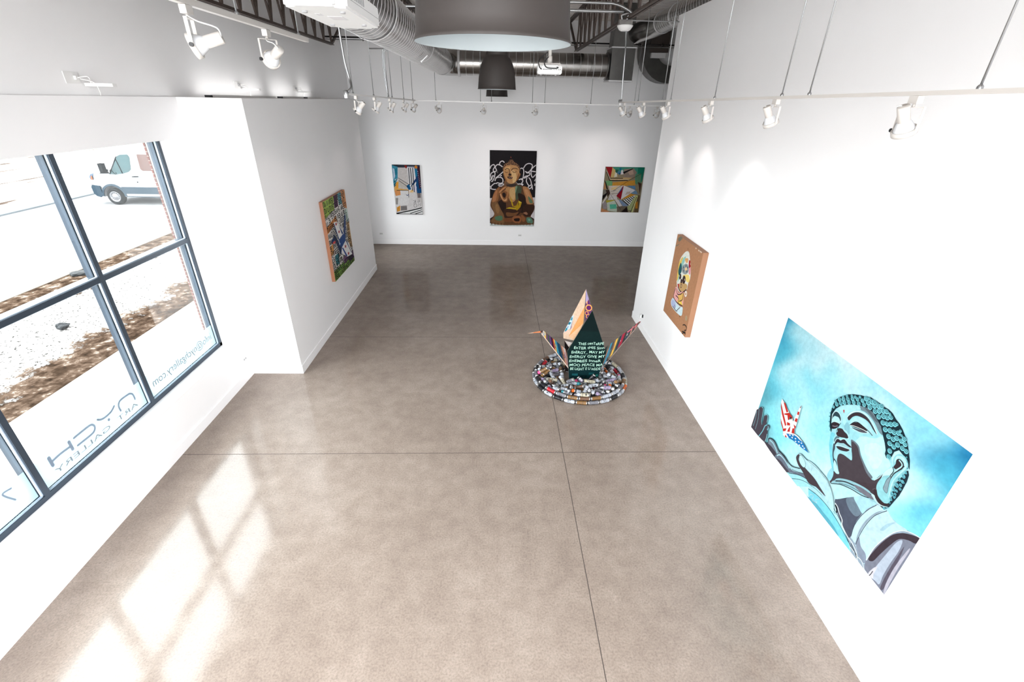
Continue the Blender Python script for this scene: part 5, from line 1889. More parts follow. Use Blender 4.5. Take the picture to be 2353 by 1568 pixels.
def painting(name, label, art, aw, ah, tl, ud, nrm, w, h, thick, edge, k, back=None, base_grid=None, cat='painting', group=None):
    """canvas with its front face at tl; ud = direction of the picture's width, nrm = out of the wall"""
    ud, nrm, tl = V(ud), V(nrm), V(tl)
    vd = V((0, 0, -1))
    root = empty(name, tl + ud * w / 2 + vd * h - nrm * thick / 2)
    tag(root, label, cat, group)
    o0 = V(root.location)
    su, sv = w / aw, h / ah
    def at(u, v, d=0.0): return tl + ud * (u * su) + vd * (v * sv) + nrm * d - o0
    mb = MB()
    P = [at(0, 0), at(aw, 0), at(aw, ah), at(0, ah)]
    Q = [at(0, 0, -thick), at(aw, 0, -thick), at(aw, ah, -thick), at(0, ah, -thick)]
    mb.add(P + Q, [(3, 2, 1, 0), (4, 5, 6, 7), (0, 1, 5, 4), (1, 2, 6, 5), (2, 3, 7, 6), (3, 0, 4, 7)])
    mb.build('stretched_canvas', edge, root, recalc=True)
    mb = MB()
    lay = .0006
    if base_grid:
        rows = base_grid; R = len(rows); Cn = len(rows[0]); n = 10
        def samp(i, j):
            i = min(max(i, 0), Cn - 1.0001); j = min(max(j, 0), R - 1.0001)
            a, b = int(i), int(j); fx, fy = i - a, j - b
            fx = fx * fx * (3 - 2 * fx); fy = fy * fy * (3 - 2 * fy)
            c = [(rows[b][a][q] * (1 - fx) + rows[b][a + 1][q] * fx) * (1 - fy) + (rows[b + 1][a][q] * (1 - fx) + rows[b + 1][a + 1][q] * fx) * fy for q in range(3)]
            return rgb(*c)
        nu, nv = (Cn - 1) * n, (R - 1) * n
        def cc(i, j):
            return samp(i / n + .30 * math.sin(j * .43 + i * .21), j / n + .26 * math.sin(i * .37 - j * .2))
        for j in range(nv):
            for i in range(nu):
                mb.col = [cc(i + a, j + b) for a, b in ((0, 1), (1, 1), (1, 0), (0, 0))]
                mb.add([at(aw * (i + a) / nu, ah * (j + b) / nv, lay) for a, b in ((0, 0), (1, 0), (1, 1), (0, 1))], [(3, 2, 1, 0)])
    else:
        mb.col = rgb(*back)
        mb.add([at(0, 0, lay), at(aw, 0, lay), at(aw, ah, lay), at(0, ah, lay)], [(3, 2, 1, 0)])
    z = lay
    sgn = 1 if ud.cross(vd).dot(nrm) > 0 else -1
    for kind, col, wd, pts in parse_art(art):
        z += .00004
        mb.col = rgb(*col)
        f = lambda u, v: at(min(max(u, 0), aw), min(max(v, 0), ah), z)
        if kind in 'pq':
            q = bezier_pts(pts, 4, True) if kind == 'p' else pts
            mb.poly(q, f)
        elif kind == 'c':
            (x, y), = pts
            n = 14
            mb.poly([(x + wd * math.cos(2 * PI * i / n), y + wd * math.sin(2 * PI * i / n)) for i in range(n)], f)
        else:
            q = bezier_pts(pts, 5) if kind == 'l' and len(pts) > 2 else pts
            L, R = stroke2d(q, wd)
            for i in range(len(q) - 1):
                mb.add([f(*L[i]), f(*L[i + 1]), f(*R[i + 1]), f(*R[i])], [(0, 1, 2, 3)])
    mb.build('painted_image', paint_mat(name + '_paint', k), root)
    return root

SKY = [[(60, 160, 195), (178, 230, 242), (226, 248, 252), (205, 243, 250), (168, 231, 244), (140, 218, 238), (40, 130, 180)],
       [(90, 190, 215), (190, 238, 248), (150, 228, 243), (178, 238, 248), (215, 247, 252), (196, 242, 250), (84, 186, 216)],
       [(104, 202, 224), (166, 236, 247), (190, 243, 250), (158, 234, 246), (200, 245, 252), (206, 246, 253), (134, 220, 238)],
       [(100, 178, 194), (146, 233, 244), (186, 242, 250), (200, 245, 252), (214, 248, 252), (226, 250, 253), (96, 202, 228)],
       [(96, 150, 164), (150, 233, 244), (186, 242, 250), (200, 245, 252), (214, 248, 252), (220, 248, 253), (100, 202, 228)]]
painting('canvas_painting', 'large turquoise canvas of a stone statue head and hand with a striped paper bird', ART_STATUE, 2100, 1470,
         (3.068, 4.275, 2.347), (0, -1, 0), (-1, 0, 0), 2.10, 1.437, .046, CANVAS_WHITE, .5, base_grid=SKY)
painting('board_painting', 'kraft brown panel painted with a hooded seated child figure on right wall', ART_KRAFT, 1170, 1450,
         (3.028, 7.49, 2.392), (0, -1, 0), (-1, 0, 0), 1.065, 1.386, .084, KRAFT, .72, back=(178, 130, 97))
painting('canvas_painting', 'canvas covered in rows of lettering with a blue paper bird on left wall', ART_BIRD, 1400, 1650,
         (-3.298, 9.045, 2.522), (0, 1, 0), (1, 0, 0), 1.427, 1.598, .068, WOOD_EDGE, .95, back=(222, 218, 214))
painting('canvas_painting', 'narrow abstract canvas with blue, orange and black stripes on back wall', ART_ABSTRACT, 870, 1500,
         (-3.208, 15.118, 2.493), (1, 0, 0), (0, -1, 0), .852, 1.502, .038, CANVAS_DARK, .72, back=(205, 200, 198))
painting('canvas_painting', 'tall canvas of a bronze seated statue on black, centre of back wall', ART_SEATED, 1440, 2310,
         (-.190, 15.118, 2.957), (1, 0, 0), (0, -1, 0), 1.445, 2.310, .038, CANVAS_DARK, .72, back=(28, 24, 28))
painting('canvas_painting', 'squarish geometric canvas of green, red and ochre shapes on back wall', ART_GEOMETRIC, 1240, 1390,
         (3.433, 15.118, 2.537), (1, 0, 0), (0, -1, 0), 1.235, 1.393, .038, CANVAS_DARK, .72, back=(140, 128, 104))

# ------------------------------------------------------------------ paper crane sculpture
PAINT_C = paint_mat('crane_paint', .52, .4)
CRW = pmat('crane_plywood', rgb(196, 160, 128), .6, var=.1, scale=10, stretch=(1, 1, 8))
crane = tag(empty('crane_sculpture', (1.47, 6.80, 0)), 'tall folded paper crane sculpture of painted panels rising from the spray cans', 'sculpture')
C0 = V(crane.location)
def lerp(a, b, t): return V(a) + (V(b) - V(a)) * t
def slab(name, P, th, fill, parent=crane, toward=V((0, 0, 4.3)), edge=(212, 186, 164)):
    """flat panel with painted front; fill(mb, P, n) adds the pattern on the side facing the hall"""
    P = [V(p) for p in P]
    n = (P[1] - P[0]).cross(P[-1] - P[0]).normalized()
    for i in range(2, len(P) - 1):          # keep the board flat
        P[i] = P[i] - n * n.dot(P[i] - P[0])
    if n.dot(toward - P[0]) < 0: n = -n
    mb = MB(); mb.col = rgb(*edge)
    k = len(P)
    F = [p - C0 for p in P]; Bk = [p - n * th - C0 for p in P]
    mb.add(F + Bk, [tuple(range(k)), tuple(range(2 * k - 1, k - 1, -1))] + [(i, (i + 1) % k, k + (i + 1) % k, k + i) for i in range(k)])
    lev = [.001]
    def layer(poly, col):
        lev[0] += .00012
        mb.col = rgb(*col)
        q = [V(p) - C0 + n * lev[0] for p in poly]
        b = len(mb.v); mb.v += [tuple(x) for x in q]
        for t in tessellate_polygon([q]): mb.face([b + i for i in t])
    fill(layer, P, n)
    o = mb.build(name, PAINT_C)
    o.parent = parent
    if parent is not crane: o.matrix_parent_inverse = Matrix()
    return o, n

T1 = V((1.589, 6.85, 1.28)); Rr = V((1.872, 6.715, .563)); BR = V((1.760, 6.628, .10)); BL = V((1.262, 6.628, .10)); Lw = V((1.213, 6.715, .594))
GREEN = (20, 50, 50)
nf = (Rr - T1).cross(Lw - T1).normalized()
def on_front(p):   # keep the panel flat
    p = V(p); d = V((0, 1, 0)); return p + d * (nf.dot(T1 - p) / nf.dot(d))
Rr, BR, BL, Lw = (on_front(p) for p in (Rr, BR, BL, Lw))
def f_front(layer, P, n):
    layer(P, (10, 36, 36))
    layer([P[0], lerp(P[0], P[1], .5), lerp(P[0], P[4], .5)], (8, 28, 29))
    layer([lerp(P[3], P[4], .35), lerp(P[2], P[1], .35), P[2], P[3]], (8, 42, 46))
    for a, b, c in ((.2, .12, (30, 92, 98)), (.75, .16, (24, 80, 84)), (.5, .06, (10, 30, 34)), (.88, .09, (36, 120, 110))):
        m = lerp(lerp(P[3], P[2], a), lerp(P[4], P[1], a), b)
        layer([m + V((-.05, 0, -.03)), m + V((.05, 0, -.03)), m + V((.05, 0, .04)), m + V((-.05, 0, .04))], c)
wing, nw = slab('front_wing', [T1, Rr, BR, BL, Lw], .014, f_front, edge=(150, 150, 140))
# brush lettering on the dark wing
up = (T1 - lerp(BL, BR, .55)); up = (up - nw * up.dot(nw)).normalized()
rt = up.cross(nw).normalized()
if rt.x < 0: rt = -rt
INK = pmat('mint_ink', rgb(138, 172, 158), .5)
org = lerp(BL, BR, .5)
lines = [('THiS cenTeRPE', -.150, .610, .435), ('EnTER tHiS Sinn', -.215, .535, .515), ('EnERGY_ MAY MY', -.250, .457, .565), ('EnERGY GiVE MY', -.272, .380, .60),
         ('EnEMiES inneR', -.272, .304, .54), ('MOO PEACE MA', -.262, .230, .57), ('BE LiGHT E U inSiDE', -.245, .160, .52)]
me_all = MB()
for body, x, zz, wdt in lines:
    me = text_mesh(body, 1.0, font_w=.012)
    me.calc_loop_triangles()
    tris = [tuple(t.vertices) for t in me.loop_triangles]
    xs = [v.co.x for v in me.vertices]; x0 = min(xs); kx = wdt / (max(xs) - x0)
    ptsl = []
    for v in me.vertices:
        px_ = x + (v.co.x - x0) * kx
        py_ = zz + v.co.y * .066 + .006 * math.sin(px_ * 24) + px_ * .05
        p = org + rt * px_ + up * py_ + nw * .0022
        ptsl.append(p - C0)
    me_all.add(ptsl, tris)
    bpy.data.meshes.remove(me)
lt = me_all.build('lettering', INK); lt.parent = wing

Pk = V((1.474, 6.97, 1.604)); Lf = V((1.17, 7.03, .775)); L2 = V((1.18, 7.02, .678)); Bq = V((1.339, 6.86, .695)); Rg = V((1.472, 6.89, 1.03))
def f_left(layer, P, n):
    layer(P, (226, 196, 170))
    for t in (.12, .22, .3, .38, .5, .6, .7, .82):
        a = lerp(P[0], P[1], 1); s0 = lerp(P[1], P[4], t); s1 = lerp(P[1], P[4], t + .02)
        layer([P[0], s0, s1], (208, 172, 146))
    # orange facet
    layer([lerp(P[0], P[4], .50), P[4], lerp(P[1], P[3], .45)], (226, 160, 98))
    layer([P[4], P[3], lerp(P[1], P[3], .45)], (238, 190, 150))
    # graffiti edge
    e0, e1 = P[0], P[1]; inn = P[4] - P[1]
    def q(a, b): return lerp(e0, e1, a) + inn * b
    layer([q(.60, .0), q(.60, .10), q(.96, .34), q(1.0, .02)], (196, 216, 226))
    layer([q(.62, .02), q(.70, .02), q(.74, .16), q(.68, .12)], (60, 140, 160))
    layer([q(.74, .01), q(.80, .01), q(.84, .16), q(.79, .17)], (34, 110, 136))
    layer([q(.88, .02), q(.97, .04), q(.99, .12), q(.95, .16), q(.90, .10)], (40, 130, 150))
    layer([q(.66, .12), q(.72, .16), q(1.02, .36), q(.96, .36), q(.82, .24)], (112, 62, 130))
    layer([q(.86, .08), q(.90, .08), q(.91, .13), q(.87, .13)], (70, 80, 150))
    layer([q(.98, .03), q(1.0, .22), q(1.04, .34), q(1.0, .03)], (226, 190, 180))
slab('back_wing', [Pk, Lf, L2, Bq, Rg], .014, f_left)
def f_right(layer, P, n):
    layer(P, (98, 40, 104))
    layer([P[0], lerp(P[0], P[1], .45), lerp(P[0], P[2], .40)], (164, 150, 190))
    q = lambda a, b: lerp(lerp(P[0], P[2], a), lerp(P[0], P[1], a), b)
    layer([q(.35, .1), q(.52, .45), q(.36, .8), q(.42, .5)], (236, 164, 96))
    for c, r in (((.68, .66), .058), ((.72, .24), .032), ((.90, .45), .040)):
        m = q(*c); t1 = (P[1] - P[0]).normalized(); t2 = (P[2] - P[1]); t2 = (t2 - t1 * t2.dot(t1)).normalized()
        cir = lambda rr: [m + t1 * rr * math.cos(i * PI / 7) + t2 * rr * math.sin(i * PI / 7) for i in range(14)]
        layer(cir(r), (240, 168, 92)); layer(cir(r * .68), (96, 26, 96))
slab('back_wing', [Pk, V((1.60, 6.862, 1.252)), V((1.50, 6.86, 1.0))], .014, f_right)
slab('body', [V((1.197, 6.95, .663)), V((1.316, 6.87, .668)), V((1.254, 6.85, .598))], .012, lambda l, P, n: l(P, (206, 196, 192)))
slab('body', [V((1.19, 6.96, .66)), V((1.30, 6.88, .52)), V((1.30, 6.90, .08)), V((1.24, 6.92, .08))], .012, lambda l, P, n: l(P, (28, 22, 24)))
slab('body', [V((1.70, 6.90, .62)), V((1.86, 6.82, .56)), V((1.74, 6.82, .08)), V((1.58, 6.88, .08))], .012, lambda l, P, n: l(P, (60, 50, 48)))
PAL = [(34, 32, 34), (206, 196, 190), (56, 132, 158), (150, 28, 52), (214, 170, 70), (70, 82, 72), (24, 60, 84), (190, 206, 208), (196, 140, 120), (110, 90, 76), (92, 60, 110), (60, 60, 62)]
def bands(seed, w0=.03):
    g = random.Random(seed)
    def f(layer, P, n):
        layer(P, (40, 38, 40))
        # P: base_out, tip_out, tip_in, base_in
        t = 0.0
        while t < .98:
            d = g.uniform(.03, .075); t1 = min(1, t + d)
            sk = .05
            layer([lerp(P[0], P[1], t), lerp(P[0], P[1], t1), lerp(P[3], P[2], min(1, t1 + sk)), lerp(P[3], P[2], min(1, t + sk))], g.choice(PAL))
            if g.random() < .6:
                c = g.choice(PAL); a, b = g.uniform(.1, .5), g.uniform(.55, .9); q = lambda s, u: lerp(lerp(P[0], P[1], s), lerp(P[3], P[2], min(1, s + sk)), u)
                layer([q(t + d * .2, a), q(t + d * .8, a), q(t + d * .7, b), q(t + d * .3, b)], c)
            t = t1
    return f
slab('neck', [V((1.300, 6.68, .20)), V((.765, 6.80, .887)), V((.794, 6.83, .921)), V((1.212, 6.80, .566)), V((1.28, 6.80, .22))][0:4], .012, bands(3))
slab('neck_edge', [V((1.312, 6.665, .19)), V((.757, 6.795, .884)), V((.767, 6.795, .887)), V((1.325, 6.67, .20))], .02, lambda l, P, n: l(P, (232, 206, 190)))
def f_beak(layer, P, n): layer(P, (226, 186, 160)); layer([P[0], lerp(P[0], P[1], .6), lerp(P[2], P[1], .6), P[2]], (222, 130, 80)); layer([P[0], lerp(P[0], P[1], .2), P[2]], (60, 40, 40))
slab('beak', [V((.80, 6.81, .93)), V((.530, 6.80, .878)), V((.760, 6.80, .895))], .02, f_beak)
slab('tail', [V((1.775, 6.68, .24)), V((2.395, 6.80, 1.08)), V((2.385, 6.82, 1.095)), V((1.878, 6.80, .616))], .012, bands(9))
slab('tail_edge', [V((1.76, 6.665, .19)), V((2.400, 6.795, 1.075)), V((2.408, 6.80, 1.088)), V((1.775, 6.67, .215))], .02, lambda l, P, n: l(P, (230, 206, 196)))
slab('tail_tip', [V((2.23, 6.79, .90)), V((2.41, 6.805, 1.10)), V((2.395, 6.81, 1.10)), V((2.20, 6.79, .915))], .014, lambda l, P, n: (l(P, (222, 100, 130)), l([lerp(P[0], P[1], .8), P[1], P[2], lerp(P[3], P[2], .8)], (40, 40, 44))))

# ------------------------------------------------------------------ spray cans
CANP = can_mat()
INKD = pmat('can_print_dark', (.03, .03, .035, 1), .4); INKL = pmat('can_print_light', (.5, .5, .5, 1), .4); RIMM = pmat('can_rim_metal', (.4, .4, .4, 1), .3, metal=.9)
def can_mesh(variant, half):
    r = .0325; top = half - (.045 if variant != 3 else .012)
    mb = MB(); n = 20
    zs = [-half, -half + .004, -half + .012, -half + .014, top - .012, top - .010, top]
    rs = [r - .004, r, r, r - .0012, r - .0012, r, r - .002]
    mats = [1, 1, 1, 0, 1, 1]
    ring_i = 3
    zz = [-half + .014 + (top - .012 + half - .014) * t for t in (0, .18, .34, .40, .46, .52, .70, .80, 1)]
    prof = [(0, -half + .002)] + list(zip(rs[:4], zs[:4])) + [(r - .0012, z) for z in zz[1:-1]] + list(zip(rs[4:], zs[4:]))
    if variant != 3:
        prof += [(r - .008, top + .008), (r - .016, top + .012), (.010, top + .014)]
    else:
        prof += [(r - .006, top + .004), (.012, top + .006), (.010, top + .012), (0, top + .012)]
    g = random.Random(variant * 7 + 1)
    mb.smooth = True
    b = 0
    for rr, z in prof:
        for k in range(n):
            a = 2 * PI * k / n
            mb.v.append((rr * math.cos(a), rr * math.sin(a), z))
    for i in range(len(prof) - 1):
        z0 = prof[i][1]
        for k in range(n):
            body = -half + .013 < (prof[i][1] + prof[i + 1][1]) / 2 < top - .011
            mb.mi = 0 if body else 1
            if body:
                lvl = i - 4
                if variant == 0 and lvl in (2, 4, 6) and g.random() < .45: mb.mi = 2
                if variant == 1 and 1 <= lvl <= 5 and (k % 10) in (1, 2, 3) : mb.mi = 3 if lvl != 3 else 2
                if variant == 1 and lvl in (0, 7): mb.mi = 2
                if variant == 2 and lvl in (1, 2) and (k % 10) in (0, 1, 2, 5, 6): mb.mi = 2
                if variant == 2 and lvl == 6: mb.mi = 2 if k % 3 else 0
                if variant == 3 and lvl in (2, 3, 5) and g.random() < .4: mb.mi = 2
            k2 = (k + 1) % n
            mb.face((i * n + k, i * n + k2, (i + 1) * n + k2, (i + 1) * n + k))
    return mb.mesh('can_body', [CANP, RIMM, INKD, INKL])
BODY = [can_mesh(v, .0945) for v in range(3)] + [can_mesh(3, .094)]
def cap_mesh():
    mb = MB(); t = .0495
    mb.lathe([(.029, t), (.030, t + .004), (.029, t + .036), (.025, t + .042), (.010, t + .044), (.009, t + .040), (0, t + .040)], 18)
    return mb.mesh('cap', [CANP])
def valve_mesh():
    mb = MB(); t = .0495
    mb.lathe([(.020, t + .010), (.012, t + .016), (.009, t + .018), (.009, t + .034), (.005, t + .036), (0, t + .036)], 14)
    return mb.mesh('spray_nozzle', [CANP])
CAP = cap_mesh(); VALVE = valve_mesh()
CCOL = {'white': (.34, .365, .41, 1), 'black': (.010, .010, .012, 1), 'gold': rgb(112, 82, 48), 'grey': rgb(104, 104, 110), 'red': rgb(160, 24, 36), 'orange': rgb(190, 88, 22), 'teal': rgb(34, 112, 122),
        'pink': rgb(206, 70, 120), 'lilac': rgb(136, 124, 150), 'brown': rgb(92, 66, 50), 'cream': rgb(158, 152, 134), 'blue': rgb(60, 110, 170)}
def can(M, colr, variant, cap, label, group):
    root = empty('spray_can')
    root.matrix_world = M
    tag(root, label, 'spray can', group)
    b = inst('can_body', BODY[variant], root); b.color = CCOL[colr]
    if cap == 'nozzle':
        c = inst('spray_nozzle', VALVE, root); c.color = CCOL['white']
    elif cap:
        c = inst('cap', CAP, root); c.color = CCOL[cap]
        if cap != colr: c['label'] = cap + ' plastic cap'
    return root
ORD = ['first', 'second', 'third', 'fourth', 'fifth', 'sixth', 'seventh', 'eighth', 'ninth', 'tenth', 'eleventh', 'twelfth', 'thirteenth', 'fourteenth', 'fifteenth', 'sixteenth']
CX, CY = 1.475, 6.80
FRONT = {0: ['grey', 'white', 'black', 'white', 'orange', 'cream', 'white', 'black', 'white', 'grey', 'black', 'white', 'white'], 1: ['gold', 'white', 'white', 'grey', 'gold', 'black', 'white', 'cream', 'black', 'grey', 'white', 'black', 'grey']}
FRONTL = {0: ['gold', 'white', 'black', 'white', 'black', 'white', 'grey', 'black', 'white', 'grey', 'black', 'white', 'grey'], 1: ['brown', 'gold', 'grey', 'red', 'black', 'black', 'grey', 'black', 'grey', 'brown', 'white', 'black', 'grey']}
for lay, (R, n, z, off) in enumerate(((.795, 26, .034, 0), (.757, 25, .0895, .5))):
    nm = ('lower', 'upper')[lay]
    items = []
    for i in range(n):
        a = 2 * PI * (i + off) / n
        da = (a + PI / 2) % (2 * PI)            # 0 at the front (toward the hall entrance)
        if da > PI: da -= 2 * PI
        items.append((da, a))
    rights = sorted([x for x in items if x[0] >= -.001]); lefts = sorted([x for x in items if x[0] < -.001], key=lambda x: -x[0])
    for side, lst, cols in (('right', rights, FRONT[lay]), ('left', lefts, FRONTL[lay])):
        for j, (da, a) in enumerate(lst):
            M = Matrix.Translation((CX + R * math.cos(a), CY + R * math.sin(a), z)) @ Matrix.Rotation(a, 4, 'Z') @ Matrix.Rotation(PI / 2, 4, 'X') @ Matrix.Rotation(rng.uniform(0, 6.28), 4, 'Z')
            cc = cols[j % len(cols)]
            can(M, cc, 3, None, '%s spray can, %s ring, %s from its front middle going %s' % (cc, nm, ORD[j], side), 'spray cans lying in the %s ring' % nm)
heap = []
g = random.Random(21)
for x, y, z, qw, qx, qy, qz in CANS:
    colr = g.choices(['white', 'black', 'gold', 'grey', 'lilac', 'red', 'teal', 'cream', 'brown', 'orange'], [40, 14, 12, 9, 7, 3, 3, 6, 4, 2])[0]
    cap = g.choices(['white', 'nozzle', 'black', colr, 'teal', 'red', 'orange', 'pink', None], [32, 20, 15, 16, 5, 4, 3, 2, 3])[0]
    var = g.choices([0, 1, 2], [5, 3, 3])[0]
    zone = 'in front of' if y < -.18 else ('behind' if y > .22 else ('left of' if x < 0 else 'right of'))
    heap.append((x, y, z, (qw, qx, qy, qz), colr, cap, var, zone))
from collections import defaultdict
by = defaultdict(list)
for h in heap:
    by[(h[4], h[5], h[7])].append(h)
for (colr, cap, zone), lst in by.items():
    lst.sort(key=lambda h: h[0])
    for j, (x, y, z, q, _, _, var, _) in enumerate(lst):
        what = {'nozzle': 'with bare nozzle', None: 'without a cap'}.get(cap, 'with %s cap' % cap)
        lab = '%s spray can %s heaped %s the crane' % (colr, what, zone)
        if len(lst) > 1: lab += ', %s from left' % (ORD[j] if j < len(ORD) else '%dth' % (j + 1))
        M = Matrix.Translation((CX + x, CY + y, z)) @ Quaternion(q).to_matrix().to_4x4()
        can(M, colr, var, cap, lab, 'spray cans heaped around the crane')

# ------------------------------------------------------------------ steel joists
def joist(x, y0, y1, label):
    t = tag(empty('bar_joist', (x, (y0 + y1) / 2, ZC - .05)), label, 'roof joist')
    o = V(t.location)
    def B(name, parts):
        mb = MB()
        for a, b, w, h in parts: mb.bar(V(a) - o, V(b) - o, w, h)
        return mb.build(name, STEEL_DARK, t)
    ye = y1 - 1.5
    zb = 5.45; zt = ZC - .03
    B('top_chord', [((x + s * .03, y0, zt), (x + s * .03, y1, zt), .045, .05) for s in (-1, 1)])
    B('bottom_chord', [((x + s * .028, y0, zb), (x + s * .028, ye, zb), .040, .012) for s in (-1, 1)] + [((x + s * .012, y0, zb + .022), (x + s * .012, ye, zb + .022), .008, .05) for s in (-1, 1)])
    n = int((ye - y0) / .56)
    p = (ye - .05 - y0) / n
    for i in range(n):
        a = y0 + i * p
        if a + p < 2.0: continue           # nothing of it shows nearer than this
        B('web', [((x, a, zb + .03), (x, a + p * .42, zt - .03), .034, .034)])
        B('web', [((x, a + p * .58, zt - .03), (x, a + p, zb + .03), .034, .034)])
        B('web', [((x + .012, a + p * .98, zb + .03), (x + .012, a + p * 1.0, zt - .03), .022, .022)])
    B('web', [((x, ye - .05, zb + .02), (x, y1 - .02, zt - .03), .05, .05)])
    return t
joist(-4.07, YN, 15.14, 'dark steel roof joist closest to the left wall')
joist(-2.05, YN, 15.14, 'dark steel roof joist between left wall joist and pendant lamps')
joist(-.13, YN, 15.14, 'dark steel roof joist directly above the row of pendant lamps')
joist(2.02, YN, 15.14, 'dark steel roof joist carrying the emergency light on the right')

# ------------------------------------------------------------------ tracks
def track(name, a, b, label, rods, m, ends=(True, True), rod_top=None, w=.036, h=.022):
    a, b = V(a), V(b)
    t = tag(empty(name, (a + b) / 2), label, 'lighting track', None)
    o = V(t.location)
    mb = MB(); mb.bar(a - o, b - o, w, h); mb.build('rail', m, t)
    d = (b - a)
    for f, top in rods:
        p = a + d * f - o
        mb = MB(); mb.sweep([p + V((0, 0, .008)), V((p.x, p.y, top - o.z))], .0055, 8); mb.lathe([(.014, .0), (.014, .012), (.008, .02)], 10, Matrix.Translation(p + V((0, 0, h / 2))), (False, True))
        mb.build('hanging_rod', ROD, t)
    return t
def fr(a, b, y, ax=1): return (y - a[ax]) / (b[ax] - a[ax])
RA, RB = (2.40, -1.0, 4.420), (2.40, 9.93, 4.318)
track('track', RA, RB, 'long white lighting track hung along the right wall', [(fr(RA, RB, y), ZC) for y in (.6, 2.526, 3.918, 4.297, 5.629, 7.045, 7.398, 8.674)], WHITE_METAL)
LA, LB = (-1.90, 6.70, 4.338), (-1.90, 12.15, 4.272)
track('track', LA, LB, 'grey lighting track running along the far left wall', [(fr(LA, LB, y), ZC) for y in (6.978, 8.13, 9.219, 9.545, 10.739, 11.878)], TRACK_GREY)
BA, BB = (-1.90, 12.19, 4.266), (4.02, 12.19, 4.262)
track('track', BA, BB, 'thin grey lighting track hung across in front of back wall', [(fr(BA, BB, x, 0), zt) for x, zt in ((-1.414, 4.85), (-.367, ZC), (-.106, ZC), (.855, ZC), (1.149, ZC), (2.244, ZC), (3.287, 5.52))], TRACK_GREY)
NA, NB = (-1.65, -.5, 4.735), (-1.65, 4.80, 4.735)
track('track', NA, NB, 'short white lighting track high at upper left by the window', [(fr(NA, NB, y), ZC) for y in (1.6, 3.6, 4.63)], WHITE_METAL, w=.036, h=.03)

# ------------------------------------------------------------------ track spotlights
def cyl_part(fn):
    mb = MB(); fn(mb); return mb
_adapter = MB(); _adapter.box(-.018, .018, -.032, .032, -.042, -.002); _adapter.sweep([(0, 0, -.042), (0, 0, -.058)], .008, 8)
AD = _adapter.mesh('adapter', [WHITE_METAL])
W2 = .066; PZ = -.185
_y = MB()
_y.box(-.009, .009, -W2, W2, -.062, -.058)
for s in (-1, 1):
    _y.box(-.009, .009, s * W2 - .0018, s * W2 + .0018, PZ - .01, -.058)
YOKE = _y.mesh('yoke', [WHITE_METAL])
_r = MB(); _r.lathe([(.0565, -.012), (.0635, -.012), (.0635, .016), (.0565, .016), (.0565, -.012)], 28); RING = _r.mesh('lamp_ring', [WHITE_METAL])
_b = MB(); _b.lathe([(.0, .012), (.053, .010), (.0555, .0)], 24); FACE = _b.mesh('bulb_face', [BULB_LIT])
_b = MB(); _b.lathe([(.0555, .0), (.054, -.010), (.040, -.045), (.030, -.062)], 24); BULBM = _b.mesh('bulb', [BULB])
_s = MB(); _s.lathe([(.029, -.058), (.031, -.060), (.031, -.145), (.029, -.149), (.0, -.147)], 22); SOCK = _s.mesh('lamp_socket', [WHITE_METAL])
_k = MB(); _k.sweep([(0, W2, 0), (0, W2 + .018, 0)], .011, 10); KNOB = _k.mesh('pivot_knob', [BLACK])
_cords = {}
def cord_mesh(tilt):
    k = round(tilt, 2)
    if k not in _cords:
        R = Matrix.Rotation(-tilt, 4, 'Y')
        e = V((0, 0, PZ)) + R @ V((0, 0, .147))
        pts = [(0, .01, -.05), (-.03 * math.sin(tilt) - .02, .03, -.075), (e.x * .8 - .02, .035, (e.z - .06) / 2 + .0), (e.x, .01, e.z + .004)]
        mb = MB(); mb.sweep(bezier_pts(pts, 6), .0038, 6)
        _cords[k] = mb.mesh('cord', [WHITE_PLASTIC])
    return _cords[k]
SPOTS = []
def spot(x, y, z, az, tilt, label, group, power=34, size=62):
    """az: heading of the beam in the floor plane; tilt: 0 straight down, 90 level"""
    az, tilt = math.radians(az), math.radians(tilt)
    t = tag(empty('track_spotlight', (x, y, z), az), label, 'spotlight', group)
    inst('adapter', AD, t, Matrix.Rotation(-az + PI * 0, 4, 'Z'))
    inst('yoke', YOKE, t)
    H = Matrix.Translation((0, 0, PZ)) @ Matrix.Rotation(-tilt, 4, 'Y') @ Matrix.Rotation(PI, 4, 'X')   # local +z = beam
    inst('lamp_ring', RING, t, H); b = inst('bulb', BULBM, t, H)
    f = inst('bulb_face', FACE, b); f['label'] = 'glowing lamp face'
    inst('lamp_socket', SOCK, t, H); inst('pivot_knob', KNOB, t, Matrix.Translation((0, 0, PZ)))
    inst('cord', cord_mesh(tilt), t)
    L = bpy.data.lights.new('spot_beam', 'SPOT'); L.energy = power * SPOT_K; L.spot_size = math.radians(size); L.spot_blend = .75; L.shadow_soft_size = .05; L.color = (1, .89, .86)
    lo = bpy.data.objects.new('spot_beam', L); COL.objects.link(lo)
    d = V((math.sin(tilt) * math.cos(az), math.sin(tilt) * math.sin(az), -math.cos(tilt)))
    lo.location = V((x, y, z + PZ)) + d * .03
    lo.rotation_euler = d.to_track_quat('-Z', 'Y').to_euler()
SPOT_K = .8
zr = lambda y: RA[2] + (RB[2] - RA[2]) * fr(RA, RB, y) - .010
for i, (y, az, tl) in enumerate([(2.89, 14, 30), (4.36, 8, 32), (5.70, 6, 32), (7.13, 8, 36), (8.33, 10, 38), (9.59, 12, 38)]):
    spot(2.40, y, zr(y), az, tl, 'white track spotlight on the right wall track, %s from the camera end' % ORD[i], 'spotlights on the right track', 22)
zl = lambda y: LA[2] + (LB[2] - LA[2]) * fr(LA, LB, y) - .010
for i, (y, az, tl) in enumerate([(7.10, 172, 44), (8.15, 190, 36), (9.30, 186, 36), (10.65, 180, 38), (11.86, 148, 46)]):
    spot(-1.90, y, zl(y), az, tl, 'white track spotlight on the far left track, %s from its near end' % ORD[i], 'spotlights on the far left track', 14)
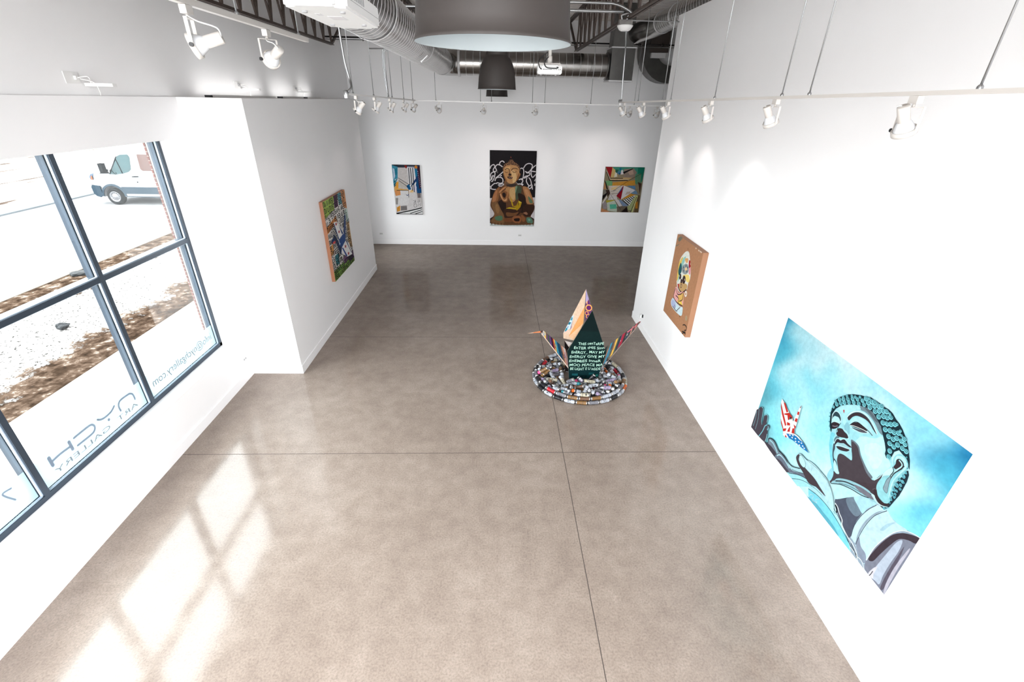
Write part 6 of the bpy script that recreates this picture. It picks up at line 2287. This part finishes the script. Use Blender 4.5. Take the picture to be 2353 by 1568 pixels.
for i, (x, az, tl) in enumerate([(-1.345, 60, 64), (-.296, 95, 64), (.936, 92, 64), (2.158, 86, 64), (3.193, 90, 64), (3.86, 96, 64)]):
    spot(x, 12.19, 4.251, az, tl, 'pale track spotlight facing the back wall, %s from the left' % ORD[i], 'spotlights on the back track', 50, 42)
spot(-1.65, 3.03, 4.72, 196, 72, 'white track spotlight at upper left, nearer one with cord arched to its side', 'spotlights on the upper left track', 30)
spot(-1.65, 3.99, 4.72, 142, 66, 'white track spotlight at upper left, farther one on the short track', 'spotlights on the upper left track', 30)

# ------------------------------------------------------------------ pendant lamps
def pendant(x, y, zr_, label):
    t = tag(empty('pendant_lamp', (x, y, zr_)), label, 'pendant lamp', 'big dome pendant lamps')
    out = [(.293, .0), (.296, .006), (.290, .012), (.286, .06), (.277, .16), (.262, .26), (.238, .34), (.205, .40), (.172, .435), (.160, .45)]
    mb = MB(); mb.lathe(out, 48); mb.build('lamp_shade', LAMP_GREY, t)
    inn = [(.293, .0), (.284, .008), (.280, .06), (.271, .16), (.256, .255), (.232, .335), (.20, .39), (.165, .43), (0, .44)]
    mb = MB(); mb.lathe(inn[::-1], 48); o = mb.build('shade_lining', LAMP_IN, t); o['label'] = 'white inside of the shade'
    mb = MB(); mb.lathe([(.160, .448), (.158, .47), (.158, .82), (.150, .84), (.05, .85), (0, .85)], 40); mb.build('lamp_neck', LAMP_GREY, t)
    mb = MB(); mb.sweep([(0, 0, .85), (0, 0, ZC - zr_ - .06)], .012, 8); mb.build('stem', LAMP_GREY, t)
    mb = MB(); mb.lathe([(0, .20), (.04, .21), (.062, .26), (.05, .33), (.03, .38), (.03, .43)], 20); mb.build('bulb', BULB, t)
pendant(-.012, 2.06, 4.490, 'grey dome pendant lamp hanging largest at the top of the view')
pendant(.012, 8.05, 4.452, 'grey dome pendant lamp in the middle of the row')
pendant(.020, 14.05, 4.398, 'grey dome pendant lamp farthest away near the back wall')

# ------------------------------------------------------------------ projectors
def projector(loc, w, dp, h, pole_top, label, rot=0.0, full=True):
    t = tag(empty('projector', loc, rot), label, 'projector', 'ceiling projectors')
    # origin: middle of the underside; back panel faces -y
    bm = bmesh.new(); bmesh.ops.create_cube(bm, size=1)
    for v in bm.verts: v.co = V((v.co.x * w, v.co.y * dp, (v.co.z + .5) * h))
    bmesh.ops.bevel(bm, geom=[e for e in bm.edges if abs(e.verts[0].co.z - e.verts[1].co.z) > .01], offset=min(.09, w * .16), segments=5, affect='EDGES')
    bmesh.ops.bevel(bm, geom=[e for e in bm.edges if abs(e.calc_face_angle(0)) > .6], offset=.010, segments=2, affect='EDGES')
    me = bpy.data.meshes.new('body'); bm.to_mesh(me); bm.free(); me.materials.append(WHITE_PLASTIC)
    inst('body', me, t)
    mb = MB(); mb.box(-w / 2 - .001, w / 2 + .001, -dp / 2 + .05, dp / 2 - .05, h * .40, h * .425); mb.build('body_seam', GREY_PLASTIC, t)
    mb = MB()
    mb.box(-w * .36, w * .36, -dp / 2 - .003, -dp / 2 + .02, h * .42, h * .86); o = mb.build('back_panel', WHITE_PLASTIC, t)
    mb = MB()
    for k in range(6): mb.box(-w * .30 + k * .018, -w * .30 + k * .018 + .012, -dp / 2 - .005, -dp / 2, h * .46, h * .54)
    for k in range(6): mb.box(w * .02 + k * .022, w * .02 + k * .022 + .010, -dp / 2 - .005, -dp / 2, h * .46, h * .53)
    mb.box(w * .25, w * .33, -dp / 2 - .006, -dp / 2, h * .62, h * .80)
    for k in range(4): mb.box(-w * .12 + k * .02, -w * .12 + k * .02 + .007, -dp / 2 - .005, -dp / 2, h * .60, h * .65)
    mb.build('socket', BLACK, o)
    mb = MB(); mb.lathe([(.045, 0), (.048, .012), (.040, .02), (.034, .012), (0, .006)], 24, Matrix.Translation((w * .22, dp / 2 - .004, h * .5)) @ Matrix.Rotation(-PI / 2, 4, 'X')); mb.build('lens', BLACK, t)
    mb = MB()
    for a, b in ((-.32, .28), (.30, .26), (-.30, -.30), (.32, -.30)): mb.lathe([(.014, 0), (.014, -.008), (0, -.008)], 12, Matrix.Translation((w * a, dp * b, 0)))
    mb.build('foot', GREY_PLASTIC, t)
    mb = MB(); mb.box(-w * .10, w * .16, -dp * .10, dp * .05, -.0012, 0); mb.box(-w * .22, -w * .14, -dp * .2, -dp * .12, -.0012, 0); o = mb.build('underside_label', pmat('label_grey', rgb(206, 204, 206), .6), t)
    mb = MB()
    for k in range(7): mb.box(w / 2, w / 2 + .002, -dp * .30 + k * .035, -dp * .30 + k * .035 + .022, h * .5, h * .8)
    mb.build('side_vent', GREY_PLASTIC, t)
    mb = MB(); mb.box(-.12, .12, -.02, .02, h + .012, h + .026)
    for s in (-1, 1): mb.bar((s * .115, 0, h + .022), (s * .135, 0, h), .03, .012, up=(0, 1, 0))
    mb.sweep([(0, 0, h + .02), (0, 0, h + .10)], .03, 12); mb.build('ceiling_bracket', WHITE_METAL, t)
    mb = MB(); mb.sweep([(0, 0, h + .09), (0, 0, pole_top - loc[2])], .020, 12); mb.build('mount_pole', WHITE_METAL, t)
    if full:
        for pts in ([(-.03, -.02, h + .14), (-.13, -.04, h + .06), (-.14, -dp / 2 - .03, h * .8), (-.11, -dp / 2 - .012, h * .5)], [(-.02, -.02, h + .09), (-.07, -.08, h + .03), (-.05, -dp / 2 - .03, h * .7), (.06, -dp / 2 - .02, h * .62), (w * .29, -dp / 2 - .006, h * .66)]):
            mb = MB(); mb.sweep(bezier_pts(pts, 8), .006, 8); mb.build('cable', BLACK, t)
    return t
projector((.662, 6.62, 4.605), .300, .26, .095, ZC, 'white ceiling projector in front of the duct, its sockets facing us')
projector((-.872, 3.08, 4.682), .305, .80, .108, ZC, 'white ceiling projector at the top left beside the duct', full=False)

# ------------------------------------------------------------------ ducts
def spiral(mb, path, r, pitch, seam=.006, n=28):
    """smooth tube lengths with a raised seam between them, its highlight painted in as a pale colour"""
    P = [V(p) for p in path]
    for a, b in zip(P[:-1], P[1:]):
        L = (b - a).length; d = (b - a) / L
        k = max(1, int(L / pitch)); st = L / k
        for i in range(k):
            s0 = a + d * (st * i)
            mb.mi = 0; mb.sweep([s0 + d * .006, s0 + d * st], r, n, caps=False)
            mb.mi = 1; mb.sweep([s0, s0 + d * .001, s0 + d * .005, s0 + d * .006], [r, r + seam, r + seam, r], n, caps=False)
    mb.mi = 0
duct = tag(empty('round_duct', (-1.25, 6, 5.08)), 'big round spiral metal duct turning across in front of back wall', 'duct')
D0 = V(duct.location)
def dbuild(name, mb, m):
    o = mb.build(name, [m, GALV_SEAM]); o.parent = duct; o.matrix_parent_inverse = Matrix.Translation(-D0); return o
DZ, DR = 5.07, .262
mb = MB(); spiral(mb, [(-1.25, YN + .05, DZ + .02), (-1.25, 12.22, DZ)], DR, .13, .002); dbuild('duct_run', mb, GALV)
for y in (4.35, 5.55, 8.6):
    mb = MB(); mb.lathe([(DR + .008, -.02), (DR + .012, -.018), (DR + .012, .018), (DR + .008, .02)], 32, Matrix.Translation((-1.25, y, DZ + .01)) @ Matrix.Rotation(PI / 2, 4, 'X')); dbuild('band', mb, PIPE_BLACK if y < 5 else GALV_SEAM)
mb = MB(); el = [(-1.25 + .36 * (1 - math.cos(a)), 12.22 + .36 * math.sin(a), DZ) for a in [PI / 2 * k / 4 for k in range(5)]]; mb.sweep(el, DR + .004, 28, caps=False); dbuild('duct_elbow', mb, GALV)
mb = MB(); mb.lathe([(DR, -.03), (DR + .022, -.022), (DR + .022, .022), (DR, .03)], 32, Matrix.Translation((-.87, 12.58, DZ)) @ Matrix.Rotation(PI / 2, 4, 'Y')); dbuild('flange', mb, GALV_SEAM)
mb = MB(); spiral(mb, [(-.87, 12.58, DZ), (2.62, 12.58, DZ)], DR - .008, .165, .003); dbuild('duct_run', mb, GALV)
mb = MB(); mb.lathe([(DR - .01, -.02), (DR + .03, -.015), (DR + .03, .015), (DR - .01, .02)], 32, Matrix.Translation((2.61, 12.58, DZ)) @ Matrix.Rotation(PI / 2, 4, 'Y')); dbuild('flange', mb, GALV_DULL)
mb = MB(); mb.box(-.06, .06, -.05, .09, 0, .012); mb.box(-.07, -.06, -.05, .09, -.008, .02)
o = mb.build('access_hatch', GALV_SEAM); o.parent = duct; o.matrix_local = Matrix.Translation(V((-1.06, 8.05, DZ - .24)) - D0) @ Matrix.Rotation(-.7, 4, 'Y')
# hanger straps of the duct
for y in (3.2, 7.4, 10.6):
    mb = MB(); mb.bar((-1.25 - DR, y, DZ), (-1.25 - DR, y, ZC - .02), .03, .004); mb.bar((-1.25 + DR, y, DZ), (-1.25 + DR, y, ZC - .02), .03, .004); dbuild('hanger_strap', mb, GALV_DULL)

pl = tag(empty('plenum_box', (2.93, 12.62, 4.77)), 'square sheet metal plenum box at the right end of the duct', 'duct')
mb = MB(); mb.box(-.27, .27, -.28, .30, 0, .68); mb.build('box', GALV_DULL, pl)
mb = MB()
for z in (0.0, .67): mb.box(-.285, .285, -.295, .315, z - .012, z + .012)
mb.build('flange', GALV_SEAM, pl)
mb = MB(); mb.box(-.24, .22, -.20, .24, .69, ZC - 4.79); mb.build('riser', GALV_DULL, pl)
sd = tag(empty('round_duct', (3.45, 10, 5.80)), 'smaller round spiral duct rising over the top of the right wall', 'duct')
S0 = V(sd.location)
mb = MB(); spiral(mb, [(3.50, 11.5, 5.83), (3.50, YN + .05, 5.83)], .20, .12, .002); o = mb.build('duct_run', [GALV, GALV_SEAM]); o.parent = sd; o.matrix_parent_inverse = Matrix.Translation(-S0)
mb = MB(); mb.sweep(bezier_pts([(3.17, 12.55, 5.72), (3.30, 12.3, 5.76), (3.46, 11.95, 5.80), (3.50, 11.5, 5.83)], 4), .20, 28, caps=False); o = mb.build('duct_elbow', GALV); o.parent = sd; o.matrix_parent_inverse = Matrix.Translation(-S0)
for y, r in ((11.5, .212), (10.6, .208)):
    mb = MB(); mb.lathe([(r - .01, -.02), (r, -.015), (r, .015), (r - .01, .02)], 28, Matrix.Translation((3.50, y, 5.83)) @ Matrix.Rotation(PI / 2, 4, 'X')); o = mb.build('band', GALV_SEAM); o.parent = sd; o.matrix_parent_inverse = Matrix.Translation(-S0)
# square elbow duct against the back wall
jd = tag(empty('square_duct', (4.3, 14.5, 4.82)), 'square duct dropping down the back wall and curving right behind the right wall', 'duct')
J0 = V(jd.location)
RTN = pmat('duct_interior', rgb(70, 62, 58), .5, metal=.4)
arc = lambda r, cx, cz, n=8: [(cx - r * math.cos(a), cz - r * math.sin(a)) for a in [PI / 2 * k / n for k in range(n + 1)]]
outer = [(3.93, 6.26)] + arc(.78, 4.71, 5.60 - .0) + [(5.6, 4.82)]
inner = [(5.6, 5.24)] + arc(.38, 4.71 - .0, 5.62)[::-1] + [(4.33, 6.26)]
mb = MB(); mb.prism(outer + inner, lambda x, z: V((x, 14.95, z)) - J0, lambda x, z: V((x, 14.40, z)) - J0); mb.build('duct_run', GALV_DULL, jd, recalc=True)
mb = MB(); mb.box(4.16 - 4.3, 4.54 - 4.3, 14.30 - 14.5, 14.40 - 14.5, 5.40 - 4.82, 5.52 - 4.82); mb.build('collar', GALV_SEAM, jd)
mb = MB(); mb.box(4.10 - 4.3, 4.60 - 4.3, 14.31 - 14.5, 14.40 - 14.5, 5.53 - 4.82, 6.24 - 4.82); mb.build('dark_riser', RTN, jd)

# ------------------------------------------------------------------ pipes and conduits
t = tag(empty('sprinkler_pipe', (0, 13.62, 5.62)), 'black sprinkler pipe crossing the whole hall before the back wall', 'pipe')
mb = MB(); mb.sweep([(-4.22, 0, 0), (5.4, 0, .01)], .019, 12); mb.build('pipe', PIPE_BLACK, t)
mb = MB(); mb.sweep([(-4.22, -.01, -.052), (5.4, -.01, -.042)], .009, 8); mb.build('pipe_highlight', CONDUIT, t)  # thin bright rod stands in for the white highlight along the black pipe
for x in (-3.3, .9, 4.2):
    mb = MB(); mb.sweep([(x - .035, 0, 0), (x + .035, 0, 0)], .028, 12); mb.lathe([(.012, -.075), (.012, .06)], 8, Matrix.Translation((x, 0, 0)), (True, True)); mb.build('coupling', PIPE_BLACK, t)
def conduit(name, pts, r, label, m=CONDUIT, smooth=True):
    q = bezier_pts(pts, 6) if smooth else pts
    o = V(pts[0]); mb = MB(); mb.sweep([V(p) - o for p in q], r, 10)
    t = mb.build(name, m); t.location = o
    tag(t, label, 'conduit')
    return t
conduit('conduit', [(-1.9, 8.4, 5.625), (.2, 8.4, 5.627), (1.5, 8.4, 5.632), (1.80, 8.4, 5.62), (2.0, 8.4, 5.55), (2.06, 8.4, 5.50)], .020, 'steel conduit bending down to the emergency light, upper of two')
conduit('conduit', [(-1.9, 8.5, 5.535), (0, 8.5, 5.537), (1.6, 8.5, 5.545), (1.97, 8.5, 5.547)], .022, 'straight steel conduit above the middle of the hall, lower of two')
conduit('conduit', [(2.15, 9.3, 5.545), (2.7, 9.3, 5.546), (3.10, 9.3, 5.546)], .010, 'thin steel conduit running to the top of the right wall')
conduit('conduit', [(2.02, 8.45, 5.36), (2.12, 8.9, 5.30), (2.30, 9.6, 5.27), (2.36, 9.82, 5.15), (2.39, 9.88, 4.7), (2.41, 9.89, 4.40), (2.41, 9.88, 4.345)], .013, 'steel conduit dropping to the far end of the right wall track')
conduit('conduit', [(-1.90, 6.70, ZC), (-1.905, 6.72, 5.3), (-1.900, 6.76, 4.75), (-1.875, 6.80, 4.52), (-1.845, 6.74, 4.42), (-1.875, 6.70, 4.375), (-1.9, 6.70, 4.345)], .014, 'steel conduit dropping to the near end of the far left track')
for k, dx in enumerate((0, .03, .055)):
    conduit('conduit', [(-1.93 + dx, 9.42, 5.02), (-1.96 + dx, 9.42, 5.05), (-1.98 + dx * .6, 9.42, 4.95), (-1.975 + dx * .6, 9.42, 4.6), (-1.95 + dx * .2, 9.42, 4.40), (-1.93, 9.42, 4.33)], .008, '%s thin flexible conduit looped down to the far left track' % ('leftmost', 'middle', 'rightmost')[k])
t = conduit('conduit', [(-2.22, 9.5, 5.062), (-1.6, 9.5, 5.072), (-1.2, 9.5, 5.07)], .010, 'short level steel conduit above the far left track', smooth=False)
# emergency light with its box under the right joist
t = tag(empty('emergency_light', (1.96, 8.36, 5.325)), 'white emergency light under the right joist where the conduits meet', 'emergency light')
mb = MB(); mb.lathe([(.05, -.045), (.085, -.03), (.115, .012), (.12, .02), (.12, .03), (0, .032)], 24); mb.build('lamp_bowl', WHITE_PLASTIC, t)
mb = MB(); mb.lathe([(0, -.047), (.05, -.045)], 20); mb.build('lamp_lens', BULB, t)
mb = MB(); mb.box(-.10, .10, -.04, .04, .04, .10); mb.build('junction_box', GALV, t)
mb = MB(); mb.sweep([(.02, .02, .10), (.05, .05, .16), (.10, .06, .18)], .014, 8); mb.sweep([(-.05, .02, .10), (-.06, .05, .16), (.06, .06, .20)], .010, 8); mb.build('connector', GALV_SEAM, t)
# metal clip boxes at the ends of the tracks
for p, lab in (((2.40, 9.95, 4.335), 'round grey feed box at the far end of the right track'), ((-1.9, 6.66, 4.352), 'small grey feed box at the near end of the far left track')):
    t = tag(empty('track_feed', p), lab, 'electrical box')
    mb = MB(); mb.lathe([(.03, -.02), (.032, .02), (.02, .03), (0, .03)], 14); mb.build('feed_box', ROD, t)
    mb = MB(); mb.box(-.018, .018, -.03, .03, -.06, -.022); mb.build('end_cap', WHITE_PLASTIC, t)

# ------------------------------------------------------------------ sockets and ledge lights
def outlet(loc, nrm, label, w=.115, h=.072, plug=False, switch=False):
    n = V(nrm); u = V((0, 0, 1)).cross(n)
    M = Matrix((u, V((0, 0, 1)), n)).transposed().to_4x4(); M.translation = V(loc)
    t = empty('wall_outlet' if not switch else 'wall_switch'); t.matrix_world = M
    tag(t, label, 'wall outlet' if not switch else 'wall switch')
    mb = MB(); mb.box(-w / 2, w / 2, -h / 2, h / 2, 0, .006); mb.build('cover_plate', WHITE_PLASTIC, t)
    mb = MB()
    if switch: mb.box(-.006, .006, -.012, .012, .006, .016)
    else:
        for a in (-.024, .024):
            mb.lathe([(.016, .0065), (.0165, .008), (0, .0085)], 14, Matrix.Translation((a if w > h else 0, a if w <= h else 0, 0)))
    mb.build('toggle' if switch else 'socket_face', WHITE_PLASTIC if switch else GREY_PLASTIC, t)
    if plug:
        mb = MB(); mb.box(-.075, -.012, -.035, .03, .006, .06); mb.build('plug_adapter', WHITE_PLASTIC, t)
        mb = MB(); mb.box(.002, .018, -.02, .045, .006, .03); mb.build('plug', BLACK, t)
    return t
outlet((-3.775, YB - .001, .341), (0, -1, 0), 'small wall outlet low on the back wall near its left end')
outlet((.805, YB - .001, .337), (0, -1, 0), 'small wall outlet low on the back wall beneath the statue canvas')
outlet((XR - .001, 8.71, .325), (-1, 0, 0), 'wall outlet with plugged adapters at the far end of right wall', plug=True)
outlet((XL + .001, 6.82, .369), (1, 0, 0), 'white wall outlet below the window by the corner')
outlet((-4.096, YP - .001, 1.397), (0, -1, 0), 'white wall switch on the pale return wall beside window', w=.07, h=.115, switch=True)

for i, (y, z, near) in enumerate(((5.43, 4.425, True), (8.75, 4.448, False), (11.17, 4.449, False))):
    lab = ('white outlet and power supply above the window ledge', 'white outlet and power supply on upper left wall, middle of three', 'white outlet and power supply on upper left wall, farthest of three')[i]
    t = tag(empty('power_supply', (-4.25, y, z)), lab, 'power supply')
    mb = MB(); mb.box(0, .006, -.10, .08, -.055, .05); mb.build('cover_plate', WHITE_PLASTIC, t)
    mb = MB(); mb.box(.006, .03, .01, .05, -.02, .015); mb.build('plug', GREY_PLASTIC if not near else WHITE_PLASTIC, t)
    mb = MB(); mb.box(.02, .30, .10, .16, -.075, -.045); mb.build('driver_box', WHITE_PLASTIC, t)
    mb = MB(); mb.sweep(bezier_pts([(.03, .03, 0), (.10, .07, .01), (.09, .10, -.04), (.06, .11, -.06)], 8), .005, 6); mb.build('cable', WHITE_PLASTIC, t)
    mb = MB(); mb.sweep(bezier_pts([(.04, .04, -.01), (.12, .10, -.04), (.12, .14, -.12), (.10, .16, 4.27 - z)], 8), .005, 6); mb.build('cable', WHITE_PLASTIC, t)
for i, (y0, y1) in enumerate(((7.50, 9.62), (9.92, 11.0), (11.2, 12.05))):
    t = tag(empty('ledge_light', (-4.06, (y0 + y1) / 2, ZL)), 'low white light strip on the left wall ledge, %s from the camera' % ORD[i], 'light strip', 'light strips on the ledge')
    L = (y1 - y0) / 2
    mb = MB(); mb.box(-.03, .03, -L, L, 0, .010); mb.box(.026, .03, -L, L, .010, .032); mb.build('housing', WHITE_PLASTIC, t)
    mb = MB(); mb.box(-.028, .020, -L + .02, L - .02, .010, .013); mb.build('light_strip', LED, t)
    mb = MB(); mb.box(-.04, .04, -L - .06, -L, 0, .03); mb.build('end_cap', BLACK, t)

# ------------------------------------------------------------------ light and camera
w = bpy.data.worlds.new('World'); scene.world = w; w.use_nodes = True
bg = w.node_tree.nodes['Background']
bg.inputs[0].default_value = (.98, .99, 1.0, 1); bg.inputs[1].default_value = SKY_K
def portal(loc, direction, sx, sy):
    L = bpy.data.lights.new('daylight_portal', 'AREA'); L.shape = 'RECTANGLE'; L.size = sx; L.size_y = sy
    o = bpy.data.objects.new('daylight_portal', L); COL.objects.link(o)
    o.location = loc; o.rotation_euler = V(direction).to_track_quat('-Z', 'Y').to_euler()
    L.cycles.is_portal = True
portal((-4.60, 2.75, 2.24), (1, 0, 0), 8.0, 3.1)
portal((-4.60, 13.9, 2.24), (1, 0, 0), .75, 3.1)
portal((-1.25, YN - .31, 3.1), (0, 1, 0), 5.5, 5.6)

cam = bpy.data.cameras.new('Camera'); co = bpy.data.objects.new('Camera', cam); COL.objects.link(co)
cam.sensor_width = 36; cam.lens = 1052.65 / 2353 * 36; cam.clip_start = .05; cam.clip_end = 500
p, yw, r = math.radians(27.65), math.radians(2.347), math.radians(1.2665)
fwd = V((0, math.cos(p), -math.sin(p))); up_ = V((0, math.sin(p), math.cos(p))); rt_ = V((1, 0, 0))
r2 = rt_ * math.cos(r) + up_ * math.sin(r); u2 = -rt_ * math.sin(r) + up_ * math.cos(r)
Z = Matrix.Rotation(-yw, 3, 'Z')
M = Matrix((Z @ r2, Z @ u2, -(Z @ fwd))).transposed().to_4x4(); M.translation = (0, 0, 4.3)
co.matrix_world = M
scene.camera = co
scene.view_settings.view_transform = 'Standard'
scene.view_settings.look = 'None'
scene.view_settings.gamma = 1
scene.view_settings.use_curve_mapping = False
scene.view_settings.exposure = EXPOSURE
cy = scene.cycles
cy.max_bounces = 7; cy.diffuse_bounces = 5; cy.glossy_bounces = 3; cy.transparent_max_bounces = 12
cy.caustics_reflective = False; cy.caustics_refractive = False
cy.sample_clamp_indirect = 6
cy.use_denoising = True
